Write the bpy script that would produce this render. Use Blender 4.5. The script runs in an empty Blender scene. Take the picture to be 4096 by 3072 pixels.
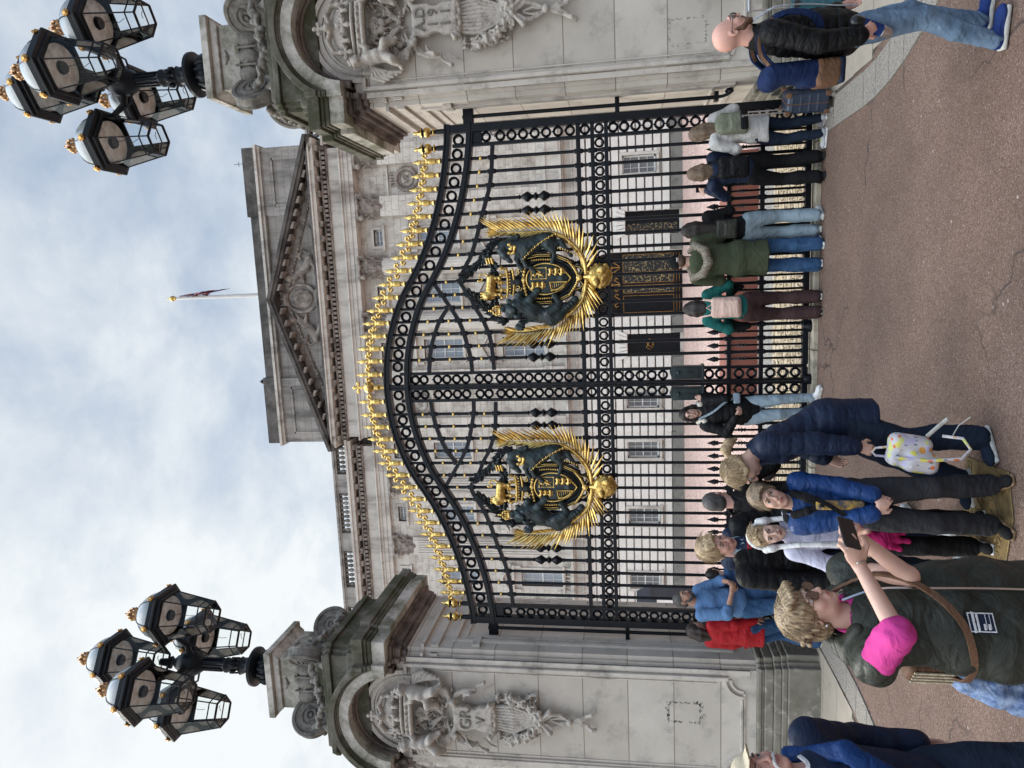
import bpy, math, random
import numpy as np
from mathutils import Vector, Matrix
random.seed(7); rng = np.random.default_rng(7)
PI = math.pi
scene = bpy.context.scene
COL = scene.collection
SC = 1.11                      # everything below is laid out at 1/SC of its true size and scaled up at the end

# ---------------------------------------------------------------- camera (turned on its side, like the photograph)
YAW, PITCH, ROLL = math.radians(-8.6096), math.radians(8.9921), math.radians(-1.1141)
CAM = np.array([1.2960, -8.4339, 2.13])
fw = np.array([math.sin(YAW)*math.cos(PITCH), math.cos(YAW)*math.cos(PITCH), math.sin(PITCH)])
r0 = np.array([math.cos(YAW), -math.sin(YAW), 0.0]); u0 = np.cross(r0, fw)
rt = r0*math.cos(ROLL)+u0*math.sin(ROLL); up = -r0*math.sin(ROLL)+u0*math.cos(ROLL)
cd = bpy.data.cameras.new('camera'); cam = bpy.data.objects.new('camera', cd); COL.objects.link(cam)
cd.sensor_width = 36.0; cd.lens = 24.961; cd.clip_start = 0.05; cd.clip_end = 2000
m = Matrix.Identity(4)
for i in range(3):
    m[i][0] = -up[i]; m[i][1] = rt[i]; m[i][2] = -fw[i]; m[i][3] = CAM[i]*SC
cam.matrix_world = m
scene.camera = cam

# ---------------------------------------------------------------- sky, sun, exposure
SUN_AZ, SUN_EL = math.radians(-62), math.radians(42)      # from the gate's left, a little behind it
scene.view_settings.view_transform = 'Standard'; scene.view_settings.look = 'None'
scene.view_settings.exposure = 0.0; scene.view_settings.gamma = 1.0
world = bpy.data.worlds.new('World'); scene.world = world; world.use_nodes = True
nt = world.node_tree; N = nt.nodes; Lk = nt.links; N.clear()
out = N.new('ShaderNodeOutputWorld'); bg = N.new('ShaderNodeBackground'); bg.inputs['Strength'].default_value = 0.1
sky = N.new('ShaderNodeTexSky'); sky.sky_type = 'NISHITA'; sky.sun_disc = False
sky.sun_elevation = SUN_EL; sky.sun_rotation = SUN_AZ; sky.air_density = 1.0; sky.dust_density = 2.0; sky.ozone_density = 1.5
def nd(nt, t, **kw):
    n = nt.nodes.new(t)
    for k, v in kw.items():
        if k.startswith('i_'): n.inputs[int(k[2:]) if k[2:].isdigit() else k[2:].replace('_', ' ')].default_value = v
        else: setattr(n, k, v)
    return n
tc = N.new('ShaderNodeTexCoord')
sep = N.new('ShaderNodeSeparateXYZ'); Lk.new(tc.outputs['Generated'], sep.inputs[0])
# cloud deck: project the direction on a plane overhead
addz = nd(nt, 'ShaderNodeMath', operation='ADD', i_1=0.32); Lk.new(sep.outputs[2], addz.inputs[0])
mx = nd(nt, 'ShaderNodeMath', operation='MAXIMUM', i_1=0.08); Lk.new(addz.outputs[0], mx.inputs[0])
dx = nd(nt, 'ShaderNodeMath', operation='DIVIDE'); Lk.new(sep.outputs[0], dx.inputs[0]); Lk.new(mx.outputs[0], dx.inputs[1])
dy = nd(nt, 'ShaderNodeMath', operation='DIVIDE'); Lk.new(sep.outputs[1], dy.inputs[0]); Lk.new(mx.outputs[0], dy.inputs[1])
cmb = N.new('ShaderNodeCombineXYZ'); Lk.new(dx.outputs[0], cmb.inputs[0]); Lk.new(dy.outputs[0], cmb.inputs[1])
n1 = nd(nt, 'ShaderNodeTexNoise', i_Scale=4.2, i_Detail=9.0, i_Roughness=0.6, i_Distortion=0.15); Lk.new(cmb.outputs[0], n1.inputs['Vector'])
n2 = nd(nt, 'ShaderNodeTexNoise', i_Scale=1.1, i_Detail=4.0, i_Roughness=0.5); Lk.new(cmb.outputs[0], n2.inputs['Vector'])
mixn = nd(nt, 'ShaderNodeMath', operation='ADD'); Lk.new(n1.outputs[0], mixn.inputs[0]); Lk.new(n2.outputs[0], mixn.inputs[1])
# thinner cloud to the right of the gate, thick and white to the left
bias = nd(nt, 'ShaderNodeMath', operation='MULTIPLY', i_1=-0.48); Lk.new(sep.outputs[0], bias.inputs[0])
half = nd(nt, 'ShaderNodeMath', operation='MULTIPLY_ADD', i_1=0.85, i_2=-0.33); Lk.new(mixn.outputs[0], half.inputs[0])
cov = nd(nt, 'ShaderNodeMath', operation='ADD'); Lk.new(half.outputs[0], cov.inputs[0]); Lk.new(bias.outputs[0], cov.inputs[1])
ramp = N.new('ShaderNodeValToRGB'); Lk.new(cov.outputs[0], ramp.inputs[0])
e = ramp.color_ramp.elements
e[0].position = 0.24; e[0].color = (0.0, 0.0, 0.0, 1); e[1].position = 0.74; e[1].color = (0.95, 0.95, 0.95, 1)
e2 = ramp.color_ramp.elements.new(0.48); e2.color = (0.40, 0.40, 0.40, 1)
base = N.new('ShaderNodeMixRGB'); base.inputs[0].default_value = 0.72        # haze veil over the blue
Lk.new(sky.outputs[0], base.inputs[1]); base.inputs[2].default_value = (3.7, 5.0, 6.9, 1)
cl = N.new('ShaderNodeMixRGB'); Lk.new(ramp.outputs[0], cl.inputs[0]); Lk.new(base.outputs[0], cl.inputs[1]); cl.inputs[2].default_value = (9.5, 9.9, 10.0, 1)
# unseen sky behind the camera and overhead, brightened as added fill light
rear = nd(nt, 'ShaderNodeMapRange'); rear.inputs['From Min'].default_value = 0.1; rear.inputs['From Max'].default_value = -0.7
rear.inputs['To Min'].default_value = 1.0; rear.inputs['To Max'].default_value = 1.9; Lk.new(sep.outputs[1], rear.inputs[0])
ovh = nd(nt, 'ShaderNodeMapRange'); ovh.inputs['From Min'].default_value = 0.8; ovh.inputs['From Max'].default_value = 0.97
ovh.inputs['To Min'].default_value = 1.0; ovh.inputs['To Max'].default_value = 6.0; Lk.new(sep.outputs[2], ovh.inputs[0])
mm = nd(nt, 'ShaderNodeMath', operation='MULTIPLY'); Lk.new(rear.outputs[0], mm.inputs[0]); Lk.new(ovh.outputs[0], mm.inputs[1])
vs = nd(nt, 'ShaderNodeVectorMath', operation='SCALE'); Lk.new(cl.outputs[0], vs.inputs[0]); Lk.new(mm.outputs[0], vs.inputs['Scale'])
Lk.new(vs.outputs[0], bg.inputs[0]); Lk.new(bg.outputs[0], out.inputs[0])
sd = bpy.data.lights.new('sun', 'SUN'); sd.energy = 2.4; sd.angle = math.radians(18); sd.color = (1.0, 0.95, 0.87)
sun = bpy.data.objects.new('sun', sd); COL.objects.link(sun)
sv = Vector((math.sin(SUN_AZ)*math.cos(SUN_EL), math.cos(SUN_AZ)*math.cos(SUN_EL), math.sin(SUN_EL)))
sun.rotation_euler = sv.to_track_quat('Z', 'Y').to_euler()

# ---------------------------------------------------------------- object helpers
def tag(o, label=None, cat=None, group=None, kind=None):
    if label: o['label'] = label
    if cat: o['category'] = cat
    if group: o['group'] = group
    if kind: o['kind'] = kind
    return o
def link(name, data, parent=None, loc=None, rz=None):
    o = bpy.data.objects.new(name, data); COL.objects.link(o)
    if parent: o.parent = parent
    if loc is not None: o.location = loc
    if rz is not None: o.rotation_euler = (0, 0, rz)
    return o
def empty(name, loc, label, cat, group=None, rz=0, s=1):
    o = link(name, None, None, loc, rz); o.scale = (s, s, s); o.empty_display_size = 0.1
    return tag(o, label, cat, group)
def children(o): return [c for c in ALLKIDS.get(o.name, ())]
def copy_tree(o, parent=None, name=None):
    c = o.copy(); COL.objects.link(c)
    if parent is not None: c.parent = parent
    for ch in list(o.children): copy_tree(ch, c)
    return c

class MB:
    """collects simple solids and links them as one mesh"""
    def __init__(s): s.v = []; s.f = []; s.m = []; s.sm = []
    def add(s, vs, fs, mat=0, smooth=False):
        b = len(s.v); s.v += [tuple(map(float, v)) for v in vs]
        s.f += [tuple(b+i for i in f) for f in fs]; s.m += [mat]*len(fs); s.sm += [smooth]*len(fs)
        return s
    def box(s, x0, x1, y0, y1, z0, z1, mat=0):
        v = [(x, y, z) for z in (z0, z1) for y in (y0, y1) for x in (x0, x1)]
        return s.add(v, [(0, 2, 3, 1), (4, 5, 7, 6), (0, 1, 5, 4), (2, 6, 7, 3), (0, 4, 6, 2), (1, 3, 7, 5)], mat)
    def obox(s, c, ax, ay, az, mat=0):
        c, ax, ay, az = map(np.array, (c, ax, ay, az))
        v = [c+i*ax+j*ay+k*az for k in (-1, 1) for j in (-1, 1) for i in (-1, 1)]
        return s.add(v, [(0, 2, 3, 1), (4, 5, 7, 6), (0, 1, 5, 4), (2, 6, 7, 3), (0, 4, 6, 2), (1, 3, 7, 5)], mat)
    def prism(s, poly, y0, y1, axis='y', mat=0, smooth=False):
        """extrude a polygon given in the plane across `axis`"""
        n = len(poly)
        f = {'y': lambda p, t: (p[0], t, p[1]), 'x': lambda p, t: (t, p[0], p[1]), 'z': lambda p, t: (p[0], p[1], t)}[axis]
        v = [f(p, y0) for p in poly]+[f(p, y1) for p in poly]
        s.add(v, [tuple(range(n)), tuple(range(2*n-1, n-1, -1))], mat)
        b = len(s.v)-2*n
        q = [(b+i, b+n+i, b+n+(i+1) % n, b+(i+1) % n) for i in range(n)]
        s.f += q; s.m += [mat]*n; s.sm += [smooth]*n
        return s
    def lathe(s, prof, c=(0, 0, 0), n=16, mat=0, ax=None, sx=1, sy=1, rot=0):
        """prof = [(r, z)...] round the z axis (or the axis `ax`) at c"""
        R = Matrix.Identity(3) if ax is None else Vector(ax).to_track_quat('Z', 'Y').to_matrix()
        vs = []
        for r, z in prof:
            for i in range(n):
                a = 2*PI*i/n+rot; p = R @ Vector((r*math.cos(a)*sx, r*math.sin(a)*sy, z)); vs.append((p.x+c[0], p.y+c[1], p.z+c[2]))
        fs = [(j*n+i, j*n+(i+1) % n, (j+1)*n+(i+1) % n, (j+1)*n+i) for j in range(len(prof)-1) for i in range(n)]
        fs += [tuple(range(n-1, -1, -1)), tuple((len(prof)-1)*n+i for i in range(n))]
        return s.add(vs, fs, mat, True)
    def tube(s, pts, r, n=8, mat=0, closed=False, flat=None):
        """round tube through pts; r a number or one per point; flat=(normal, ratio) squashes it"""
        P = [Vector(p) for p in pts]; k = len(P); rs = r if hasattr(r, '__len__') else [r]*k
        ref = None; vs = []
        for i, p in enumerate(P):
            t = (P[(i+1) % k]-P[i-1]) if closed else (P[min(i+1, k-1)]-P[max(i-1, 0)])
            if t.length < 1e-9: t = Vector((0, 0, 1))
            t.normalize()
            if ref is None:
                ref = Vector((0, 1, 0)) if abs(t.y) < .9 else Vector((1, 0, 0))
            a = (ref-t*ref.dot(t)).normalized(); b = t.cross(a); ref = a
            for j in range(n):
                q = 2*PI*j/n; d = a*math.cos(q)+b*math.sin(q)
                if flat: nn = Vector(flat[0]); d = d-nn*d.dot(nn)*(1-flat[1])
                vs.append(p+d*rs[i])
        m_ = k if closed else k-1
        fs = [(i*n+j, i*n+(j+1) % n, ((i+1) % k)*n+(j+1) % n, ((i+1) % k)*n+j) for i in range(m_) for j in range(n)]
        if not closed: fs += [tuple(range(n-1, -1, -1)), tuple((k-1)*n+j for j in range(n))]
        return s.add(vs, fs, mat, True)
    def ring(s, c, R, r, nrm=(0, 1, 0), n=18, k=6, mat=0, sq=1.0):
        Q = Vector(nrm).to_track_quat('Z', 'Y').to_matrix(); vs = []
        for i in range(n):
            a = 2*PI*i/n
            for j in range(k):
                b = 2*PI*(j+.5)/k; q = Q @ Vector(((R+r*math.cos(b))*math.cos(a), (R+r*math.cos(b))*math.sin(a), r*sq*math.sin(b)))
                vs.append((c[0]+q.x, c[1]+q.y, c[2]+q.z))
        fs = [(i*k+j, ((i+1) % n)*k+j, ((i+1) % n)*k+(j+1) % k, i*k+(j+1) % k) for i in range(n) for j in range(k)]
        return s.add(vs, fs, mat, True)
    def band(s, pts, w, y0, y1, mat=0):
        """a flat bar following pts=(x, z) with width w in the xz plane, from y0 to y1"""
        P = [Vector((p[0], p[1])) for p in pts]; k = len(P); a, b = [], []
        for i in range(k):
            t = (P[min(i+1, k-1)]-P[max(i-1, 0)]).normalized(); nn = Vector((-t.y, t.x))*w/2
            a.append(P[i]+nn); b.append(P[i]-nn)
        vs = [(q.x, y, q.y) for i in range(k) for q, y in ((a[i], y0), (b[i], y0), (b[i], y1), (a[i], y1))]
        fs = [(i*4+j, i*4+(j+1) % 4, i*4+4+(j+1) % 4, i*4+4+j) for i in range(k-1) for j in range(4)]
        fs += [(0, 3, 2, 1), (4*k-4, 4*k-3, 4*k-2, 4*k-1)]
        return s.add(vs, fs, mat)
    def build(s, name, mats, parent=None, loc=None, bevel=0, smooth_angle=None, rz=None):
        me = bpy.data.meshes.new(name); me.from_pydata(s.v, [], s.f)
        for mt in (mats if isinstance(mats, (list, tuple)) else [mats]): me.materials.append(mt)
        me.polygons.foreach_set('material_index', s.m); me.polygons.foreach_set('use_smooth', s.sm)
        me.update(); me.validate()
        if smooth_angle is not None or any(s.sm): me.set_sharp_from_angle(angle=math.radians(smooth_angle or 50))
        o = link(name, me, parent, loc, rz)
        if bevel:
            md = o.modifiers.new('bevel', 'BEVEL'); md.width = bevel; md.segments = 2; md.limit_method = 'ANGLE'; md.harden_normals = False
        return o

# ---------------------------------------------------------------- signed distance modelling, for everything organic
def V3(*a): return np.array(a, float)
class Field:
    def __init__(s, h): s.h = h; s.ops = []; s.T = None
    def frame(s, R=None, t=None): s.T = None if R is None else (np.array(R, float), np.array(t, float)); return s
    def _p(s, p):
        p = np.array(p, float); return p if s.T is None else s.T[0] @ p+s.T[1]
    def _put(s, kind, fn, lo, hi, k): s.ops.append((kind, fn, np.array(lo), np.array(hi), k)); return s
    def cap(s, a, b, r1, r2=None, k=.01, mode='u', rings=None, sq=None):
        """tapered capsule; rings=(spacing, depth) quilts it across its length; sq=(axis vector, ratio) flattens it"""
        r2 = r1 if r2 is None else r2; a = s._p(a); b = s._p(b); ab = b-a; L2 = max(float(ab @ ab), 1e-12); L = math.sqrt(L2)
        if sq is not None:
            nv = np.array(sq[0], float)
            if s.T is not None: nv = s.T[0] @ nv
            nv = nv/np.linalg.norm(nv); q = 1/sq[1]-1
        def fn(X, Y, Z):
            px, py, pz = X-a[0], Y-a[1], Z-a[2]
            t = np.clip((px*ab[0]+py*ab[1]+pz*ab[2])/L2, 0, 1)
            dx, dy, dz = px-t*ab[0], py-t*ab[1], pz-t*ab[2]
            if sq is not None:
                w = (dx*nv[0]+dy*nv[1]+dz*nv[2])*q; dx = dx+w*nv[0]; dy = dy+w*nv[1]; dz = dz+w*nv[2]
            d = np.sqrt(dx*dx+dy*dy+dz*dz)-(r1+(r2-r1)*t)
            if rings: d = d+rings[1]*.9*(1-np.abs(np.sin(PI*t*L/rings[0]))**.4)
            return d
        R = max(r1, r2)
        return s._put(mode, fn, np.minimum(a, b)-R, np.maximum(a, b)+R, k)
    def path(s, pts, rs, k=.006, mode='u', **kw):
        if not hasattr(rs, '__len__'): rs = [rs]*len(pts)
        for i in range(len(pts)-1): s.cap(pts[i], pts[i+1], rs[i], rs[i+1], k, mode, **kw)
        return s
    def ell(s, c, r, R=None, k=.01, mode='u', rings=None):
        c = s._p(c); r = np.array(r, float); Q = np.eye(3) if R is None else np.array(R, float)
        if s.T is not None: Q = s.T[0] @ Q
        def fn(X, Y, Z):
            x, y, z = X-c[0], Y-c[1], Z-c[2]
            u = [(Q[0, i]*x+Q[1, i]*y+Q[2, i]*z) for i in range(3)]
            k0 = np.sqrt(sum((u[i]/r[i])**2 for i in range(3))); k1 = np.sqrt(sum((u[i]/r[i]**2)**2 for i in range(3)))
            d = k0*(k0-1)/np.maximum(k1, 1e-9)
            if rings: d = d+rings[1]*1.2*(1-np.abs(np.sin(PI*Z/rings[0]))**.4)
            return d
        e_ = np.sqrt(((Q*r)**2).sum(1))
        return s._put(mode, fn, c-e_, c+e_, k)
    def box(s, c, hf, rd=.005, R=None, k=.004, mode='u'):
        c = s._p(c); hf = np.array(hf, float); Q = np.eye(3) if R is None else np.array(R, float)
        if s.T is not None: Q = s.T[0] @ Q
        def fn(X, Y, Z):
            x, y, z = X-c[0], Y-c[1], Z-c[2]
            q = [np.abs(Q[0, i]*x+Q[1, i]*y+Q[2, i]*z)-hf[i]+rd for i in range(3)]
            o_ = np.sqrt(sum(np.maximum(v, 0)**2 for v in q))
            return o_+np.minimum(np.maximum(np.maximum(q[0], q[1]), q[2]), 0)-rd
        e_ = (np.abs(Q)*hf).sum(1)
        return s._put(mode, fn, c-e_, c+e_, k)
    def plane(s, p, n, k=.004):
        """keep only the side the normal n points away from"""
        p = s._p(p); n = np.array(n, float); n = n/np.linalg.norm(n)
        if s.T is not None: n = s.T[0] @ n
        s.ops.append(('i', lambda X, Y, Z: (X-p[0])*n[0]+(Y-p[1])*n[1]+(Z-p[2])*n[2], None, None, k)); return s
    def mesh(s, disp=None):
        h = s.h
        lo = np.min([o[2] for o in s.ops if o[0] == 'u'], 0)-3*h; hi = np.max([o[3] for o in s.ops if o[0] == 'u'], 0)+3*h
        n = np.ceil((hi-lo)/h).astype(int)+1
        D = np.full(n, 1.0, np.float32); ax = [(lo[i]+h*np.arange(n[i])).astype(np.float32) for i in range(3)]
        for kind, fn, a, b, k in s.ops:
            if a is None: sl = (slice(None),)*3
            else:
                i0 = np.maximum(np.floor((a-lo-k)/h).astype(int)-2, 0); i1 = np.minimum(np.ceil((b-lo+k)/h).astype(int)+3, n)
                if (i1 <= i0).any(): continue
                sl = tuple(slice(i0[i], i1[i]) for i in range(3))
            X = ax[0][sl[0]][:, None, None]; Y = ax[1][sl[1]][None, :, None]; Z = ax[2][sl[2]][None, None, :]
            d = fn(X, Y, Z).astype(np.float32); A = D[sl]
            if kind == 'u':
                hh = np.maximum(k-np.abs(A-d), 0)/k; D[sl] = np.minimum(A, d)-hh*hh*k*.25
            elif kind == 's':
                hh = np.maximum(k-np.abs(A+d), 0)/k; D[sl] = np.maximum(A, -d)+hh*hh*k*.25
            else:
                hh = np.maximum(k-np.abs(A-d), 0)/k; D[sl] = np.maximum(A, d)+hh*hh*k*.25
        if disp is not None: D += disp(ax[0][:, None, None], ax[1][None, :, None], ax[2][None, None, :]).astype(np.float32)
        D[0] = D[-1] = 1; D[:, 0] = D[:, -1] = 1; D[:, :, 0] = D[:, :, -1] = 1
        return nets(D, lo, h)
def nets(D, lo, h):
    S = D < 0; c = np.zeros(tuple(np.array(D.shape)-1), np.int8); nx, ny, nz = c.shape
    for i in (0, 1):
        for j in (0, 1):
            for k in (0, 1): c += S[i:nx+i, j:ny+j, k:nz+k]
    act = (c > 0) & (c < 8); idx = np.argwhere(act); ids = np.full(c.shape, -1, np.int64); ids[act] = np.arange(len(idx))
    acc = np.zeros((len(idx), 3)); cnt = np.zeros(len(idx))
    for axis in range(3):
        o1, o2 = [a for a in range(3) if a != axis]
        for u in (0, 1):
            for w in (0, 1):
                off = np.zeros(3, int); off[o1] = u; off[o2] = w; off2 = off.copy(); off2[axis] = 1
                A = D[tuple((idx+off).T)]; B = D[tuple((idx+off2).T)]; mk = (A < 0) != (B < 0)
                t = A[mk]/(A[mk]-B[mk]); q = np.tile(off.astype(float), (mk.sum(), 1)); q[:, axis] = t
                acc[mk] += q; cnt[mk] += 1
    V = (idx+acc/np.maximum(cnt, 1)[:, None])*h+lo
    quads = []
    for axis in range(3):
        o1, o2 = [(1, 2), (2, 0), (0, 1)][axis]
        sl0 = [slice(1, -1)]*3; sl0[axis] = slice(0, -1); sl1 = list(sl0); sl1[axis] = slice(1, None)
        a = S[tuple(sl0)]; b = S[tuple(sl1)]
        e_ = np.argwhere(a != b)
        if not len(e_): continue
        ins = a[tuple(e_.T)]; base_ = e_.copy(); base_[:, o1] += 1; base_[:, o2] += 1
        c00 = base_.copy(); c10 = base_.copy(); c10[:, o1] -= 1; c01 = base_.copy(); c01[:, o2] -= 1; c11 = c10.copy(); c11[:, o2] -= 1
        q = np.stack([ids[tuple(c_.T)] for c_ in (c00, c10, c11, c01)], 1)
        q[~ins] = q[~ins][:, ::-1]; quads.append(q)
    Q = np.concatenate(quads) if quads else np.zeros((0, 4), int)
    return V, Q[(Q >= 0).all(1)]
def skin_mesh(name, VQ, mats, parent=None, mat_of=None, loc=None, smooth=0):
    V, Q = VQ
    me = bpy.data.meshes.new(name); me.vertices.add(len(V)); me.vertices.foreach_set('co', np.ascontiguousarray(V, np.float32).ravel())
    me.loops.add(len(Q)*4); me.loops.foreach_set('vertex_index', np.ascontiguousarray(Q, np.int32).ravel())
    me.polygons.add(len(Q)); me.polygons.foreach_set('loop_start', np.arange(len(Q), dtype=np.int32)*4)
    for mt in (mats if isinstance(mats, (list, tuple)) else [mats]): me.materials.append(mt)
    me.polygons.foreach_set('use_smooth', np.ones(len(Q), bool))
    if mat_of is not None: me.polygons.foreach_set('material_index', mat_of(V[Q].mean(1)).astype(np.int32))
    me.update(calc_edges=True)
    return link(name, me, parent, loc)
def wav(amp, f, seed=0):
    """smooth pseudo-noise displacement for cloth folds and weathered stone"""
    r_ = np.random.default_rng(seed); K = r_.normal(size=(5, 3))*f; ph = r_.uniform(0, 6, 5)
    def fn(X, Y, Z): return amp*sum(np.sin(K[i, 0]*X+K[i, 1]*Y+K[i, 2]*Z+ph[i]) for i in range(5))/2.5
    return fn

# ---------------------------------------------------------------- materials
def mat(name, col, rough=.6, metal=0, var=.12, vs=4, bump=0, bs=40, spec=.5, col2=None, sss=0, vdet=4, coat=0):
    """principled surface with a second tone mottled in, and a fine bump"""
    m_ = bpy.data.materials.new(name); m_.use_nodes = True; t = m_.node_tree; b = t.nodes['Principled BSDF']
    b.inputs['Roughness'].default_value = rough; b.inputs['Metallic'].default_value = metal; b.inputs['Specular IOR Level'].default_value = spec
    tc_ = t.nodes.new('ShaderNodeTexCoord')
    c1 = tuple(col)+(1,); c2 = (tuple(col2)+(1,)) if col2 else tuple(max(0, c*(1-var*2)) for c in col)+(1,)
    n_ = nd(t, 'ShaderNodeTexNoise', i_Scale=vs, i_Detail=vdet, i_Roughness=.6); t.links.new(tc_.outputs['Object'], n_.inputs['Vector'])
    r_ = t.nodes.new('ShaderNodeValToRGB'); r_.color_ramp.elements[0].position = .35; r_.color_ramp.elements[1].position = .65
    r_.color_ramp.elements[0].color = c2; r_.color_ramp.elements[1].color = c1
    t.links.new(n_.outputs[0], r_.inputs[0]); t.links.new(r_.outputs[0], b.inputs['Base Color'])
    if bump:
        n2_ = nd(t, 'ShaderNodeTexNoise', i_Scale=bs, i_Detail=3.0); t.links.new(tc_.outputs['Object'], n2_.inputs['Vector'])
        bp = nd(t, 'ShaderNodeBump', i_Strength=bump, i_Distance=.01); t.links.new(n2_.outputs[0], bp.inputs['Height']); t.links.new(bp.outputs[0], b.inputs['Normal'])
    if sss: b.inputs['Subsurface Weight'].default_value = sss; b.inputs['Subsurface Radius'].default_value = (.01, .004, .002)
    if coat: b.inputs['Coat Weight'].default_value = coat
    return m_
def stone(name, c1, c2, grime=None, gpos=.62, bw=0, bh=0, jw=.01, vs=3.0, jc=None, gscale=2.0, streak=False):
    """masonry: two mottled tones, patches of grime, streaks, and fine joints when bw is given"""
    m_ = bpy.data.materials.new(name); m_.use_nodes = True; t = m_.node_tree; b = t.nodes['Principled BSDF']; b.inputs['Roughness'].default_value = .85
    b.inputs['Specular IOR Level'].default_value = .25
    tc_ = t.nodes.new('ShaderNodeTexCoord'); L_ = t.links.new
    n_ = nd(t, 'ShaderNodeTexNoise', i_Scale=vs, i_Detail=8.0, i_Roughness=.65); L_(tc_.outputs['Object'], n_.inputs['Vector'])
    r_ = t.nodes.new('ShaderNodeValToRGB'); r_.color_ramp.elements[0].position = .3; r_.color_ramp.elements[1].position = .7
    r_.color_ramp.elements[0].color = tuple(c2)+(1,); r_.color_ramp.elements[1].color = tuple(c1)+(1,); L_(n_.outputs[0], r_.inputs[0]); last = r_.outputs[0]
    if bw:
        sp = t.nodes.new('ShaderNodeSeparateXYZ'); L_(tc_.outputs['Object'], sp.inputs[0])
        ad = nd(t, 'ShaderNodeMath', operation='ADD'); L_(sp.outputs[0], ad.inputs[0]); L_(sp.outputs[1], ad.inputs[1])
        cb = t.nodes.new('ShaderNodeCombineXYZ'); L_(ad.outputs[0], cb.inputs[0]); L_(sp.outputs[2], cb.inputs[1])
        br = nd(t, 'ShaderNodeTexBrick', i_Scale=1.0); br.inputs['Mortar Size'].default_value = jw; br.inputs['Brick Width'].default_value = bw; br.inputs['Row Height'].default_value = bh
        br.inputs['Mortar Smooth'].default_value = .3
        br.inputs['Color1'].default_value = (1, 1, 1, 1); br.inputs['Color2'].default_value = (.86, .85, .84, 1); br.inputs['Mortar'].default_value = tuple(jc or (.45, .43, .4))+(1,)
        L_(cb.outputs[0], br.inputs['Vector'])
        mu = t.nodes.new('ShaderNodeMixRGB'); mu.blend_type = 'MULTIPLY'; mu.inputs[0].default_value = 1; L_(last, mu.inputs[1]); L_(br.outputs[0], mu.inputs[2]); last = mu.outputs[0]
    if grime:
        mp = t.nodes.new('ShaderNodeMapping'); L_(tc_.outputs['Object'], mp.inputs[0])
        if streak: mp.inputs['Scale'].default_value = (1, 1, .18)
        g_ = nd(t, 'ShaderNodeTexNoise', i_Scale=gscale, i_Detail=10.0, i_Roughness=.72); L_(mp.outputs[0], g_.inputs['Vector'])
        gr = t.nodes.new('ShaderNodeValToRGB'); gr.color_ramp.elements[0].position = gpos-.12; gr.color_ramp.elements[1].position = gpos+.06
        gr.color_ramp.elements[0].color = (0, 0, 0, 1); gr.color_ramp.elements[1].color = (.85, .85, .85, 1); L_(g_.outputs[0], gr.inputs[0])
        mu = t.nodes.new('ShaderNodeMixRGB'); L_(gr.outputs[0], mu.inputs[0]); L_(last, mu.inputs[1]); mu.inputs[2].default_value = tuple(grime)+(1,); last = mu.outputs[0]
    L_(last, b.inputs['Base Color'])
    n2_ = nd(t, 'ShaderNodeTexNoise', i_Scale=60.0, i_Detail=4.0); L_(tc_.outputs['Object'], n2_.inputs['Vector'])
    bp = nd(t, 'ShaderNodeBump', i_Strength=.25, i_Distance=.006); L_(n2_.outputs[0], bp.inputs['Height']); L_(bp.outputs[0], b.inputs['Normal'])
    return m_
M = {}
M['iron'] = mat('black_paint', (.006, .008, .012), .36, var=.2, vs=9, bump=.15, bs=90, col2=(.003, .004, .006), spec=.22)
M['gold'] = mat('gilding', (.78, .56, .20), .30, 1, var=.12, vs=14, bump=.15, bs=70, col2=(.42, .26, .07))
M['gold_dull'] = mat('dull_gilding', (.55, .32, .10), .4, 1, vs=16, bump=.2, col2=(.25, .12, .04))
M['bronze'] = mat('bronze_paint', (.026, .044, .046), .42, .25, vs=7, bump=.2, bs=60, col2=(.010, .016, .019))
M['bronze_dark'] = mat('dark_bronze', (.014, .022, .026), .4, .2, vs=10, bump=.2, bs=60, col2=(.006, .008, .010))
M['palace'] = stone('palace_stone', (.68, .645, .58), (.52, .488, .435), (.25, .215, .18), .60, .62, .27, .010, 1.4, (.58, .53, .47))
M['palace_plain'] = stone('palace_stone_plain', (.63, .595, .53), (.47, .44, .39), (.20, .17, .15), .60, vs=1.6, gscale=1.3, streak=True)
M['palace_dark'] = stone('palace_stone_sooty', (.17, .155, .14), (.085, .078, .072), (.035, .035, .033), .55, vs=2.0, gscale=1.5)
M['palace_carved'] = stone('palace_stone_carved', (.38, .335, .29), (.22, .19, .165), (.085, .07, .06), .56, vs=5, gscale=3)
M['attic'] = stone('attic_stone', (.42, .385, .35), (.27, .245, .22), (.10, .095, .09), .58, .8, .27, .008, 1.1, (.5, .45, .4), streak=True)
M['rustic'] = stone('rusticated_stone', (.76, .73, .67), (.63, .60, .55), (.36, .35, .33), .68, vs=2)
M['pier'] = stone('portland_stone', (.56, .515, .455), (.46, .42, .37), (.27, .245, .215), .64, 2.9, .54, .006, 2.2, (.38, .34, .3), gscale=2.6)
M['pier_plain'] = stone('portland_stone_plain', (.56, .515, .455), (.44, .40, .355), (.16, .14, .12), .63, vs=3)
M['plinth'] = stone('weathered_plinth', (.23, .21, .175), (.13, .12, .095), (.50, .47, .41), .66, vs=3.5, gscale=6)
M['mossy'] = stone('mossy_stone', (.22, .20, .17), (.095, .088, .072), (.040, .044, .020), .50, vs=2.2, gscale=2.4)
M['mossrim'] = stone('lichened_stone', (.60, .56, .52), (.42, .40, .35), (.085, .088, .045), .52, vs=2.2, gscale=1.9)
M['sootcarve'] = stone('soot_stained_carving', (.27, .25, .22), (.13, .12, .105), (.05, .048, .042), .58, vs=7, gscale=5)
M['carve'] = stone('carved_stone', (.53, .485, .43), (.36, .325, .285), (.15, .13, .11), .60, vs=9, gscale=9)
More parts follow.
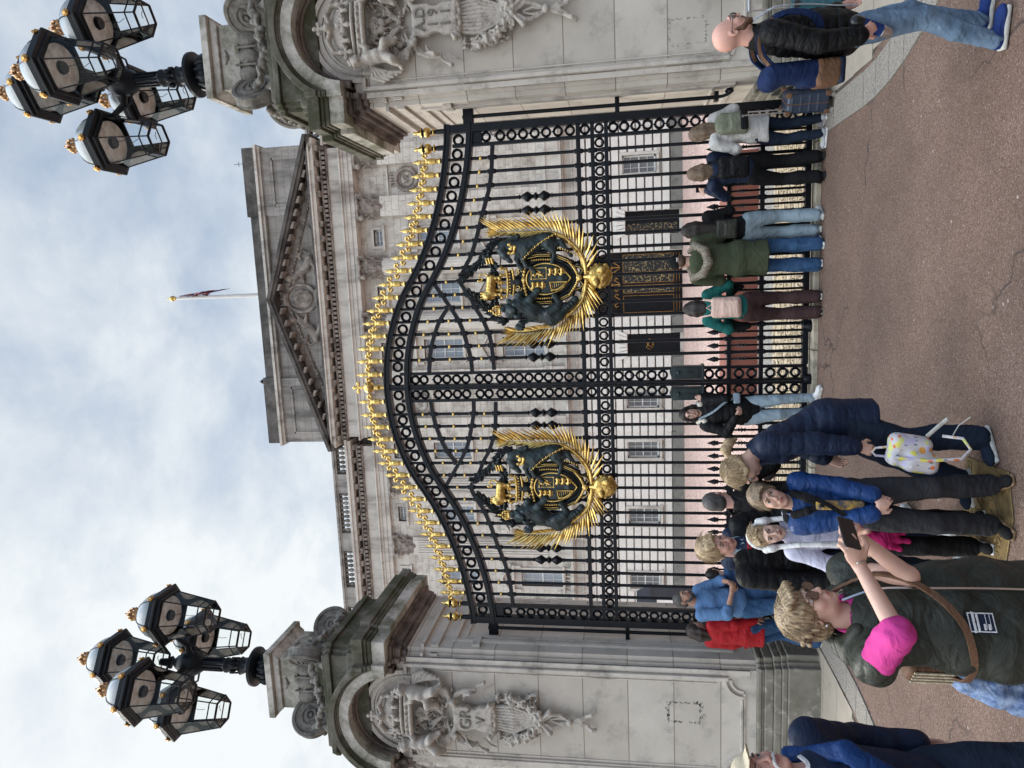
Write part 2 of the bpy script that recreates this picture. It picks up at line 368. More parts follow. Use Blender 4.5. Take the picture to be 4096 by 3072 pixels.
# ---------------------------------------------------------------- the ground
def ground_mat(name, tones, scale, bump=.5, patch=(.85, 1.1), rough=.9, fleck=None, pale=None):
    m_ = bpy.data.materials.new(name); m_.use_nodes = True; t = m_.node_tree; b = t.nodes['Principled BSDF']; b.inputs['Roughness'].default_value = rough; b.inputs['Specular IOR Level'].default_value = .2
    L_ = t.links.new; tc_ = t.nodes.new('ShaderNodeTexCoord')
    v_ = nd(t, 'ShaderNodeTexVoronoi', i_Scale=scale); L_(tc_.outputs['Object'], v_.inputs['Vector'])
    sp = t.nodes.new('ShaderNodeSeparateColor'); L_(v_.outputs['Color'], sp.inputs[0])
    r_ = t.nodes.new('ShaderNodeValToRGB'); L_(sp.outputs[0], r_.inputs[0]); el = r_.color_ramp.elements
    el[0].position = 0; el[0].color = tuple(tones[0])+(1,); el[1].position = .8; el[1].color = tuple(tones[-1])+(1,)
    for i, c in enumerate(tones[1:-1]): q = el.new((i+1)/(len(tones)-1)*.8); q.color = tuple(c)+(1,)
    if fleck: q = el.new(.955); q.color = tuple(tones[-1])+(1,); q = el.new(.99); q.color = tuple(fleck)+(1,)
    n_ = nd(t, 'ShaderNodeTexNoise', i_Scale=.9, i_Detail=7.0, i_Roughness=.6); L_(tc_.outputs['Object'], n_.inputs['Vector'])
    mr = nd(t, 'ShaderNodeMapRange'); mr.inputs['From Min'].default_value = .35; mr.inputs['From Max'].default_value = .65
    mr.inputs['To Min'].default_value = patch[0]; mr.inputs['To Max'].default_value = patch[1]; L_(n_.outputs[0], mr.inputs[0])
    sc_ = nd(t, 'ShaderNodeVectorMath', operation='SCALE'); L_(r_.outputs[0], sc_.inputs[0]); L_(mr.outputs[0], sc_.inputs['Scale']); last = sc_.outputs[0]
    if pale:   # pale trodden specks, large and sparse
        v2 = nd(t, 'ShaderNodeTexVoronoi', i_Scale=5.0); L_(tc_.outputs['Object'], v2.inputs['Vector'])
        r2 = t.nodes.new('ShaderNodeValToRGB'); L_(v2.outputs['Distance'], r2.inputs[0]); r2.color_ramp.elements[0].position = .045; r2.color_ramp.elements[0].color = (.8,)*3+(1,)
        r2.color_ramp.elements[1].position = .06; r2.color_ramp.elements[1].color = (0, 0, 0, 1)
        mu = t.nodes.new('ShaderNodeMixRGB'); L_(r2.outputs[0], mu.inputs[0]); L_(last, mu.inputs[1]); mu.inputs[2].default_value = tuple(pale)+(1,); last = mu.outputs[0]
    if pale:   # a few wandering hairline cracks and dark old stains
        w1 = nd(t, 'ShaderNodeTexNoise', i_Scale=3.0, i_Detail=5.0); L_(tc_.outputs['Object'], w1.inputs['Vector'])
        ad = t.nodes.new('ShaderNodeMixRGB'); ad.blend_type = 'ADD'; ad.inputs[0].default_value = .5; L_(tc_.outputs['Object'], ad.inputs[1]); L_(w1.outputs['Color'], ad.inputs[2])
        v3 = nd(t, 'ShaderNodeTexVoronoi', i_Scale=.55, feature='DISTANCE_TO_EDGE'); L_(ad.outputs[0], v3.inputs['Vector'])
        r3 = t.nodes.new('ShaderNodeValToRGB'); L_(v3.outputs['Distance'], r3.inputs[0]); r3.color_ramp.elements[0].position = .003; r3.color_ramp.elements[0].color = (1, 1, 1, 1); r3.color_ramp.elements[1].position = .007; r3.color_ramp.elements[1].color = (0, 0, 0, 1)
        n3 = nd(t, 'ShaderNodeTexNoise', i_Scale=.6, i_Detail=2.0); L_(tc_.outputs['Object'], n3.inputs['Vector']); r4 = t.nodes.new('ShaderNodeValToRGB'); r4.color_ramp.elements[0].position = .50; r4.color_ramp.elements[1].position = .58; L_(n3.outputs[0], r4.inputs[0])
        mu3 = nd(t, 'ShaderNodeMath', operation='MULTIPLY'); L_(r3.outputs[0], mu3.inputs[0]); L_(r4.outputs[0], mu3.inputs[1])
        n4 = nd(t, 'ShaderNodeTexNoise', i_Scale=1.7, i_Detail=8.0, i_Roughness=.7); L_(tc_.outputs['Object'], n4.inputs['Vector']); r5 = t.nodes.new('ShaderNodeValToRGB'); r5.color_ramp.elements[0].position = .60; r5.color_ramp.elements[1].position = .78; r5.color_ramp.elements[1].color = (.5, .5, .5, 1); L_(n4.outputs[0], r5.inputs[0])
        ma = nd(t, 'ShaderNodeMath', operation='MAXIMUM'); L_(mu3.outputs[0], ma.inputs[0]); L_(r5.outputs[0], ma.inputs[1])
        mu = t.nodes.new('ShaderNodeMixRGB'); L_(ma.outputs[0], mu.inputs[0]); L_(last, mu.inputs[1]); mu.inputs[2].default_value = (.062, .046, .040, 1); last = mu.outputs[0]
    L_(last, b.inputs['Base Color'])
    bp = nd(t, 'ShaderNodeBump', i_Strength=bump, i_Distance=.008); L_(v_.outputs['Distance'], bp.inputs['Height']); L_(bp.outputs[0], b.inputs['Normal'])
    return m_
M['tarmac'] = ground_mat('pink_tarmac', [(.085, .052, .038), (.130, .083, .063), (.155, .101, .078), (.185, .126, .100)], 150, .35, (.80, 1.12), fleck=(.27, .22, .19), pale=(.34, .28, .25))
M['court'] = ground_mat('pink_gravel', [(.22, .12, .10), (.40, .26, .22), (.50, .35, .30), (.62, .48, .42)], 38, .4, (.92, 1.06))
M['pebble'] = ground_mat('grey_pebble', [(.12, .11, .10), (.25, .23, .21), (.36, .34, .31)], 60, .6)
M['granite'] = ground_mat('granite_kerb', [(.10, .09, .078), (.19, .17, .145), (.235, .21, .18), (.30, .27, .235)], 170, .25, (.9, 1.05))
M['paving'] = stone('york_paving', (.36, .31, .25), (.27, .235, .19), (.17, .15, .12), .66, vs=3, gscale=3)
M['step'] = stone('sandstone_sill', (.50, .44, .34), (.34, .30, .24), (.14, .13, .11), .6, vs=5, gscale=7)
def sheet(name, pts, z, mt, th=.0):
    b = MB()
    if th: b.prism(pts, z-th, z, 'z')
    else: b.add([(x, y, z) for x, y in pts], [tuple(range(len(pts)))])
    return tag(b.build(name, mt), kind='structure')
sheet('ground', [(-400, -400), (400, -400), (400, 700), (-400, 700)], 0, M['tarmac'])
sheet('forecourt', [(-60, .24), (60, .24), (60, 22), (-60, 22)], .004, M['court'])
# band of yellow setts just inside the gate, grey pebbles behind it
b = MB(); random.seed(3)
y = .26; row = 0
while y < 2.2:
    x = -4.2+random.random()*.2
    while x < 4.2:
        w = random.uniform(.10, .17); z = random.uniform(.008, .018)
        b.box(x, x+w-.014, y, y+.062, .0, z, random.randint(0, 3)); x += w
    y += .076; row += 1
sett_m = [mat('sett_%d' % i, c, .85, var=.15, vs=20, bump=.4, bs=60) for i, c in enumerate([(.58, .46, .30), (.50, .39, .25), (.63, .52, .37), (.40, .32, .22)])]
tag(b.build('cobbles', sett_m), kind='structure')
sheet('cobble_bed', [(-4.4, .25), (4.4, .25), (4.4, 2.22), (-4.4, 2.22)], .0065, mat('joint_dirt', (.05, .043, .032), .95))
sheet('pebble_band', [(-6, 2.22), (6, 2.22), (6, 2.9), (-6, 2.9)], .0085, M['pebble'])
sheet('drain_channel', [(-6, 2.9), (6, 2.9), (6, 2.97), (-6, 2.97)], .0087, M['iron'])
for sgn, nm in ((1, 'right'), (-1, 'left')):
    yy = [.3, -.6, -1.5]+[-1.5-.3*i for i in range(1, 11)]
    fo = lambda y: 2.65+max(0, -1.5-y)**2*.16
    outer = [(sgn*fo(y), y) for y in yy]; inner = [(sgn*(fo(y)+.30+.02*max(0, -1.5-y)), y) for y in yy]
    far = [(sgn*9, yy[-1]-1.5)]
    for i in range(len(yy)-1):       # kerb stones with open joints
        g = .006
        a, b_, c_, d_ = outer[i], outer[i+1], inner[i+1], inner[i]
        q = [(a[0], a[1]-g), (b_[0], b_[1]+g), (c_[0], c_[1]+g), (d_[0], d_[1]-g)]
        if i == 0: kb = MB()
        kb.prism(q if sgn > 0 else q[::-1], -.02, .014, 'z')
    tag(kb.build('kerb', M['granite'], bevel=.003), kind='structure')
    pb = MB(); random.seed(5+sgn)
    for j in range(9):               # paving slabs round the pier foot
        y1 = .3-j*.5; y0 = y1-.49
        x0 = max(fo(y1), fo(y0))+.32; x = x0+.02
        while x < 8:
            w = random.uniform(.6, .95)
            pb.box(*( (x, x+w-.008) if sgn > 0 else (-x-w+.008, -x)), y0, y1, -.02, .010+random.uniform(-.001, .001)); x += w
    tag(pb.build('paving', M['paving']), kind='structure')
    sheet('paving_bed', [(sgn*2.9, .3), (sgn*8, .3), (sgn*8, -4.4), (sgn*3.9, -4.4), (sgn*3.0, -1.6)][::1 if sgn < 0 else -1], .005, mat('grit', (.07, .06, .05), .95))
b = MB()
for x0, x1 in ((-3.3, -2.2), (-2.19, -1.0), (-.99, .35), (.36, 1.5), (1.51, 2.6), (2.61, 3.3)): b.box(x0, x1, -.15, .24, -.02, .05)
tag(b.build('gate_sill', M['step'], bevel=.006), 'worn sandstone sill running under the closed gates', 'sill')
# road blocker
M['terra'] = mat('terracotta_paint', (.27, .095, .068), .55, var=.1, vs=2, bump=.1)
b = MB(); x = -.95
i = 0
while x < 3.0:
    w = .27; d = .03 if i % 2 else 0
    b.box(x, x+w, 3.4+d, 3.9, .0, .43); x += w; i += 1
rb = empty('road_blocker', (0, 0, 0), 'low terracotta steel road barrier standing across the forecourt inside the gate', 'road barrier')
b.build('front_plate', M['terra'], rb); MB().box(-.95, 3.02, 3.38, 4.5, .43, .455).build('top_plate', M['terra'], rb)

# ---------------------------------------------------------------- the gate: two leaves
def crs(P, n=6):
    """smooth curve through P"""
    o_ = []
    for i in range(len(P)-1):
        p0, p1, p2, p3 = (np.array(P[max(i-1, 0)]), np.array(P[i]), np.array(P[i+1]), np.array(P[min(i+2, len(P)-1)]))
        for j in range(n):
            t = j/n; o_.append(tuple(.5*(2*p1+(p2-p0)*t+(2*p0-5*p1+4*p2-p3)*t*t+(3*p1-p0-3*p2+p3)*t**3)))
    return o_+[tuple(P[-1])]
ARCH = [(.0, 5.045), (.096, 5.042), (.26, 5.03), (.415, 5.01), (.57, 4.977), (.724, 4.933), (.877, 4.88), (1.03, 4.815), (1.185, 4.73), (1.335, 4.635), (1.487, 4.542), (1.645, 4.46),
        (1.8, 4.39), (1.957, 4.33), (2.12, 4.273), (2.279, 4.228), (2.436, 4.19), (2.589, 4.157), (2.75, 4.133), (2.91, 4.11), (3.085, 4.10)]
C1 = [(.2, 3.81), (.451, 3.825), (.616, 3.85), (.815, 3.924), (.948, 4.0), (1.114, 4.075), (1.28, 4.175), (1.47, 4.09), (1.56, 4.035), (1.75, 3.96), (2.04, 3.87), (2.2, 3.815), (2.356, 3.767), (2.523, 3.735), (2.69, 3.72), (2.85, 3.705)]
C2 = [(.17, 4.085), (.325, 4.092), (.492, 4.125), (.709, 4.181), (.875, 4.256), (1.026, 4.349), (1.26, 4.496)]
C3 = [(.17, 4.629), (.304, 4.614), (.471, 4.586), (.669, 4.523), (.832, 4.445), (.977, 4.335)]
arch_z = lambda x: float(np.interp(x, [p[0] for p in ARCH], [p[1] for p in ARCH]))
cz = lambda C, x: float(np.interp(x, [p[0] for p in C], [p[1] for p in C])) if C[0][0] <= x <= C[-1][0] else None
ZO = -.12
def gcol(mb, x, z, r=.026, h=.03):                # moulded knuckle where a bar meets a rail
    mb.lathe([(.017, -h/2-.012), (r, -h/2), (r*1.12, 0), (r, h/2), (.017, h/2+.012)], (x, 0, z), 10)
# finial meshes, made once
f = Field(.0034)
f.ell((0, 0, .0), (.034, .026, .02), k=.01); f.cap((0, 0, 0), (0, 0, .10), .020, .026, .01, sq=((0, 1, 0), .8)); f.cap((0, 0, .07), (0, 0, .115), .033, .036, .01, sq=((0, 1, 0), .7))
f.cap((0, 0, .10), (0, 0, .19), .014, .012, .01); f.ell((0, 0, .155), (.024, .017, .012))
for s_ in (-1, 1):
    f.path([(0, 0, .12), (s_*.022, 0, .165), (s_*.052, 0, .205), (s_*.078, 0, .20), (s_*.084, 0, .175), (s_*.066, 0, .163)], [.014, .014, .015, .015, .014, .017], .006)
f.ell((0, 0, .205), (.018, .015, .02)); f.cap((0, 0, .19), (0, 0, .26), .012, .026, .008, sq=((0, 1, 0), .6)); f.cap((0, 0, .25), (0, 0, .345), .028, .002, .008, sq=((0, 1, 0), .55))
fin_me = skin_mesh('finial', f.mesh(), M['gold']); fin_data = fin_me.data; bpy.data.objects.remove(fin_me)
def lathe_mesh(name, prof, mats, n=16, split=None, **kw):
    mb = MB(); mb.lathe(prof, n=n, **kw)
    o_ = mb.build(name, mats); d = o_.data
    if split:
        for p in d.polygons:
            z = p.center.z; p.material_index = split(z)
    bpy.data.objects.remove(o_); return d
urn_data = lathe_mesh('post_finial', [(.03, -.03), (.03, .10), (.022, .115), (.045, .125), (.045, .135), (.022, .145), (.025, .16), (.052, .18), (.062, .205), (.055, .235), (.03, .25), (.03, .262), (.058, .268), (.056, .28), (.026, .31), (.016, .33), (.02, .345), (.014, .37), (.001, .385)],
                      [M['iron'], M['gold']], 16, lambda z: 0 if z < .12 or .136 < z < .158 or .238 < z < .266 else 1)
vase_data = lathe_mesh('bar_vase', [(.016, -.20), (.028, -.195), (.028, -.185), (.018, -.175), (.034, -.15), (.062, -.10), (.058, -.085), (.026, -.045), (.022, -.03), (.05, 0), (.022, .03), (.026, .045), (.058, .085), (.062, .10), (.034, .15), (.018, .175), (.028, .185), (.028, .195), (.016, .20)], M['iron'], 8)
collar_data = lathe_mesh('gold_collar', [(.016, -.014), (.024, -.012), (.028, 0), (.024, .012), (.016, .014)], M['gold'], 12)
spike_data = lathe_mesh('dog_bar', [(.010, .22), (.013, .23), (.013, .86), (.024, .87), (.013, .885), (.020, .90), (.032, .905), (.020, .91), (.013, .925), (.024, .94), (.012, .95), (.012, 1.165), (.022, 1.172), (.030, 1.185), (.022, 1.195), (.034, 1.21), (.030, 1.225), (.002, 1.304)], M['iron'], 8)
mb = MB(); mb.ring((0, 0, 0), .052, .016, n=20, k=6, sq=2.0); ro = mb.build('ring', M['iron']); ring_big = ro.data; bpy.data.objects.remove(ro)
mb = MB(); mb.ring((0, 0, 0), .046, .0155, n=18, k=6, sq=2.0); mb.box(-.006, .006, -.008, .008, .058, .073); ro = mb.build('ring', M['iron']); ring_data = ro.data; bpy.data.objects.remove(ro)
mb = MB(); mb.ring((0, 0, 0), .044, .013, n=18, k=6, sq=2.0); ro = mb.build('ring', M['iron']); ring_small = ro.data; bpy.data.objects.remove(ro)
bar_cache = {}
def gate_leaf(label, sgn):
    root = empty('palace_gate', (0, 0, ZO), label, 'gate', 'the two leaves of the great gate')
    X = lambda x: sgn*x
    fr = MB()
    def vbar(x0, x1, z0, z1, d=.028): fr.box(min(X(x0), X(x1)), max(X(x0), X(x1)), -d, d, z0, z1)
    def hbar(x0, x1, z, t, d=.026): fr.box(min(X(x0), X(x1)), max(X(x0), X(x1)), -d, d, z-t/2, z+t/2)
    vbar(2.985, 3.075, .17, 4.2, .05); vbar(2.825, 2.862, .20, 4.18, .03); vbar(.004, .034, .18, 5.16, .045); vbar(.152, .186, .20, 5.0, .03)
    for z, t, d in ((.22, .062, .034), (.70, .044, .025), (1.054, .046, .025), (2.400, .044, .03), (2.556, .044, .03), (2.716, .046, .03)):
        hbar(.034, .152, z, t, d); hbar(.186, 2.825, z, t, d); hbar(2.862, 2.985, z, t, d)
    off = lambda C, dz: [(X(x), z+dz) for x, z in crs(C, 4)]
    fr.band(off(ARCH, .118), .058, -.055, .055); fr.band(off(ARCH, .150), .022, -.07, .07)
    fr.band(off(ARCH, -.128), .055, -.06, .06); fr.band(off(ARCH, -.165), .03, -.045, .045)
    for C in (C1, C2, C3): fr.band(off(C, 0), .045, -.027, .027)
    fr.box(min(X(2.862), X(2.985)), max(X(2.862), X(2.985)), -.022, .022, 3.83, 3.95)
    fr.build('frame', M['iron'], root, bevel=.004)
    zt = lambda x: arch_z(x)-.14
    for k in range(1, 17):
        x = .184+.1567*k; top = zt(x)
        key = k
        if key not in bar_cache:
            bb = MB(); bb.lathe([(.019, .19), (.019, top+.02)], (0, 0, 0), 10)
            for z in (.22, .70, 1.054, 2.400, 2.556, 2.716): gcol(bb, 0, z+.03); gcol(bb, 0, z-.03) if z > .3 else None
            cs = [c for c in (cz(C1, x), cz(C2, x), cz(C3, x)) if c]
            for c in cs: gcol(bb, 0, c+.03); gcol(bb, 0, c-.035)
            bb.lathe([(.017, arch_z(x)-.12), (.017, arch_z(x)+.12)], (0, 0, 0), 8)
            bb.lathe([(.024, arch_z(x)+.155), (.034, arch_z(x)+.165), (.02, arch_z(x)+.185), (.026, arch_z(x)+.2)], (0, 0, 0), 8)
            ob = bb.build('bar', M['iron']); lv = sorted(cs+[arch_z(x)-.15])
            bar_cache[key] = (ob.data, [(lv[i]+lv[i+1])/2 for i in range(len(lv)-1)]); bpy.data.objects.remove(ob)
        d, cl_ = bar_cache[key]
        link('bar', d, root, (X(x), 0, 0))
        for z in cl_: link('gold_collar', collar_data, root, (X(x), 0, z))
        link('finial', fin_data, root, (X(x), 0, arch_z(x)+.20))
        if k in (1, 2, 12, 13): link('vase_ornament', vase_data, root, (X(x), 0, 3.225))
        link('dog_bar', spike_data, root, (X(x-.0783), 0, 0))
    link('dog_bar', spike_data, root, (X(2.769), 0, 0))
    link('finial', fin_data, root, (X(.172), 0, arch_z(.172)+.20))
    for x in (2.835, 3.02): link('post_finial', urn_data, root, (X(x), 0, 4.27))
    # rings between the arch rails and along the ring rail, one patterned strip each
    for x, z in ARCH[1:-1]: link('ring', ring_big, root, (X(x), 0, z-.003))
    for x in [.262+.1567*k for k in range(0, 17)]+[.093, 2.924]: link('ring', ring_small, root, (X(x), 0, 2.478))
    for xx, zs in ((.093, [.32, .456, .594, .80, .94, 1.15, 1.275, 1.80, 1.93, 2.06, 2.19, 2.315, 2.635, 2.775, 2.905, 3.03, 3.15, 3.27, 3.39, 3.51, 3.63, 3.74, 3.89, 4.0, 4.17, 4.286, 4.41, 4.528, 4.70, 4.81]),
                   (2.924, [.32, .456, .594, .80, .94, 1.15, 1.285, 1.417, 1.549, 1.678, 1.808, 1.938, 2.07, 2.197, 2.32, 2.638, 2.807, 2.944, 3.079, 3.211, 3.346, 3.48, 3.612, 3.78])):
        for z in zs: link('ring', ring_data, root, (X(xx), 0, z))
    # lock box
    lb = MB(); lb.prism([(X(.05), 1.36), (X(.20), 1.36), (X(.20), 1.70), (X(.125), 1.725), (X(.05), 1.70)][::1 if sgn < 0 else -1], -.075, .04)
    lb.box(min(X(.03), X(.215)), max(X(.03), X(.215)), -.085, .045, 1.335, 1.362); lb.box(min(X(.065), X(.185)), max(X(.065), X(.185)), -.083, -.07, 1.40, 1.68)
    lb.lathe([(.001, 0), (.026, .004), (.022, .012), (.002, .018)], (X(.125), -.083, 1.63), 10, ax=(0, -1, 0)); lb.box(X(.125)-.008, X(.125)+.008, -.094, -.08, 1.45, 1.56)
    lb.build('lock_box', M['bronze'], root, bevel=.004)
    # foot bolt
    fb = MB(); fb.lathe([(.06, 0), (.06, .04), (.05, .07), (.02, .085)], (X(.02 if sgn > 0 else .02), -.07, .17), 12)
    if sgn > 0: fb.lathe([(.05, -.02), (.075, .0), (.075, .05), (.05, .09), (.03, .12)], (X(.62), -.03, .13), 12); fb.build('foot_bolt', M['iron'], root)
    return root
left = gate_leaf('left leaf of the black and gold gate, with its gilded arms above the family', -1)
right = gate_leaf('right leaf of the black and gold gate, hinged by the A.D 1911 pier', 1)
# orb and cross over the meeting stile (it belongs to the right leaf)
f = Field(.0034)
f.cap((0, 0, 0), (0, 0, .12), .026, .022, .01); f.cap((0, 0, .10), (0, 0, .13), .036, .03, .008); f.ell((0, 0, .215), (.07, .07, .07)); f.cap((0, 0, .14), (0, 0, .16), .03, .03)
f.ell((0, 0, .215), (.076, .076, .012), k=.004); f.path([(-.05, 0, .27), (0, 0, .29), (.05, 0, .27)], .008, .004)
for a in range(4):
    c_, s_ = math.cos(a*PI/2), math.sin(a*PI/2); f.cap((0, 0, .36), (c_*.05, 0, .36+s_*.05), .010, .026, .003, sq=((0, 1, 0), .4))
skin_mesh('orb_finial', f.mesh(), M['gold'], right, loc=(.01, 0, 5.20))

# brackets and stay poles tying the gate to the piers
for sgn in (-1, 1):
    t_ = empty('gate_stay', (0, 0, ZO), 'black iron stay with two brackets between gate and %s pier' % ('A.D 1911' if sgn > 0 else 'GR V'), 'gate stay')
    X = lambda x: sgn*x
    b = MB(); b.lathe([(.022, 1.18), (.022, 4.05)], (X(3.165), .02, 0), 10)
    b.path = None
    b.tube([(X(3.165), .02, 1.2), (X(3.165), -.0, 1.13), (X(3.175), -.03, 1.08), (X(3.20), -.07, 1.03), (X(3.215), -.11, 1.05), (X(3.2), -.12, 1.09), (X(3.19), -.09, 1.1)], .018, 8)
    b.box(min(X(3.12), X(3.22)), max(X(3.12), X(3.22)), -.03, .07, 1.17, 1.215)
    b.build('pole', M['iron'], t_)
    for z, h in ((3.98, .12), (2.27, .05)):
        bb = MB(); bb.obox((X(3.20), .02, z), (.15, 0, 0), (0, .035, 0), (0, 0, h/2)); bb.obox((X(3.33), .02, z), (.015, 0, 0), (0, .06, 0), (0, 0, h/2+.04))
        bb.build('bracket', M['iron'], t_, bevel=.006)
# ---------------------------------------------------------------- the gilded coat of arms on each leaf
def coat_parts(parent, cx):
    """drawn about the middle of the shield; q() takes blueprint units of 0.8 mm, down and leftwards"""
    K = .0008
    def q(X_, Y_, y=-.10): return ((800-Y_)*K, y, (1000-X_)*K)
    # backing: the dark frame round the shield
    f = Field(.005)
    f.ell(q(930, 800, -.055), (.30, .045, .37), k=.02); f.ell(q(930, 800, -.09), (.21, .04, .29), k=.01)
    for s_ in (-1, 1):
        Y = lambda v: 800+s_*v
        f.path([q(540, Y(250), -.08), q(700, Y(340), -.08), q(900, Y(350), -.08), q(1010, Y(330), -.08)], [.025, .03, .03, .02], .02)
        f.path([q(1080, Y(310), -.08), q(1200, Y(260), -.08), q(1290, Y(220), -.08), q(1310, Y(170), -.08)], [.02, .03, .03, .02], .02)
        f.path([q(1310, Y(170), -.08), q(1420, Y(150), -.08), q(1450, Y(90), -.08), q(1400, Y(50), -.08)], .02, .01)
    coat = skin_mesh('coat_of_arms', f.mesh(), M['bronze_dark'], parent, loc=(cx, 0, 3.058))
    put = lambda n, f_, m_: skin_mesh(n, f_.mesh(), m_, coat)
    # shield
    f = Field(.004); f.ell(q(930, 800, -.115), (.176, .03, .235), k=.01); f.cap(q(1150, 800, -.11), q(1275, 800, -.11), .05, .012, .03)
    put('shield', f, M['bronze'])
    f = Field(.0032)
    ov = [q(930+300*math.cos(a), 800+222*math.sin(a)*(1+.10*math.cos(a)*-1), -.135) for a in np.linspace(0, 2*PI, 41)]
    ov = [(p[0], p[1], p[2]-(.035*max(0, 1-abs(p[0])/.06) if p[2] < 0 else 0)) for p in ov]
    f.path(ov, .0095, .003)
    f.path([q(700, 835, -.15), q(1170, 835, -.15)], .003) if 0 else None
    for (x0, x1, y0, y1) in ((705, 925, 640, 795),):                       # framed lion rampant
        c_ = [q(x0, y0, -.147), q(x1, y0, -.147), q(x1, y1, -.147), q(x0, y1, -.147), q(x0, y0, -.147)]; f.path(c_, .005, .002)
        for p in c_[:4]: f.ell(p, (.012, .008, .012), k=.004)
    # charges: three walking lions twice, one rampant, a harp
    def walker(X0, Y0, s=1):
        f.cap(q(X0, Y0, -.15), q(X0, Y0+62*s, -.15), .020, .018, .004); f.ell(q(X0-12, Y0+80*s, -.152), (.021, .014, .021), k=.005)
        for t_ in (5, 22, 50, 64): f.cap(q(X0, Y0+t_*s, -.15), q(X0+34, Y0+(t_+6)*s, -.15), .009, .007, .003)
        f.path([q(X0, Y0, -.15), q(X0-20, Y0-18*s, -.15), q(X0-30, Y0+8*s, -.15)], .004, .003)
    for X_ in (730, 800, 870): walker(X_, 855, .85)
    for X_ in (985, 1070, 1150): walker(X_, 665, .9)
    f.cap(q(760, 700, -.152), q(860, 745, -.152), .02, .016, .008); f.ell(q(745, 735, -.152), (.02, .014, .02), k=.006)
    for a, b_ in (((790, 720), (760, 765)), ((810, 730), (820, 775)), ((850, 740), (880, 770)), ((850, 735), (890, 715)), ((840, 700), (780, 665))): f.cap(q(*a, -.15), q(*b_, -.15), .008, .006, .004)
    f.path([q(975, 850, -.15), q(1220, 850, -.15)], .008, .003)
    f.path([q(975, 850, -.15), q(985, 930, -.15), q(1000, 965, -.15)], .009, .003); f.path([q(1000, 965, -.15), q(1080, 960, -.15), q(1160, 905, -.15), q(1220, 850, -.15)], [.018, .014, .011, .008], .003)
    for i in range(6): f.cap(q(1000+34*i, 855, -.148), q(1012+28*i, 950-13*i, -.148), .0028, .0028, .001)
    put('shield_charges', f, M['gold'])
    # gold edges, beads and chain of the frame
    f = Field(.0036)
    for s_ in (-1, 1):
        Y = lambda v: 800+s_*v
        for o_ in (0, 26):
            f.path([q(545, Y(245+o_*.6), -.115), q(640, Y(300+o_), -.12), q(800, Y(330+o_), -.12), q(985, Y(325+o_), -.115)], .0055, .002)
            f.path([q(1085, Y(300+o_), -.115), q(1200, Y(250+o_), -.12), q(1275, Y(215+o_), -.12), q(1295, Y(180+o_*.5), -.115)], .0055, .002)
        for X_ in range(720, 1010, 34): f.ell(q(X_, Y(282-abs(X_-860)*.06), -.135), (.014, .012, .013), k=.003)
        f.path([q(1295, Y(180), -.115), q(1400, Y(150), -.115), q(1450, Y(100), -.115), q(1410, Y(55), -.115)], .0055, .002)
        for i in range(9):
            a = i/8; f.ell(q(1250+130*math.sin(a*1.4), Y(235-225*a), -.135), (.017, .013, .017), k=.003)
        # scroll brackets under the crown
        sp_ = [q(500+60*(1-i/14)*math.cos(i*.75), Y(115)+60*(1-i/14)*math.sin(i*.75)*s_, -.12) for i in range(13)]; f.path(sp_, .0065, .002)
        for i in range(5): f.ell(q(585+8*i, Y(30+48*i), -.125), (.022, .014, .020), k=.004)
    f.ell(q(1395, 800, -.14), (.036, .02, .036), k=.004); f.ell(q(590, 800, -.13), (.03, .02, .03), k=.004)
    for i in range(20):                                                      # chain over the unicorn
        a = i/19; p = q(180*0+170+ (450-170)*0+ (915-0)*0 + (440+480*a), 500-330*a-40*math.sin(a*PI), -.235+.03*abs(a-.5)); f.ell(p, (.017 if i % 2 else .009, .008, .010), k=.002)
    for i in range(9): f.ell(q(1110+280*i/8, 370+130*i/8-20*math.sin(i/8*PI), -.19), (.014, .008, .010), k=.002)
    put('gilt_ornament', f, M['gold'])
    # great crown with its dark cap and the gold lion on it
    f = Field(.004)
    for X_, w, r_ in ((335, 205, .016), (425, 190, .014)): f.path([q(X_+18*(1-(t_/w)**2), 830+t_, -.13) for t_ in np.linspace(-w, w, 9)], r_, .004)
    for t_ in np.linspace(-170, 170, 9): f.ell(q(388, 830+t_, -.15), (.010, .008, .014), k=.003)
    for t_ in (-190, -95, 0, 95, 190): f.cap(q(330, 830+t_, -.14), q(262, 830+t_*1.12, -.145), .010, .022, .004, sq=((0, 1, 0), .5)); f.ell(q(262, 830+t_*1.12, -.145), (.03, .012, .012), k=.003)
    for s_ in (-1, 1): f.path([q(320, 830+s_*130, -.12), q(235, 830+s_*90, -.12), q(220, 830+s_*20, -.12)], [.012, .014, .010], .005)
    f.ell(q(215, 830, -.12), (.03, .03, .025), k=.006)
    put('crown', f, M['gold'])
    f = Field(.005); f.ell(q(385, 830, -.07), (.145, .05, .05), k=.02); f.cap(q(440, 830, -.07), q(560, 830, -.08), .08, .05, .03); f.ell(q(500, 830, -.115), (.04, .03, .05), k=.01); put('helmet', f, M['bronze_dark'])
    f = Field(.004)
    f.cap(q(105, 760, -.15), q(95, 930, -.15), .052, .058, .03); f.ell(q(50, 1000, -.16), (.062, .05, .068), k=.02); f.ell(q(55, 1030, -.19), (.03, .035, .035), k=.012); f.ell(q(100, 985, -.15), (.07, .055, .06), k=.02)
    for Y_, t_ in ((745, -.02), (790, .02), (930, .025), (985, -.025)): f.path([q(120, Y_, -.15+t_), q(185, Y_+12, -.15+t_), q(240, Y_-4+8, -.15+t_), q(244, Y_+28, -.16+t_)], [.028, .018, .014, .016], .01)
    f.path([q(80, 745, -.15), q(20, 690, -.14), q(-50, 700, -.14), q(-70, 745, -.14), q(-20, 760, -.14), q(-40, 800, -.14), q(-85, 790, -.14)], [.012, .010, .009, .009, .009, .010, .016], .006)
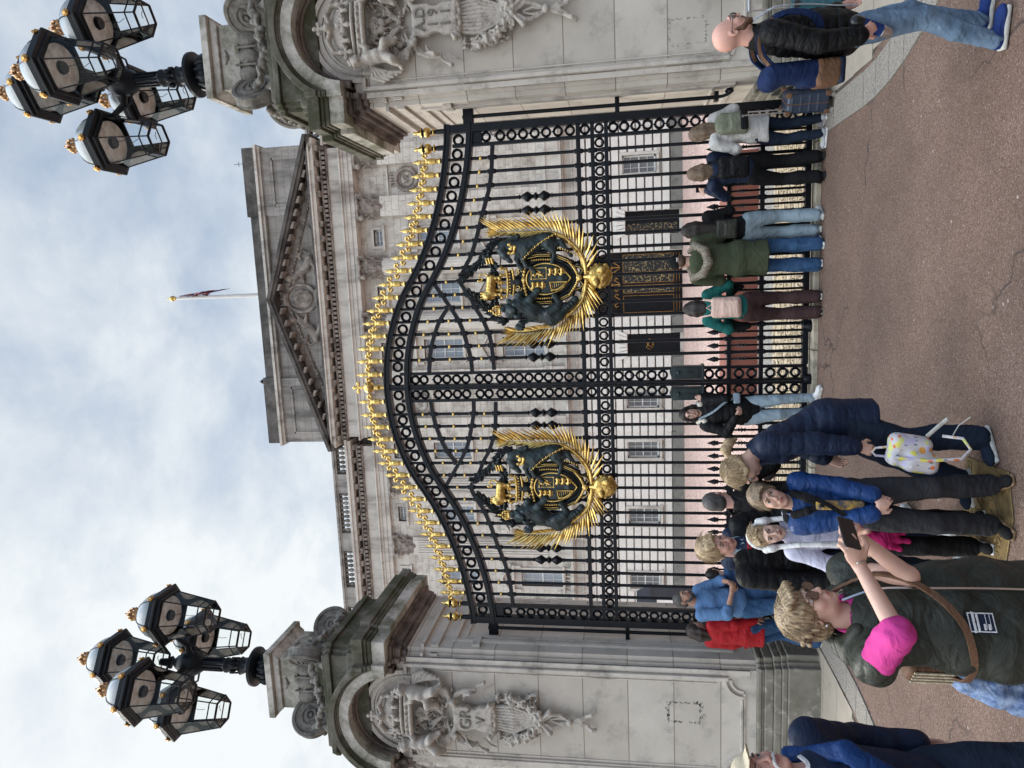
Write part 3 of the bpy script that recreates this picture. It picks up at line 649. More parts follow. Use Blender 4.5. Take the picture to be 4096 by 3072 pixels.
    for t_ in (-30, 0, 30): f.cap(q(-8, 1005+t_, -.16), q(-50, 1005+t_*1.3, -.16), .010, .012, .005)
    f.ell(q(-12, 1005, -.16), (.036, .03, .014), k=.006)
    f2 = f.mesh(wav(.0018, 90, 3)); skin_mesh('crest_lion', f2, M['gold'], coat)
    # bronze lion, to the shield's left in the picture
    f = Field(.005)
    L_ = lambda X_, Y_, y=-.13: q(X_, Y_, y)
    f.path([L_(520, 1180), L_(700, 1250), L_(880, 1330), L_(980, 1360)], [.115, .10, .075, .085], .04)
    f.ell(L_(400, 1230, -.17), (.085, .08, .10), k=.03); f.ell(L_(425, 1225, -.235), (.04, .045, .05), k=.02); f.ell(L_(455, 1225, -.255), (.028, .025, .022), k=.01)
    for i in range(26):
        a = i*2.4; rr_ = 60+75*((i*7) % 10)/10
        f.ell(L_(440+rr_*math.cos(a)*1.25, 1215+rr_*math.sin(a), -.19+.03*math.sin(i)), (.030, .026, .034), k=.008)
    f.path([L_(560, 1170, -.17), L_(680, 1080, -.19), L_(760, 1000, -.18), L_(790, 960, -.18)], [.06, .045, .036, .040], .02)
    for i in range(4): f.cap(L_(765+14*i, 985, -.2), L_(745+26*i, 945, -.21), .014, .010, .006)
    f.path([L_(500, 1140, -.16), L_(500, 1060, -.16), L_(520, 1010, -.16)], [.05, .036, .042], .02)
    f.path([L_(980, 1370, -.13), L_(1080, 1320, -.14), L_(1180, 1230, -.14), L_(1260, 1190, -.14), L_(1330, 1110, -.15)], [.095, .075, .05, .038, .044], .03)
    f.path([L_(960, 1290, -.17), L_(1060, 1220, -.18), L_(1110, 1160, -.18), L_(1060, 1080, -.18), L_(1035, 1050, -.18)], [.08, .055, .035, .030, .038], .02)
    f.path([L_(960, 1440, -.12), L_(820, 1420, -.10), L_(640, 1400, -.10), L_(520, 1430, -.11), L_(480, 1490, -.11), L_(530, 1500, -.12), L_(560, 1450, -.12)], [.018, .017, .018, .035, .04, .035, .02], .01)
    for i in range(7): f.ell(L_(1040+40*i, 1340-30*i, -.19), (.022, .02, .024), k=.008)
    skin_mesh('lion_supporter', f.mesh(wav(.0022, 70, 5)), M['bronze'], coat)
    f = Field(.0036)
    f.ell(q(232, 1230, -.17), (.062, .05, .012), k=.004); f.ell(q(215, 1230, -.17), (.06, .048, .012), k=.004)
    for t_ in (-62, -30, 0, 30, 62): f.cap(q(215, 1230+t_, -.18), q(170, 1230+t_*1.05, -.18), .009, .013, .003)
    for s_ in (-1, 1): f.path([q(170, 1230+s_*62, -.17), q(130, 1230+s_*45, -.17), q(120, 1230, -.17)], .010, .004)
    f.ell(q(100, 1230, -.17), (.018, .018, .018), k=.004); f.cap(q(90, 1230, -.17), q(65, 1230, -.17), .006, .016, .003)
    f.path([q(455, 290, -.19), q(500, 330, -.22), q(480, 400, -.22), q(430, 420, -.21)], .018, .006)
    for p in ((430, 290), (450, 350), (420, 410), (465, 330)): f.ell(q(p[0]-15, p[1], -.22), (.02, .014, .026), k=.005)
    put('supporters_crowns', f, M['gold'])
    # unicorn, to the right in the picture
    f = Field(.005)
    f.path([L_(420, 300), L_(520, 330), L_(640, 350), L_(760, 300), L_(900, 240), L_(980, 240)], [.075, .085, .10, .085, .075, .085], .04)
    f.path([L_(420, 300, -.15), L_(330, 310, -.16), L_(290, 370, -.18)], [.075, .06, .05], .03); f.path([L_(290, 370, -.18), L_(340, 440, -.2), L_(400, 510, -.21), L_(425, 530, -.21)], [.052, .045, .028, .026], .02)
    f.path([L_(280, 420, -.2), L_(270, 530, -.2), L_(255, 640, -.2)], [.014, .009, .003], .006); f.cap(L_(265, 350, -.18), L_(225, 345, -.18), .016, .006, .008)
    for i in range(9): f.ell(L_(270+32*i, 290-14*i+10*math.sin(i*2), -.15), (.034, .03, .028), k=.01)
    f.path([L_(620, 400, -.17), L_(600, 500, -.18), L_(640, 600, -.18), L_(720, 640, -.18), L_(760, 690, -.18)], [.055, .034, .024, .020, .028], .02)
    f.path([L_(560, 390, -.14), L_(500, 500, -.14), L_(530, 590, -.15), L_(570, 640, -.15)], [.05, .03, .022, .026], .02)
    f.path([L_(960, 260, -.14), L_(1060, 310, -.14), L_(1150, 290, -.15), L_(1230, 400, -.15), L_(1290, 480, -.15)], [.085, .055, .034, .022, .026], .02)
    f.path([L_(960, 330, -.16), L_(1030, 390, -.17), L_(1050, 470, -.17), L_(1020, 560, -.17)], [.06, .04, .022, .028], .02)
    f.path([L_(900, 190, -.11), L_(760, 180, -.10), L_(700, 220, -.1), L_(600, 200, -.1), L_(540, 250, -.1)], [.025, .035, .03, .035, .02], .01)
    skin_mesh('unicorn_supporter', f.mesh(wav(.002, 60, 9)), M['bronze'], coat)
    # gilt head below
    f = Field(.0045)
    f.ell(q(1690, 790, -.13), (.14, .075, .14), k=.02)
    rr2 = np.random.default_rng(4)
    for i in range(42):
        a = rr2.uniform(0, 2*PI); r_ = rr2.uniform(.2, 1)*165
        f.ell(q(1690+r_*math.cos(a), 790+r_*math.sin(a), -.19+.05*(r_/165)**2), (rr2.uniform(.016, .035), .02, rr2.uniform(.016, .035)), k=.005)
    f.ell(q(1720, 700, -.2), (.045, .03, .05), k=.008); f.ell(q(1640, 880, -.2), (.05, .03, .04), k=.008); f.cap(q(1480, 795, -.12), q(1560, 795, -.14), .03, .04, .01)
    for i in range(16):
        a = i*2*PI/16; f.cap(q(1690+150*math.cos(a), 790+150*math.sin(a), -.12), q(1690+185*math.cos(a), 790+185*math.sin(a), -.13), .02, .006, .006)
    skin_mesh('gilt_boss', f.mesh(), M['gold'], coat)
    # palm branches
    rp = random.Random(2)
    for pts in ([(1500, 790), (1470, 560), (1370, 390), (1230, 250), (1080, 160), (900, 125), (640, 120), (400, 105), (220, 100)],
                [(1500, 820), (1480, 980), (1420, 1130), (1310, 1260), (1170, 1370), (1000, 1470), (800, 1520), (600, 1550), (420, 1550)]):
        P = crs(pts, 8); mb = MB(); n_ = len(P)
        mb.tube([q(*p, -.10) for p in P], [.026*(1-i/n_)+.006 for i in range(n_)], 8)
        side0 = 1 if pts[1][1] < 800 else -1
        for i in range(3, n_-1):
            for s_ in (-1, 1):
                if (i+(s_ > 0)) % 2: continue
                a = Vector(q(*P[i], -.11)); t_ = (Vector(q(*P[min(i+1, n_-1)], -.11))-Vector(q(*P[i-1], -.11))).normalized()
                nn = Vector((-t_.z, 0, t_.x))*s_; outw = s_ == -side0
                fr_ = i/n_
                ln = (.25+.07*rp.random()) if outw else (.17+.05*rp.random())
                if not outw: ln *= .75 if fr_ > .5 else .5
                d = (t_*(.95+.5*fr_)+nn*(1.0 if outw else .55)+Vector((0, rp.uniform(-.45, .25), 0))).normalized()
                w = .0185; mid = a+d*ln*.42; tip = a+d*ln+t_*ln*.12; side = d.cross(Vector((0, 1, 0))).normalized()
                vs = [a, mid+side*w, tip, mid-side*w, mid+Vector((0, -.010, 0)), mid+Vector((0, .004, 0))]
                mb.add(vs, [(0, 4, 1), (1, 4, 2), (2, 4, 3), (3, 4, 0), (0, 1, 5), (1, 2, 5), (2, 3, 5), (3, 0, 5)])
        a = P[-1]
        for k_ in range(9):                                                  # fan at the tip
            t_ = (Vector(q(*P[-1]))-Vector(q(*P[-4]))).normalized(); ang = (k_-4)*.16
            d = Vector((t_.x*math.cos(ang)-t_.z*math.sin(ang), rp.uniform(-.1, .1), t_.x*math.sin(ang)+t_.z*math.cos(ang))); A_ = Vector(q(*a, -.11)); ln = .17-.012*abs(k_-4)
            side = d.cross(Vector((0, 1, 0))).normalized(); mid = A_+d*ln*.45
            mb.add([A_, mid+side*.011, A_+d*ln, mid-side*.011, mid+Vector((0, -.01, 0)), mid+Vector((0, .004, 0))], [(0, 4, 1), (1, 4, 2), (2, 4, 3), (3, 4, 0), (0, 1, 5), (1, 2, 5), (2, 3, 5), (3, 0, 5)])
        mb.build('palm_branch', M['gold'], coat)
    # dark laurel behind the crown
    mb = MB(); rp = random.Random(8)
    for pts in ([(300, 200), (160, 260), (50, 380), (-60, 520), (-200, 640), (-320, 710)], [(330, 1400), (200, 1380), (60, 1250), (-60, 1120), (-180, 1020), (-270, 955)], [(-60, 520), (60, 470), (140, 560), (150, 700), (140, 860), (160, 1000), (120, 1130)]):
        P = crs(pts, 9)
        mb.tube([q(*p, -.06) for p in P], .02, 6)
        for i in range(1, len(P)-1):
            for j in range(5):
                a = Vector(q(*P[i], -.06+rp.uniform(-.05, .0))); t_ = (Vector(q(*P[i+1]))-Vector(q(*P[i-1]))).normalized(); nn = Vector((-t_.z, 0, t_.x))*rp.uniform(-1, 1)
                d = (t_*.8+nn*1.1+Vector((0, rp.uniform(-.5, .1), 0))).normalized(); ln = rp.uniform(.05, .095); side = d.cross(Vector((0, 1, 0))).normalized()
                mid = a+d*ln*.5; w = .017
                mb.add([a, mid+side*w, a+d*ln, mid-side*w, mid+Vector((0, -.012, 0))], [(0, 4, 1), (1, 4, 2), (2, 4, 3), (3, 4, 0), (0, 1, 2, 3)])
    mb.build('laurel_wreath', M['bronze_dark'], coat)
    f = Field(.004)
    for o_ in (0, 45, 90): f.path([q(40+o_*.9, 470, -.12), q(60+o_*.9, 545, -.12)], .014, .003)
    put('wreath_ribbon', f, M['gold'])
    return coat
coat = coat_parts(left, -1.236)
c2_ = copy_tree(coat, right); c2_.location.x = 1.266; c2_.name = 'coat_of_arms.001'
# ---------------------------------------------------------------- the palace across the forecourt
XC = .86
def glass_mat(name, tint, curtain, blind=False):
    m_ = bpy.data.materials.new(name); m_.use_nodes = True; t = m_.node_tree; b = t.nodes['Principled BSDF']; L_ = t.links.new
    b.inputs['Roughness'].default_value = .06; b.inputs['Specular IOR Level'].default_value = .8
    tc_ = t.nodes.new('ShaderNodeTexCoord'); w_ = nd(t, 'ShaderNodeTexWave', i_Scale=9.0 if not blind else 14.0, i_Distortion=3.0, i_Detail=2.0); w_.bands_direction = 'X' if not blind else 'Z'; L_(tc_.outputs['Object'], w_.inputs['Vector'])
    r_ = t.nodes.new('ShaderNodeValToRGB'); r_.color_ramp.elements[0].color = tuple(tint)+(1,); r_.color_ramp.elements[1].color = tuple(curtain)+(1,); r_.color_ramp.elements[0].position = .2
    L_(w_.outputs[0], r_.inputs[0]); L_(r_.outputs[0], b.inputs['Base Color']); return m_
M['glass_curtain'] = glass_mat('curtained_glass', (.10, .13, .16), (.36, .40, .45))
M['glass_dark'] = glass_mat('dark_glass', (.09, .105, .115), (.30, .32, .32))
M['white'] = mat('white_paint', (.72, .71, .68), .5, var=.06)
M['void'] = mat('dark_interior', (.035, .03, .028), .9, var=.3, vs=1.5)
def tracery():
    m_ = bpy.data.materials.new('gilt_tracery'); m_.use_nodes = True; t = m_.node_tree; b = t.nodes['Principled BSDF']; L_ = t.links.new; b.inputs['Roughness'].default_value = .35
    tc_ = t.nodes.new('ShaderNodeTexCoord'); v_ = nd(t, 'ShaderNodeTexVoronoi', i_Scale=9.0, feature='DISTANCE_TO_EDGE'); L_(tc_.outputs['Object'], v_.inputs['Vector'])
    n_ = nd(t, 'ShaderNodeTexNoise', i_Scale=14.0, i_Detail=3.0); L_(tc_.outputs['Object'], n_.inputs['Vector'])
    r_ = t.nodes.new('ShaderNodeValToRGB'); r_.color_ramp.elements[0].position = .02; r_.color_ramp.elements[0].color = (1, 1, 1, 1); r_.color_ramp.elements[1].position = .075; r_.color_ramp.elements[1].color = (0, 0, 0, 1); L_(v_.outputs['Distance'], r_.inputs[0])
    r2 = t.nodes.new('ShaderNodeValToRGB'); r2.color_ramp.elements[0].position = .46; r2.color_ramp.elements[1].position = .56; L_(n_.outputs[0], r2.inputs[0])
    mu = nd(t, 'ShaderNodeMath', operation='MULTIPLY'); L_(r_.outputs[0], mu.inputs[0]); L_(r2.outputs[0], mu.inputs[1])
    mx_ = t.nodes.new('ShaderNodeMixRGB'); L_(mu.outputs[0], mx_.inputs[0]); mx_.inputs[1].default_value = (.010, .013, .016, 1); mx_.inputs[2].default_value = (.55, .40, .16, 1); L_(mx_.outputs[0], b.inputs['Base Color'])
    return m_
M['tracery'] = tracery()
pal = empty('palace', (0, 0, 0), 'pale stone palace with pediment, attic and balustrade seen through the gates', 'palace')
YW = 17.6
def part(name, m_, mb, parent=pal, **kw): return mb.build(name, m_, parent, **kw)
XL, XR = -4.5, 6.22                     # the central block
# openings of the ground storey: (x0, x1, z0, z1)
doors = [(-1.72, -.90, .10, 1.98), (2.62, 3.44, .10, 1.98)]
gate_op = (-.27, 2.03, 0, 3.66)
wx = [-5.22-2.57*i for i in range(7)]; wxr = [XC*2-x for x in wx]
gwin = [(x-.33, x+.33, .88, 2.08) for x in wx+wxr]+[(-3.62, -3.0, .88, 2.08), (4.72, 5.34, .88, 2.08)]
ops_ = doors+[gate_op]+gwin
def rows(mb, x0, x1, y, yb, z0, z1, dz, gap, openings, margin=0, lo=None):
    z = z0
    while z < z1-.01:
        zt = min(z+dz, z1); segs = [(x0, x1)]
        for a, b_, c_, d_ in openings:
            if d_ > z+.02 and c_ < zt-.02:
                ns = []
                for s0, s1 in segs:
                    if b_+margin <= s0 or a-margin >= s1: ns.append((s0, s1)); continue
                    if a-margin > s0: ns.append((s0, a-margin))
                    if b_+margin < s1: ns.append((b_+margin, s1))
                segs = ns
        for s0, s1 in segs: mb.box(s0, s1, y, yb, z+gap/2, zt-gap/2)
        z = zt
mb = MB(); rows(mb, -22, XL, YW+.06, YW+.3, .42, 3.62, .291, .056, ops_, .02); rows(mb, XR, 24, YW+.06, YW+.3, .42, 3.62, .291, .056, ops_, .02)
rows(mb, XL, XR, YW-.04, YW+.3, .42, 3.62, .291, .056, ops_, .0)
part('rusticated_storey', M['rustic'], mb, bevel=.012)
mb = MB()                               # wall core with the openings left free
xs = sorted(set([-22, 24]+[v for o in ops_ for v in o[:2]]))
for a, b_ in zip(xs[:-1], xs[1:]):
    o = [q for q in ops_ if q[0] <= a+1e-6 and q[1] >= b_-1e-6]
    if not o: mb.box(a, b_, YW+.17, YW+1.0, 0, 3.65)
    else:
        if o[0][2] > 0: mb.box(a, b_, YW+.17, YW+1.0, 0, o[0][2])
        mb.box(a, b_, YW+.17, YW+1.0, o[0][3], 3.65) if o[0][3] < 3.6 else None
part('ground_wall', M['palace_plain'], mb)
mb = MB()
for x0, x1 in ((-22, XL), (XL, -1.74), (-.88, -.30), (2.06, 2.60), (3.46, XR), (XR, 24)): mb.box(x0, x1, YW-.10 if XL <= x0 < XR else YW-.03, YW+.4, 0, .30); mb.box(x0+.02, x1-.02, YW-.06 if XL <= x0 < XR else YW, YW+.4, .30, .40)
part('plinth', stone('plinth_stone', (.27, .26, .23), (.17, .165, .15), (.08, .08, .07), .6, vs=2), mb)
# arch over the palace gate
mb = MB(); R1, cxg, zs = 1.15, .88, 2.5
mb.box(-.29, 2.05, YW-.03, YW+.25, 3.62, 3.68)
for i in range(13):
    a0, a1 = PI*i/13, PI*(i+1)/13; g = .012
    P = lambda r, a: (cxg+r*math.cos(a), zs+r*math.sin(a))
    ro = 1.42
    mb.prism([P(R1, a0+g), P(ro, a0+g), P(ro, a1-g), P(R1, a1-g)], YW-.07, YW+.45, 'y')
for s_ in (-1, 1):
    cs = [(cxg+s_*R1*math.cos(a), zs+R1*math.sin(a)) for a in np.linspace(0, PI/2, 9)]; mb.prism(cs+[(cxg, 3.64), (cxg+s_*1.16, 3.64)], YW+.02, YW+.5, 'y')
part('gate_arch', M['rustic'], mb, bevel=.006)
for x0, x1, z0, z1 in doors:            # flared lintels
    mb = MB(); xc = (x0+x1)/2
    for i in range(-3, 4): mb.prism([(xc+i*.117-.052, z1+.02), (xc+i*.117+.052, z1+.02), (xc+i*.165+.07, z1+.34), (xc+i*.165-.07, z1+.34)], YW-.09, YW+.1, 'y')
    part('door_lintel', M['rustic'], mb, bevel=.006)
mb = MB()
mb.box(-22, 24, YW-.10, YW+1, 3.65, 3.80); mb.box(-22, 24, YW-.14, YW+1, 3.80, 3.86); mb.box(-22, 24, YW-.05, YW+1, 3.86, 4.12)
mb.box(-22, 24, YW-.22, YW+1, 4.12, 4.18); mb.box(-22, 24, YW-.30, YW+1, 4.18, 4.26)
mb.box(XL, XR, YW-.34, YW+.4, 4.18, 4.27)
part('string_course', M['palace_plain'], mb)
# upper walls
mb = MB()
ow = []                                   # upper openings
for x in wx+wxr: ow += [(x-.33, x+.33, 4.62, 6.25), (x-.33, x+.33, 8.02, 9.48), (x-.30, x+.30, 10.78, 11.10)]
for x in (XC-2.12, XC, XC+2.12): ow += [(x-.38, x+.38, 5.0, 6.6), (x-.38, x+.38, 8.12, 9.62), (x-.30, x+.30, 10.98, 11.32)]
xs = sorted(set([-22, XL, XR, 24]+[v for o in ow for v in o[:2]])); yb = lambda x: YW+.12 if XL <= x < XR else YW+.10
for a, b_ in zip(xs[:-1], xs[1:]):
    o = sorted([q for q in ow if q[0] <= a+1e-6 and q[1] >= b_-1e-6], key=lambda q: q[2]); z = 4.26; y = YW+.10
    for q in o: mb.box(a, b_, y, y+.4, z, q[2]); z = q[3]
    mb.box(a, b_, y, y+.4, z, 12.0)
part('upper_wall', M['palace'], mb)
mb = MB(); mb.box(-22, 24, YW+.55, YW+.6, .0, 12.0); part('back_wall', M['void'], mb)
# dado behind the columns
mb = MB(); mb.box(XL, XR, YW-.12, YW+.12, 4.26, 4.75); mb.box(XL, XR, YW-.16, YW+.12, 4.75, 4.85)
part('dado', M['palace_plain'], mb)
for x in (XC-5.1, XC-3.25, XC-1.05, XC+1.05, XC+3.25, XC+5.1): mb = MB(); mb.box(x-.42, x+.42, YW-.38, YW+.1, 4.27, 4.72); mb.box(x-.45, x+.45, YW-.41, YW+.1, 4.7201, 4.80); part('pedestal', M['palace_plain'], mb)
for x in [-6.55-2.53*i for i in range(6)]: mb = MB(); mb.box(x-.40, x+.40, YW-.12, YW+.1, 4.27, 4.79); part('pedestal', M['palace_plain'], mb)
# Corinthian capital: bell, two tiers of leaves, corner scrolls, abacus
f = Field(.022)
f.cap((0, 0, 0), (0, 0, .75), .26, .34, .03)
for tier, z0, h, n_, r_ in ((0, .02, .28, 8, .28), (1, .25, .30, 8, .31)):
    for i in range(n_):
        a = 2*PI*(i+.5*tier)/n_; c_, s_ = math.cos(a), math.sin(a)
        f.path([(r_*c_, r_*s_, z0), ((r_+.03)*c_, (r_+.03)*s_, z0+h*.7), ((r_+.11)*c_, (r_+.11)*s_, z0+h), ((r_+.13)*c_, (r_+.13)*s_, z0+h*.85)], [.055, .06, .045, .03], .02)
for i in range(4):
    a = PI/4+i*PI/2; c_, s_ = math.cos(a), math.sin(a)
    f.path([(.30*c_, .30*s_, .5), (.40*c_, .40*s_, .70), (.52*c_, .52*s_, .78), (.55*c_, .55*s_, .68), (.48*c_, .48*s_, .66)], [.05, .06, .07, .06, .05], .02)
    a = i*PI/2; f.ell((.40*math.cos(a), .40*math.sin(a), .80), (.09, .09, .07))
f.box((0, 0, .86), (.44, .44, .05), .01)
capo = skin_mesh('capital', f.mesh(wav(.008, 14, 2)), M['palace_carved'], pal, loc=(XC-1.05, YW-.10, 10.93)); cap_data = capo.data
def flute(r0_, r1_, z0, z1, n=20):
    mb = MB(); vs = []; k = n*4
    for r_, z in ((r0_, z0), (r0_*.995, (z0+z1)*.4+.6*z0-.4*z0), (r1_, z1)):
        for i in range(k):
            rr_ = r_*(1 if i % 4 in (0, 1) else .93); a = 2*PI*(i+.0)/k; vs.append((rr_*math.cos(a), rr_*math.sin(a), z))
    fs = [(j*k+i, j*k+(i+1) % k, (j+1)*k+(i+1) % k, (j+1)*k+i) for j in range(2) for i in range(k)]
    return mb.add(vs, fs)
def base_prof(mb, r): mb.lathe([(r*1.3, 0), (r*1.32, .05), (r*1.22, .10), (r*1.15, .13), (r*1.22, .16), (r*1.22, .2), (r*1.05, .24), (r, .28)], (0, 0, 0), 24)
for i, x in enumerate((XC-1.05, XC+1.05)):
    mb = flute(.37, .32, .28, 6.13); base_prof(mb, .37)
    if i == 0: sh = part('column', M['palace_plain'], mb); cdat = sh.data
    else: sh = link('column', cdat, pal)
    sh.location = (x, YW-.10, 4.80)
    if i: link('capital', cap_data, pal, (x, YW-.10, 10.93))
for x in (XC-5.1, XC-3.25, XC+3.25, XC+5.1):
    mb = MB(); mb.box(-.36, .36, -.16, .15, 0, 6.13); mb.box(-.42, .42, -.22, .15, 0, .2); mb.box(-.39, .39, -.19, .15, .2, .28)
    part('pilaster', M['palace'], mb, loc=(x, YW, 4.80)); o_ = link('capital', cap_data, pal, (x, YW+.02, 10.93)); o_.scale = (1.1, .75, 1)
for x in [-6.55-2.53*i for i in range(6)]:
    for sx in (x, 2*XC-x):
        mb = MB(); mb.box(-.36, .36, -.02, .2, 0, 5.75); mb.box(-.42, .42, -.12, .15, 0, .2)
        for i in range(7): mb.box(-.32+i*.1, -.32+i*.1+.055, -.06, 0, .35, 5.55)
        part('fluted_pilaster', M['palace_plain'], mb, loc=(sx, YW, 4.80)); o_ = link('capital', cap_data, pal, (sx, YW+.12, 10.55)); o_.scale = (1.05, .6, .93)
# windows
def window(x, z0, z1, w, style, y=YW+.10, nx=3, nz=4, gm='glass_curtain'):
    mb = MB(); t = .10
    mb.box(x-w-t, x-w, y-.05, y+.1, z0-.02, z1+t); mb.box(x+w, x+w+t, y-.05, y+.1, z0-.02, z1+t); mb.box(x-w, x+w, y-.05, y+.1, z1, z1+t); mb.box(x-w-.16, x+w+.16, y-.10, y+.1, z0-.10, z0-.02)
    if style in ('hood', 'ped'):
        mb.box(x-w-.14, x+w+.14, y-.05, y+.05, z1+t, z1+.28); mb.box(x-w-.24, x+w+.24, y-.17, y+.1, z1+.28, z1+.36)
        for s_ in (-1, 1): mb.box(x+s_*(w+.15)-.05, x+s_*(w+.15)+.05, y-.13, y+.05, z1+.02, z1+.28)
    if style == 'ped':
        mb.prism([(x-w-.26, z1+.36), (x+w+.26, z1+.36), (x, z1+.72)], y-.06, y+.05, 'y')
        for s_ in (-1, 1): mb.prism([(x+s_*(w+.28), z1+.37), (x+s_*(w+.28), z1+.45), (x, z1+.83), (x, z1+.75)][::s_], y-.19, y+.05, 'y')
    wo = part('window', M['palace_plain'], mb)
    fb = MB(); yy = y+.16; t = .035
    fb.box(x-w, x-w+.05, yy, yy+.05, z0, z1); fb.box(x+w-.05, x+w, yy, yy+.05, z0, z1); fb.box(x-w, x+w, yy, yy+.05, z0, z0+.06); fb.box(x-w, x+w, yy, yy+.05, z1-.05, z1); fb.box(x-w, x+w, yy-.01, yy+.04, (z0+z1)/2-.022, (z0+z1)/2+.022)
    for i in range(1, nx): fb.box(x-w+2*w*i/nx-.009, x-w+2*w*i/nx+.009, yy+.01, yy+.03, z0, z1)
    for j in range(1, nz):
        if j*2 != nz: fb.box(x-w, x+w, yy+.01, yy+.03, z0+(z1-z0)*j/nz-.009, z0+(z1-z0)*j/nz+.009)
    fb.build('frame', M['white'], wo); pb = MB(); pb.box(x-w, x+w, yy+.035, yy+.045, z0, z1); pb.build('pane', M[gm], wo)
for i, x in enumerate(wx+wxr):
    window(x, 4.62, 6.25, .33, 'ped', gm='glass_curtain'); window(x, 8.02, 9.48, .33, 'plain'); window(x, 10.78, 11.10, .30, 'plain', nx=4, nz=2); window(x, .90, 2.06, .31, 'plain', y=YW+.06, gm='glass_dark')
    mb = MB()
    mb.box(x-.62, x+.62, YW-.26, YW-.12, 4.27, 4.31); mb.box(x-.62, x+.62, YW-.27, YW-.11, 4.54, 4.60)
    for j in range(8): mb.lathe([(.025, 0), (.045, .08), (.02, .16), (.03, .23)], (x-.53+j*.15, YW-.19, 4.31), 6)
    part('window_balustrade', M['palace_plain'], mb)
for x in (XC-2.12, XC, XC+2.12): window(x, 5.0, 6.6, .38, 'ped'); window(x, 8.12, 9.62, .38, 'hood'); window(x, 10.98, 11.32, .30, 'plain', nx=3, nz=1)
for x in (-3.31, 5.03): window(x, .90, 2.06, .31, 'plain', y=YW-.02, gm='glass_dark')
# doors
for i, (x0, x1, z0, z1) in enumerate(doors):
    mb = MB(); mb.box(x0, x1, YW+.30, YW+.36, z0, z1); d_ = part('side_door', M['iron'], mb)
    g_ = MB(); xc = (x0+x1)/2
    if i == 0: g_.tube([(xc-.2, YW+.28, 1.2), (xc-.1, YW+.28, 1.05), (xc, YW+.28, 1.15), (xc+.1, YW+.28, 1.05), (xc+.2, YW+.28, 1.2), (xc+.1, YW+.28, 1.3), (xc, YW+.28, 1.25), (xc-.1, YW+.28, 1.3)], .016, 6, closed=True); g_.ring((xc, YW+.28, 1.15), .09, .014); g_.build('gilt_scroll', M['gold_dull'], d_)
    else: g_.box(x0+.05, xc-.02, YW+.29, YW+.30, z0+.08, z1-.03); g_.build('gilt_panel', M['tracery'], d_)
pg = MB(); x0, x1 = -.25, 2.01
pg.box(x0, x1, YW+.34, YW+.40, 0, .26); pg.box(x0, x1, YW+.34, YW+.40, 2.14, 2.22)
for xx in (-.22, .52, .88, 1.26, 1.98): pg.box(xx-.035, xx+.035, YW+.33, YW+.40, 0, 2.2)
pgo = part('palace_gate_leaf', M['iron'], pg)
g_ = MB()
for a, b_ in ((.555, .845), (.915, 1.225), (1.295, 1.945)): g_.box(a, b_, YW+.36, YW+.365, .28, 2.12)
for a, b_ in ((-.15, .45), (.56, .84), (.92, 1.22), (1.30, 1.94)):
    pass
g_.build('gilt_tracery', M['tracery'], pgo)
g_ = MB()
for a, b_ in ((-.15, .47), (.56, .84), (.92, 1.22), (1.30, 1.94)):
    for q_ in ((a, b_, .30, .315), (a, b_, 2.09, 2.105), (a, a+.015, .30, 2.1), (b_-.015, b_, .30, 2.1), (a, b_, .10, .112), (a, b_, .20, .212)): g_.box(q_[0], q_[1], YW+.325, YW+.34, q_[2], q_[3])
g_.build('gilt_lines', M['gold_dull'], pgo)
mb = MB(); mb.box(-.2, .49, YW+.37, YW+.39, .26, 2.14); mb.build('solid_leaf', M['iron'], pgo)
f = Field(.012)
for x in (.3, .88, 1.5):
    for s_ in (-1, 1): f.path([(x+s_*.05, YW+.36, 2.24), (x+s_*.16, YW+.36, 2.42), (x+s_*.24, YW+.36, 2.36), (x+s_*.2, YW+.36, 2.28)], .02)
    f.path([(x, YW+.36, 2.22), (x, YW+.36, 2.66)], [.03, .015]); f.ell((x, YW+.36, 2.52), (.06, .04, .07))
skin_mesh('gilt_cresting', f.mesh(), M['gold_dull'], pgo)
# entablature
def entab(x0, x1, y, soff, z0=11.84, mt=None):
    mb = MB()
    for a, b_, p_ in ((0, .16, 0), (.16, .32, .03), (.32, .42, .06), (.42, .48, .12)): mb.box(x0-p_, x1+p_, y-p_, YW+.4, z0+a, z0+b_)
    mb.box(x0, x1, y, YW+.4, z0+.48, z0+.92); part('architrave', M['palace_plain'], mb)
    mb = MB(); mb.box(x0-.06, x1+.06, y-.06, YW+.4, z0+.92, z0+.98); mb.box(x0-.10, x1+.10, y-.10, YW+.4, z0+1.12, z0+1.18)
    n_ = int((x1-x0)/.17)
    for i in range(n_+1): xx = x0+(x1-x0)*i/n_; mb.box(xx-.05, xx+.05, y-.13, y, z0+.98, z0+1.10)
    n_ = int((x1-x0)/.52)
    for i in range(n_+1): xx = x0+(x1-x0)*i/n_; mb.box(xx-.10, xx+.10, y-soff+.08, y, z0+1.18, z0+1.32)
    part('dentil_course', M['palace_carved'], mb)
    mb = MB(); mb.box(x0-soff, x1+soff, y-soff, YW+.4, z0+1.32, z0+1.45); mb.box(x0-soff-.06, x1+soff+.06, y-soff-.06, YW+.4, z0+1.45, z0+1.54); part('cornice', mt or M['palace_plain'], mb)
entab(XL-.05, XR+.05, YW-.32, .36)
for a, b_ in ((-22, XL-.5), (XR+.5, 24)): entab(a, b_, YW-.04, .28, 11.42)
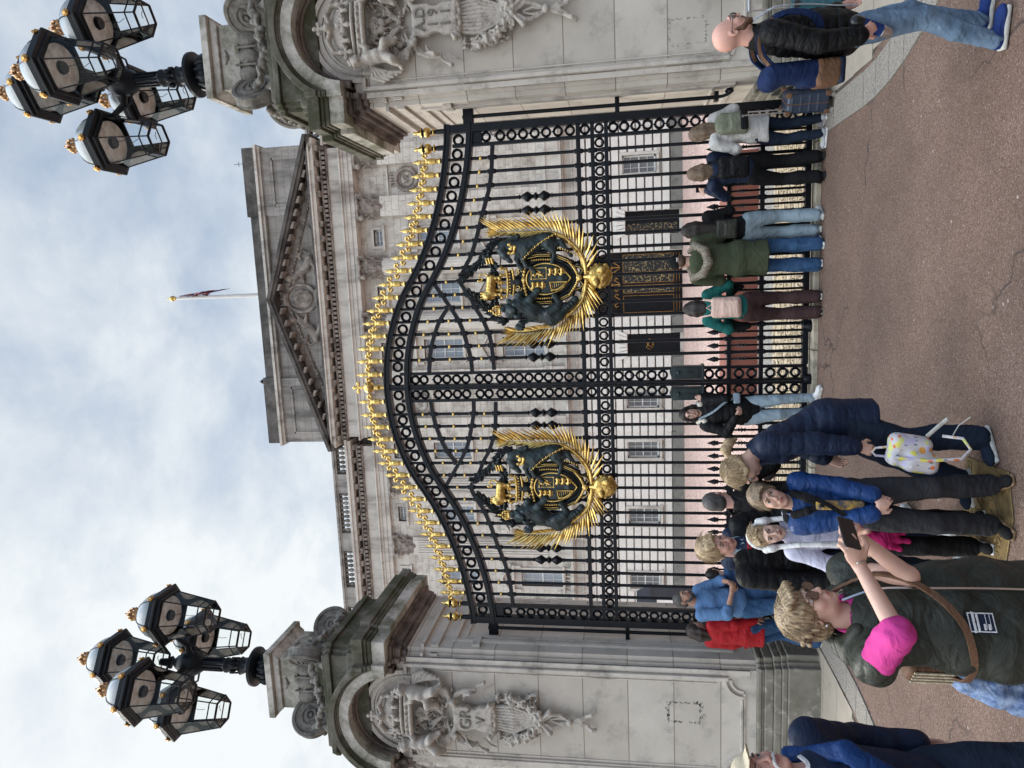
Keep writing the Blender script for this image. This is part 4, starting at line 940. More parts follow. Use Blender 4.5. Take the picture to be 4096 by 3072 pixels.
# pediment
yf = YW-.75; xl, xr, zb, za = -5.02, 6.74, 13.02, 15.40; sl = (za-zb)/(XC-xl)
mb = MB(); mb.prism([(xl+.5, zb+.33), (xr-.5, zb+.33), (XC, za-.25)], YW-.28, YW+.4, 'y'); part('tympanum', M['attic'], mb)
mb = MB()
mb.prism([(xl, zb+.33), (xr, zb+.33), (xr, zb+.40), (xl, zb+.40)], yf, YW+.3, 'y')
for s_, xe in ((-1, xl), (1, xr)):
    for d0, d1, y_ in ((0, .13, yf-.08), (.13, .24, yf)): mb.prism([(xe, zb+.42-d0), (XC, za-d0), (XC, za-d1), (xe, zb+.42-d1)][::-s_], y_, YW+.4, 'y')
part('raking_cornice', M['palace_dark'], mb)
mb = MB(); nrm = Vector((1, 0, sl)).normalized()
for s_ in (-1, 1):
    L0 = XC-xl
    for i in range(1, 13):
        t_ = i/13; cx_ = XC-s_*(1-t_)*L0; cz_ = za-(1-t_)*(za-zb-.42)-.33
        mb.obox((cx_, YW-.5, cz_), (.13*nrm.x, 0, s_*-.13*-nrm.z if s_ < 0 else .13*-nrm.z), (0, .20, 0), (0, 0, .05))
    for i in range(1, 40):
        t_ = i/40; cx_ = XC-s_*(1-t_)*(L0-.6); cz_ = za-(1-t_)*(za-zb-.42)*.93-.55
        if cz_ > zb+.4: mb.box(cx_-.05, cx_+.05, YW-.36, YW-.2, cz_-.06, cz_+.04)
part('modillion_course', M['palace_carved'], mb)
# arms carved in the pediment
f = Field(.03); y = YW-.32; zc = 14.20
f.ell((XC, y, zc), (.36, .12, .46), k=.03); f.path([(XC+.52*math.cos(a), y-.02, zc+.60*math.sin(a)) for a in np.linspace(0, 2*PI, 25)], .055)
f.cap((XC-.20, y-.05, zc+.66), (XC+.20, y-.05, zc+.66), .07); 
for t_ in (-.2, 0, .2): f.cap((XC+t_, y-.05, zc+.68), (XC+t_*1.2, y-.05, zc+.84), .04, .06)
for s_ in (-1, 1):
    X = lambda v: XC+s_*v
    f.path([(X(1.55), y, 13.72), (X(1.15), y, 13.95), (X(.85), y, 14.35)], [.17, .17, .14], .05); f.ell((X(.78), y-.06, 14.62), (.13, .12, .15), k=.05)
    f.path([(X(.85), y-.05, 14.3), (X(.62), y-.06, 14.45)], [.08, .05]); f.path([(X(.95), y-.05, 14.1), (X(.62), y-.06, 14.05)], [.08, .05]); f.path([(X(1.5), y-.03, 13.7), (X(1.1), y-.05, 13.55), (X(.9), y-.05, 13.6)], [.12, .07, .05])
    f.path([(X(1.6), y, 13.75), (X(1.8), y, 14.0), (X(1.6), y, 14.2), (X(1.45), y, 14.1)], [.04, .05, .06, .04])
    f.path([(X(.2), y-.03, 13.62), (X(.5), y-.04, 13.5), (X(.9), y-.03, 13.6), (X(1.3), y-.03, 13.48), (X(1.7), y-.03, 13.56), (X(2.1), y-.02, 13.50), (X(2.5), y, 13.60), (X(2.7), y, 13.72)], [.05, .07, .05, .06, .07, .06, .05, .03], .02, sq=((0, 1, 0), .6))
skin_mesh('pediment_carving', f.mesh(wav(.012, 9, 4)), M['palace_carved'], pal)
# attic behind the pediment
mb = MB(); ya = YW+.45
mb.box(-4.75, 6.45, ya, ya+2, 13.3, 15.7)
for a, b_ in ((-4.9, -2.3), (4.05, 6.6)): mb.box(a, b_, ya-.08, ya+2, 13.3, 15.75); 
part('attic', M['attic'], mb)
mb = MB()
for a, b_ in ((-4.55, -2.65), (4.4, 6.2)):
    for q_ in ((a, b_, 15.25, 15.33), (a, b_, 14.05, 14.13), (a, a+.08, 14.1, 15.3), (b_-.08, b_, 14.1, 15.3)): mb.box(q_[0], q_[1], ya-.13, ya-.05, q_[2], q_[3])
part('attic_panel', M['attic'], mb)
mb = MB(); mb.box(-4.95, 6.65, ya-.16, ya+2, 15.72, 15.82); mb.box(-5.02, 6.72, ya-.26, ya+2, 15.82, 15.92); part('attic_cornice', M['palace_plain'], mb)
mb = MB(); mb.box(-4.9, 6.6, ya-.14, ya+2, 15.92, 16.32)
for a, b_ in ((-4.92, -2.25), (4.05, 6.62)): mb.box(a, b_, ya-.2, ya+2, 15.92, 16.42)
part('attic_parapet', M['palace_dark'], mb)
# wings' balustrade
for sgn in (-1, 1):
    X = lambda x: x if sgn < 0 else 2*XC-x
    mb = MB(); a, b_ = sorted((X(-22), X(-4.75))); mb.box(a, b_, YW-.02, YW+.35, 12.94, 13.10); mb.box(a, b_, YW-.05, YW+.38, 13.58, 13.66); mb.box(a, b_, YW, YW+.33, 13.50, 13.58)
    for p0, p1 in ((-4.86, -4.6), (-6.93, -6.16), (-9.35, -8.60), (-11.75, -10.92), (-14.2, -13.4), (-16.6, -15.8), (-19, -18.2)): a, b_ = sorted((X(p0), X(p1))); mb.box(a, b_, YW, YW+.33, 13.1, 13.5)
    part('parapet_rail', M['attic'], mb)
    mb = MB()
    for p0, p1 in ((-6.16, -4.86), (-8.6, -6.93), (-10.92, -9.35), (-13.4, -11.75), (-15.8, -14.2)):
        n_ = int(round((p1-p0)/.188))
        for i in range(n_): mb.lathe([(.075, 0), (.075, .05), (.04, .08), (.085, .17), (.07, .24), (.035, .33), (.07, .36), (.07, .40)], (X(p0+(i+.5)*(p1-p0)/n_), YW+.16, 13.10), 8)
    part('baluster_row', M['attic'], mb)
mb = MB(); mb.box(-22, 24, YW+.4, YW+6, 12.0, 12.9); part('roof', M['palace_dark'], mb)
# monogram panels
for x in (-3.38, 5.06):
    f = Field(.02); y = YW+.06
    f.path([(x+.27*math.cos(a), y, 9.92+.27*math.sin(a)) for a in np.linspace(0, 2*PI, 17)], .025, .01)
    f.path([(x+.38*math.cos(a), y, 9.92+.38*math.sin(a)) for a in np.linspace(0, 2*PI, 25)], .06, .01)
    for i in range(24): a = i*2*PI/24; f.ell((x+.42*math.cos(a), y-.02, 9.92+.42*math.sin(a)), (.05, .04, .05))
    f.cap((x-.2, y-.02, 10.33), (x+.2, y-.02, 10.33), .04)
    for i in range(5): f.cap((x-.2+.1*i, y-.02, 10.34), (x-.22+.11*i, y-.02, 10.50), .03, .05)
    f.path([(x-.15, y, 10.03), (x-.07, y, 9.83), (x+.01, y, 10.03)], .018); f.path([(x+.05, y, 9.82), (x+.05, y, 10.03), (x+.15, y, 10.0), (x+.14, y, 9.93), (x+.05, y, 9.92), (x+.16, y, 9.82)], .018)
    skin_mesh('monogram_panel', f.mesh(), M['palace_carved'], pal)
    mb = MB()
    for q_ in ((x-.62, x+.62, 10.62, 10.68), (x-.62, x+.62, 9.38, 9.44), (x-.62, x-.56, 9.4, 10.65), (x+.56, x+.62, 9.4, 10.65)): mb.box(q_[0], q_[1], YW+.03, YW+.12, q_[2], q_[3])
    part('panel_frame', M['palace_plain'], mb)
# flagpole
fp = empty('flagpole', (1.04, 19.0, 16.0), 'white flagpole on the palace roof with a gilded crown at its tip', 'flagpole')
mb = MB(); mb.lathe([(.085, 0), (.055, 4.62)], (0, 0, 0), 14); mb.build('pole', mat('pole_paint', (.62, .60, .56), .5, var=.1, vs=2), fp)
f = Field(.012); f.ell((0, 0, 4.78), (.10, .10, .10)); f.cap((0, 0, 4.62), (0, 0, 4.66), .075); f.cap((0, 0, 4.9), (0, 0, 4.98), .02, .025); f.ell((0, 0, 4.70), (.115, .115, .02)); skin_mesh('crown_truck', f.mesh(), M['gold'], fp)
def flag_mat():
    m_ = bpy.data.materials.new('flag_cloth'); m_.use_nodes = True; t = m_.node_tree; b = t.nodes['Principled BSDF']; b.inputs['Roughness'].default_value = .8; L_ = t.links.new
    at = nd(t, 'ShaderNodeAttribute', attribute_name='flag'); L_(at.outputs['Color'], b.inputs['Base Color']); return m_
nx_, nz_ = 26, 60; W, H = 2.6, 1.5; vs, cols = [], []
def union(u, v):                           # u 0..1 along the fly, v 0..1 up the hoist
    x, y = (u-.5)*2, (v-.5)
    if abs(x) < .10 or abs(y) < .10: return (.26, .012, .02)
    if abs(x) < .17 or abs(y) < .17: return (.42, .42, .44)
    d = min(abs(x*.5-y), abs(x*.5+y))
    if d < .035: return (.26, .012, .02)
    if d < .10: return (.42, .42, .44)
    return (.01, .02, .10)
for j in range(nz_+1):
    for i in range(nx_+1):
        u, v = i/nx_, j/nz_
        # hangs limp: each strip falls beside the pole, gathered in folds
        x = .05+.38*(1-(1-u)**1.5)*(.35+.65*(1-v))*.75+.04*math.sin(v*7+u*4); yy_ = .10*math.sin(u*17+v*3)*(.3+.7*(1-v)); z = 4.45-(1-v)*1.25-u*(1.15-.35*v)+.04*math.sin(u*9)
        vs.append((x, yy_, z)); cols.append(union(u, v)+(1,))
fs = [(j*(nx_+1)+i, j*(nx_+1)+i+1, (j+1)*(nx_+1)+i+1, (j+1)*(nx_+1)+i) for j in range(nz_) for i in range(nx_)]
mb = MB(); mb.add(vs, fs, 0, True); fo_ = mb.build('flag', flag_mat(), None, loc=(1.04, 19.0, 16.0)); at = fo_.data.color_attributes.new('flag', 'FLOAT_COLOR', 'POINT')
at.data.foreach_set('color', np.array(cols, np.float32).ravel()); md = fo_.modifiers.new('th', 'SOLIDIFY'); md.thickness = .008
tag(fo_, 'limp red white and blue union flag wrapped beside the flagpole', 'flag')
mb = MB(); mb.lathe([(.02, 0), (.02, .35), (.09, .38), (.09, .5), (.03, .54), (.01, .62)], (-2.55, 19.0, 16.6), 8); tag(mb.build('roof_camera', M['iron']), 'small grey device on a post on the palace roof, left of the flagpole', 'roof fitting')
mb = MB(); mb.lathe([(.012, 0), (.010, .9)], (6.25, 19, 16.5), 6); mb.tube([(6.15, 19, 17.2), (6.35, 19, 17.2)], .01, 6); tag(mb.build('lightning_rod', M['iron']), 'thin lightning rod at the right end of the palace roof', 'lightning rod')
# guard kiosk
kk = empty('guard_kiosk', (-8.6, 12.2, 0), 'small navy guard kiosk with a white door, behind the left gate post', 'kiosk')
M['navy'] = mat('navy_paint', (.018, .030, .052), .4)
mb = MB(); mb.box(-.55, .28, -.3, .5, 0, 1.42); mb.build('cabin', M['navy'], kk)
mb = MB(); mb.box(-.62, .34, -.38, .58, 1.42, 1.50); mb.prism([(-.6, 1.5), (.32, 1.5), (.1, 1.88), (-.35, 1.88)], -.34, .54, 'y'); mb.build('roof', M['navy'], kk)
mb = MB(); mb.box(-.02, .24, -.33, -.29, .1, 1.30); mb.build('door', M['white'], kk)
# ---------------------------------------------------------------- the two gate piers
def cross(d, a, s):
    q = d-s
    return [(a, -d), (a, -q), (q, -q), (q, -a), (d, -a), (d, a), (q, a), (q, q), (a, q), (a, d), (-a, d), (-a, q), (-q, q), (-q, a), (-d, a), (-d, -a), (-q, -a), (-q, -q), (-a, -q), (-a, -d)]
def notched(p, s=.06, a=.72, w=.66):
    q = p-s
    return [(w, -p), (a, -p), (a, -q), (q, -q), (q, -a), (p, -a), (p, a), (q, a), (q, q), (a, q), (a, p), (-a, p), (-a, q), (-q, q), (-q, a), (-p, a), (-p, -a), (-q, -a), (-q, -q), (-a, -q), (-a, -p), (-w, -p), (-w, -.70), (w, -.70)]
def arcpts(r, a0, a1, zc, n=28): return [(r*math.cos(a), zc+r*math.sin(a)) for a in np.linspace(a0, a1, n)]
def text_part(txt, size, parent, loc, m_, ext=.012, name='inscription', rot=(PI/2, 0, 0)):
    cu = bpy.data.curves.new(name, 'FONT'); cu.body = txt; cu.size = size; cu.extrude = ext; cu.align_x = 'CENTER'; cu.align_y = 'CENTER'; cu.bevel_depth = .002
    cu.materials.append(m_); o_ = link('t', cu); dg = bpy.context.evaluated_depsgraph_get(); me = bpy.data.meshes.new_from_object(o_.evaluated_get(dg)); me.name = name; bpy.data.objects.remove(o_)
    o = link(name, me, parent); o.location = loc; o.rotation_euler = rot; return o
cz_ = lambda X_: 4.744-(X_-900)*.00174
cx_ = lambda Y_: (1265-Y_)*.00184
def carving(lines):
    """relief of crown, cherubs, cartouche, wreath and ribbon; y = -.80 is the wall face"""
    f = Field(.0072); Y0 = -.82
    P = lambda X_, Y_, y=0: (cx_(Y_), Y0-y, cz_(X_))
    # crown: a bowed band, crosses and lilies, two arches, orb and cross
    for X_, r_, w in ((858, .026, .285), (790, .018, .265)):
        f.path([(w*math.sin(a), Y0-.10*math.cos(a)-.02, cz_(X_)+.035*(1-math.cos(a))) for a in np.linspace(-1.35, 1.35, 13)], r_, .004)
    f.path([(.27*math.sin(a), Y0-.09*math.cos(a)-.01, cz_(825)+.035*(1-math.cos(a))) for a in np.linspace(-1.35, 1.35, 13)], .03, .01)
    for i, a in enumerate(np.linspace(-1.2, 1.2, 9)): f.ell((.285*math.sin(a), Y0-.115*math.cos(a)-.02, cz_(825)+.035*(1-math.cos(a))), (.022, .014, .014) if i % 2 else (.012, .012, .012), k=.004)
    for i, a in enumerate((-1.15, -.6, 0, .6, 1.15)):
        x, y, z = .27*math.sin(a), Y0-.10*math.cos(a)-.02, cz_(730)+.03*(1-math.cos(a))
        if i % 2 == 0:
            for q in range(4): c_, s_ = math.cos(q*PI/2), math.sin(q*PI/2); f.cap((x, y, z), (x+.055*c_, y, z+.055*s_), .010, .030, .004, sq=((0, 1, 0), .5))
        else:
            f.cap((x, y, z-.05), (x, y, z+.06), .022, .008, .01)
            for s_ in (-1, 1): f.path([(x, y, z-.02), (x+s_*.04, y, z+.03), (x+s_*.055, y, z)], .013, .004)
    for s_ in (-1, 1): f.path([(s_*.25, Y0-.04, cz_(700)), (s_*.24, Y0-.05, cz_(640)), (s_*.13, Y0-.07, cz_(612)), (0, Y0-.08, cz_(640))], [.02, .026, .026, .022], .01)
    f.ell((0, Y0-.03, cz_(700)), (.22, .05, .12), k=.03)
    f.ell((0, Y0-.09, cz_(620)), (.042, .04, .045), k=.01)
    for q in range(4): c_, s_ = math.cos(q*PI/2), math.sin(q*PI/2); f.cap((0, Y0-.09, cz_(562)), (.045*c_, Y0-.09, cz_(562)+.045*s_), .008, .028, .003, sq=((0, 1, 0), .5))
    # rose
    for i in range(5): a = i*2*PI/5+PI/2; f.ell((.062*math.cos(a), Y0-.03, cz_(920)+.062*math.sin(a)), (.045, .022, .045), k=.006)
    for i in range(7): a = i*2*PI/6; r_ = .028 if i < 6 else 0; f.ell((r_*math.cos(a), Y0-.055, cz_(920)+r_*math.sin(a)), (.013, .013, .013), k=.003)
    for s_ in (-1, 1):
        X = lambda x: s_*x
        # winged child
        hx, hz = .375, 4.93
        f.ell((X(hx), Y0-.09, hz), (.058, .062, .065), k=.015); f.ell((X(hx-.045), Y0-.12, hz-.012), (.018, .018, .02), k=.012); f.ell((X(hx), Y0-.135, hz-.02), (.03, .02, .03), k=.012)
        for i in range(9): a = i*.75; f.ell((X(hx+.045*math.cos(a)), Y0-.09-.03*math.sin(i), hz+.02+.045*math.sin(a)), (.024, .024, .022), k=.006)
        f.path([(X(.36), Y0-.07, 4.86), (X(.335), Y0-.075, 4.78), (X(.325), Y0-.08, 4.68), (X(.33), Y0-.07, 4.61)], [.045, .066, .066, .062], .03)
        f.path([(X(.32), Y0-.09, 4.83), (X(.25), Y0-.11, 4.79), (X(.215), Y0-.10, 4.86)], [.032, .026, .022], .012); f.ell((X(.21), Y0-.10, 4.88), (.024, .02, .022), k=.01)
        f.path([(X(.34), Y0-.09, 4.60), (X(.40), Y0-.12, 4.51), (X(.435), Y0-.08, 4.44), (X(.47), Y0-.07, 4.43)], [.056, .048, .03, .022], .015)
        f.path([(X(.30), Y0-.09, 4.62), (X(.22), Y0-.13, 4.58), (X(.20), Y0-.09, 4.50), (X(.17), Y0-.09, 4.47)], [.054, .045, .03, .022], .015)
        for i in range(5): f.path([(X(.40+.006*i), Y0-.02, 4.80-.012*i), (X(.53-.012*i), Y0-.03, 4.78-.045*i), (X(.57-.02*i), Y0-.03, 4.66-.05*i), (X(.52-.03*i), Y0-.02, 4.56-.035*i)], [.016, .022, .018, .008], .004)
        # acanthus scrolls under the children
        for i in range(5): f.path([(X(.10+.03*i), Y0-.02, 4.40-.01*i), (X(.24+.03*i), Y0-.04, 4.33+.012*i), (X(.30+.022*i), Y0-.03, 4.46+.014*i), (X(.22+.016*i), Y0-.02, 4.53)], [.012, .018, .015, .006], .004)
        for i in range(4): f.path([(X(.02), Y0-.02, 4.44), (X(.07+.035*i), Y0-.03, 4.54+.015*i), (X(.13+.05*i), Y0-.02, 4.60-.02*i)], [.010, .014, .005], .004)
        # tulips and leaves beside the cartouche
        for i in range(5): f.path([(X(.21), Y0-.02, 4.30), (X(.33+.012*i), Y0-.05, 4.25-.03*i), (X(.34+.01*i), Y0-.04, 4.13-.03*i), (X(.27), Y0-.03, 4.00)], [.014, .018, .015, .006], .004)
        for dx in (-.035, 0, .035): f.path([(X(.29+dx), Y0-.05, 4.15), (X(.29+dx*1.5), Y0-.07, 4.07), (X(.29+dx*.7), Y0-.05, 3.97)], [.018, .028, .008], .008)
        f.path([(X(.33), Y0-.02, 4.05), (X(.42), Y0-.03, 3.98), (X(.46), Y0-.03, 3.90)], [.012, .012, .024], .006); f.path([(X(.30), Y0-.01, 3.95), (X(.38), Y0-.02, 3.86), (X(.42), Y0-.01, 3.78)], [.008, .01, .006], .004)
    # cartouche: a stretched hide with curled corners
    f.box((0, Y0-.045, 4.05), (.165, .028, .25), .02, k=.01)
    for s_ in (-1, 1): f.cap((s_*.235, Y0-.08, 4.04), (s_*.235, Y0+.0, 4.04), .105, .105, .012, 's')
    for s_ in (-1, 1):
        f.path([(s_*.12, Y0-.04, 4.27), (s_*.21, Y0-.05, 4.32), (s_*.235, Y0-.08, 4.28), (s_*.20, Y0-.09, 4.26)], [.03, .032, .028, .02], .012)
        f.path([(s_*.12, Y0-.04, 3.84), (s_*.19, Y0-.05, 3.80), (s_*.22, Y0-.08, 3.83), (s_*.19, Y0-.09, 3.85)], [.03, .03, .026, .02], .012)
    for i in range(5): f.ell((-.12+.06*i, Y0-.045, 3.79-.012*(i % 2)), (.036, .026, .024), k=.01)
    # wreath of leaves and fruit with drapery inside
    r_ = np.random.default_rng(6)
    for i in range(230):
        a = r_.uniform(-PI*.98, -PI*.02) if i > 16 else r_.uniform(-PI, 0); rx, rz = .27+r_.normal()*.028, .42+r_.normal()*.03
        c = (rx*math.cos(a), Y0-.02-r_.uniform(0, .045), 3.66+rz*math.sin(a))
        if i % 3 == 0: f.ell(c, (.027, .026, .027), k=.003)
        else: v = r_.uniform(-.9, .9); d = .042; f.cap((c[0]-d*math.cos(a+PI/2+v), c[1], c[2]-d*math.sin(a+PI/2+v)), (c[0]+d*math.cos(a+PI/2+v), c[1]-.01, c[2]+d*math.sin(a+PI/2+v)), .017, .006, .005, sq=((0, 1, 0), .6))
    for i in range(9): t_ = (i-4)/4; f.path([(t_*.14, Y0-.02, 3.80), (t_*.17, Y0-.03, 3.55), (t_*.04, Y0-.03, 3.24)], [.016, .022, .012], .006)
    # crossed torches, knot and falling ribbon
    for s_ in (-1, 1):
        f.path([(s_*-.10, Y0-.03, 3.34), (s_*.10, Y0-.05, 3.14), (s_*.14, Y0-.05, 3.10)], [.018, .022, .032], .006)
        f.path([(0, Y0-.04, 3.20), (s_*.09, Y0-.04, 3.08), (s_*.07, Y0-.02, 2.98), (s_*.02, Y0-.03, 2.88)], [.018, .026, .022, .016], .006, sq=((0, 1, 0), .6))
        f.path([(s_*.01, Y0-.02, 3.10), (s_*.035, Y0-.02, 3.0), (s_*.012, Y0-.02, 2.9)], [.012, .016, .012], .004)
        f.path([(0, Y0-.02, 2.84), (s_*.04, Y0-.03, 2.74), (s_*.055, Y0-.01, 2.68), (s_*.10, Y0-.03, 2.60), (s_*.115, Y0-.01, 2.56)], [.018, .020, .020, .026, .028], .005, sq=((0, 1, 0), .45))
        f.path([(0, Y0-.02, 2.84), (s_*.015, Y0-.03, 2.72), (s_*.05, Y0-.01, 2.63)], [.014, .016, .012], .005, sq=((0, 1, 0), .45))
    f.ell((0, Y0-.045, 2.86), (.045, .026, .035), k=.01)
    for i in range(130):                          # low foliage filling the ground of the relief
        x = r_.uniform(-.36, .36); z = r_.uniform(4.30, 4.82) if i < 90 else r_.uniform(3.25, 4.0); 
        if i >= 90: x = math.copysign(abs(x)*.35+.20, x); z = min(z, 3.74)
        an = math.atan2(z-4.3, x)+r_.uniform(-.8, .8); d = r_.uniform(.03, .06)
        f.path([(x-d*math.cos(an), Y0+.004, z-d*math.sin(an)), (x, Y0-.018, z), (x+d*math.cos(an), Y0+.002, z+d*math.sin(an))], [.006, .016, .003], .003)
    return f.mesh(wav(.0013, 120, 12))
CARVE = carving(None)
def scroll_mesh():
    mb = MB(); pr = [(.001, -.075), (.26, -.075), (.275, -.06), (.262, -.045), (.262, .045), (.275, .06), (.262, .078), (.225, .078), (.215, .062), (.16, .062), (.152, .082), (.12, .082), (.112, .066), (.085, .066), (.078, .088), (.05, .088), (.044, .07), (.03, .07), (.024, .095), (.001, .10)]
    pr = [(.001, -.10), (.024, -.095), (.03, -.07), (.044, -.07), (.05, -.088), (.078, -.088), (.085, -.066), (.112, -.066), (.12, -.082), (.152, -.082), (.16, -.062), (.215, -.062), (.225, -.078), (.262, -.078), (.275, -.06), (.262, -.045)]+[(.262, .045)]+[(r, -z) for r, z in [(.275, -.06), (.262, -.078), (.225, -.078), (.215, -.062), (.16, -.062), (.152, -.082), (.12, -.082), (.112, -.066), (.085, -.066), (.078, -.088), (.05, -.088), (.044, -.07), (.03, -.07), (.024, -.095), (.001, -.10)]]
    mb.lathe(pr, (0, 0, 0), 36); o = mb.build('scroll', M['sootcarve'], smooth_angle=35); d = o.data; bpy.data.objects.remove(o); return d
SCROLL = scroll_mesh()
def garland():
    f = Field(.012); r_ = np.random.default_rng(11)
    for i in range(46):
        t_ = i/45; a = (t_-.5)*2; x = a*.44; z = 6.26-.14*(1-a*a)+.012*math.sin(i*3); w = .035+.022*(1-a*a)
        f.ell((x+r_.normal()*.01, -.66-.05*(1-a*a)+r_.normal()*.015, z+r_.normal()*w*.5), tuple(r_.uniform(.026, .050, 3)), k=.004)
    for s_ in (-1, 1):
        for i in range(5): f.path([(s_*.44, -.60, 6.18), (s_*(.47-.02*i), -.66, 6.08-.01*i), (s_*(.52-.04*i), -.67, 6.02-.012*i)], [.02, .026, .012], .006)
    return f.mesh(wav(.002, 90, 3))
GARL = garland()
def pier(px, label, lines, nm):
    root = empty('gate_pier', (px, .33, 0), label, 'gate pier', 'stone piers of the gate')
    def mbp(name, m_, build, **kw):
        mb = MB(); build(mb); return mb.build(name, m_, root, **kw)
    def b_(mb):
        mb.prism(cross(.97, .86, .07), 0, .36, 'z'); mb.prism(cross(.945, .84, .07), .36, .42, 'z'); mb.prism(cross(.92, .82, .065), .42, .50, 'z')
    mbp('plinth', M['plinth'], b_, bevel=.012)
    def b_(mb):
        mb.prism(cross(.885, .79, .06), .50, .60, 'z'); mb.prism(cross(.865, .775, .06), .60, .63, 'z'); mb.prism(cross(.875, .785, .06), .63, .68, 'z')
    mbp('base_moulding', M['plinth'], b_, bevel=.014)
    mbp('shaft', M['pier'], lambda mb: mb.prism(cross(.80, .715, .055), .68, 5.02, 'z'))
    def b_(mb):                                   # tympanum behind the hood
        mb.prism([(-.60, 5.02), (.60, 5.02)]+arcpts(.60, .02, PI-.02, 5.03), -.79, .0, 'y')
    mbp('tympanum', M['pier_plain'], b_)
    # frame of the front panel
    def b_(mb):
        zc = 4.93
        for r0_, r1_, y in ((.395, .43, -.812), (.43, .475, -.828), (.475, .50, -.818), (.50, .555, -.85)):
            mb.prism(arcpts(r1_, 0, PI, zc)+arcpts(r0_, PI, 0, zc), y, -.78, 'y')
        for s_ in (-1, 1):
            X = lambda a, b__: (min(s_*a, s_*b__), max(s_*a, s_*b__))
            mb.box(*X(.43, .475), -.828, -.78, 4.72, 4.928); mb.box(*X(.43, .60), -.826, -.78, 4.675, 4.72); mb.box(*X(.395, .43), -.812, -.78, 4.685, 4.928)
            mb.box(*X(.50, .64), -.848, -.78, 4.885, 4.928); mb.box(*X(.60, .64), -.846, -.78, 1.0, 4.884)
            mb.box(*X(.575, .60), -.824, -.78, 1.0, 4.674); mb.box(*X(.535, .552), -.812, -.78, 1.14, 4.62); mb.box(*X(.445, .552), -.811, -.78, 4.621, 4.638)
            mb.box(*X(.655, .715), -.815, -.78, .75, 4.99)
            for r0_, r1_, y in ((.135, .165, -.82), (.20, .235, -.832)):
                a0, a1 = (PI/2, PI) if s_ > 0 else (0, PI/2)
                c_ = (s_*.60, .82); mb.prism([(c_[0]+r1_*math.cos(a), c_[1]+r1_*math.sin(a)) for a in np.linspace(a0, a1, 10)]+[(c_[0]+r0_*math.cos(a), c_[1]+r0_*math.sin(a)) for a in np.linspace(a1, a0, 10)], y, -.78, 'y')
        mb.box(-.435, .435, -.82, -.78, .80, .825); mb.box(-.365, .365, -.832, -.78, .832, .86)
    mbp('panel_moulding', M['pier_plain'], b_, bevel=.005)
    def b_(mb):                                   # side panels and fillet bands
        for s_ in (-1, 1):
            X = lambda a, b__: (min(s_*a, s_*b__), max(s_*a, s_*b__))
            for y0, y1, z0, z1 in ((-.56, .56, 4.30, 4.36), (-.56, -.50, .9, 4.30), (.50, .56, .9, 4.30), (-.50, .50, .9, .96)): mb.box(*X(.79, .828), y0, y1, z0, z1)
            for y0, y1, z0, z1 in ((-.44, .44, 4.18, 4.21), (-.44, -.41, 1.1, 4.18), (.41, .44, 1.1, 4.18), (-.41, .41, 1.1, 1.13)): mb.box(*X(.79, .816), y0, y1, z0, z1)
            for y0, y1 in ((-.66, -.44), (.44, .66)): mb.box(*X(.79, .835), y0, y1, 3.98, 4.08)
            mb.box(*X(.74, .83), -.70, .70, 4.50, 4.60); mb.box(*X(.74, .85), -.72, .72, 4.68, 4.72)
            mb.box(*X(.65, .745), -.775, -.72, 4.50, 4.60); mb.box(*X(.65, .76), -.79, -.72, 4.68, 4.72)
    mbp('side_panel_moulding', M['pier_plain'], b_, bevel=.006)
    def b_(mb):
        for z0, z1, p in ((4.90, 4.96, .84), (4.96, 5.03, .885), (5.03, 5.055, .90)): mb.prism(notched(p), z0, z1, 'z')
        for z0, z1, p in ((5.055, 5.10, .95),): mb.prism(notched(p), z0, z1, 'z')
        # curved soffit rings of the hood
        for r0_, r1_, y in ((.52, .60, -.885), (.545, .62, -.93)): mb.prism(arcpts(r1_, .0, PI, 5.04)+arcpts(r0_, PI, .0, 5.04), y, -.75, 'y')
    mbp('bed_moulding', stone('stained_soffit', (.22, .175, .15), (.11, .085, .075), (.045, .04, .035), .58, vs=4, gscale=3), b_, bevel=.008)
    def hood(ri, ro, zi, zo, yf):
        ti = math.asin((zi-5.04)/ri) if ri < .66 else math.acos(.66/ri); to = math.acos(.6599/ro)
        inner = arcpts(ri, ti, PI-ti, 5.04); outer = arcpts(ro, to, PI-to, 5.04)
        if ri < .66: return [(.66, zi)]+outer+[(-.66, zi)]+inner[::-1], yf
        return outer+inner[::-1], yf
    mb = MB()
    mb.prism(notched(1.06), 5.10, 5.27, 'z')
    pts, yf = hood(.57, .699, 5.101, 5.27, -1.06); mb.prism(pts, yf, -.50, 'y')
    mb.build('corona', M['mossrim'], root, bevel=.006)
    mb = MB()
    for z0, z1, p, ri, ro in ((5.27, 5.32, 1.075, .6992, .7165), (5.32, 5.36, 1.09, .7167, .7335), (5.36, 5.50, 1.12, .7337, .8044)):
        mb.prism(notched(p), z0+.001, z1, 'z'); pts, yf = hood(ri, ro, z0+.002, z1, -p); mb.prism(pts, yf, -.50+z0*.01, 'y')
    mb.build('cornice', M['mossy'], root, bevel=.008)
    def b_(mb):
        mb.prism(cross(.86, .76, .05), 5.40, 5.66, 'z'); mb.prism(cross(.76, .66, .05), 5.66, 5.92, 'z'); mb.prism(cross(.80, .70, .05), 5.92, 5.99, 'z'); mb.prism(cross(.74, .64, .05), 5.99, 6.06, 'z')
        mb.prism([(-.33, 6.06), (.33, 6.06), (.33, 6.62), (-.33, 6.62)], -.33, .33, 'y')
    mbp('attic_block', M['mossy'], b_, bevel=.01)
    f = Field(.014)
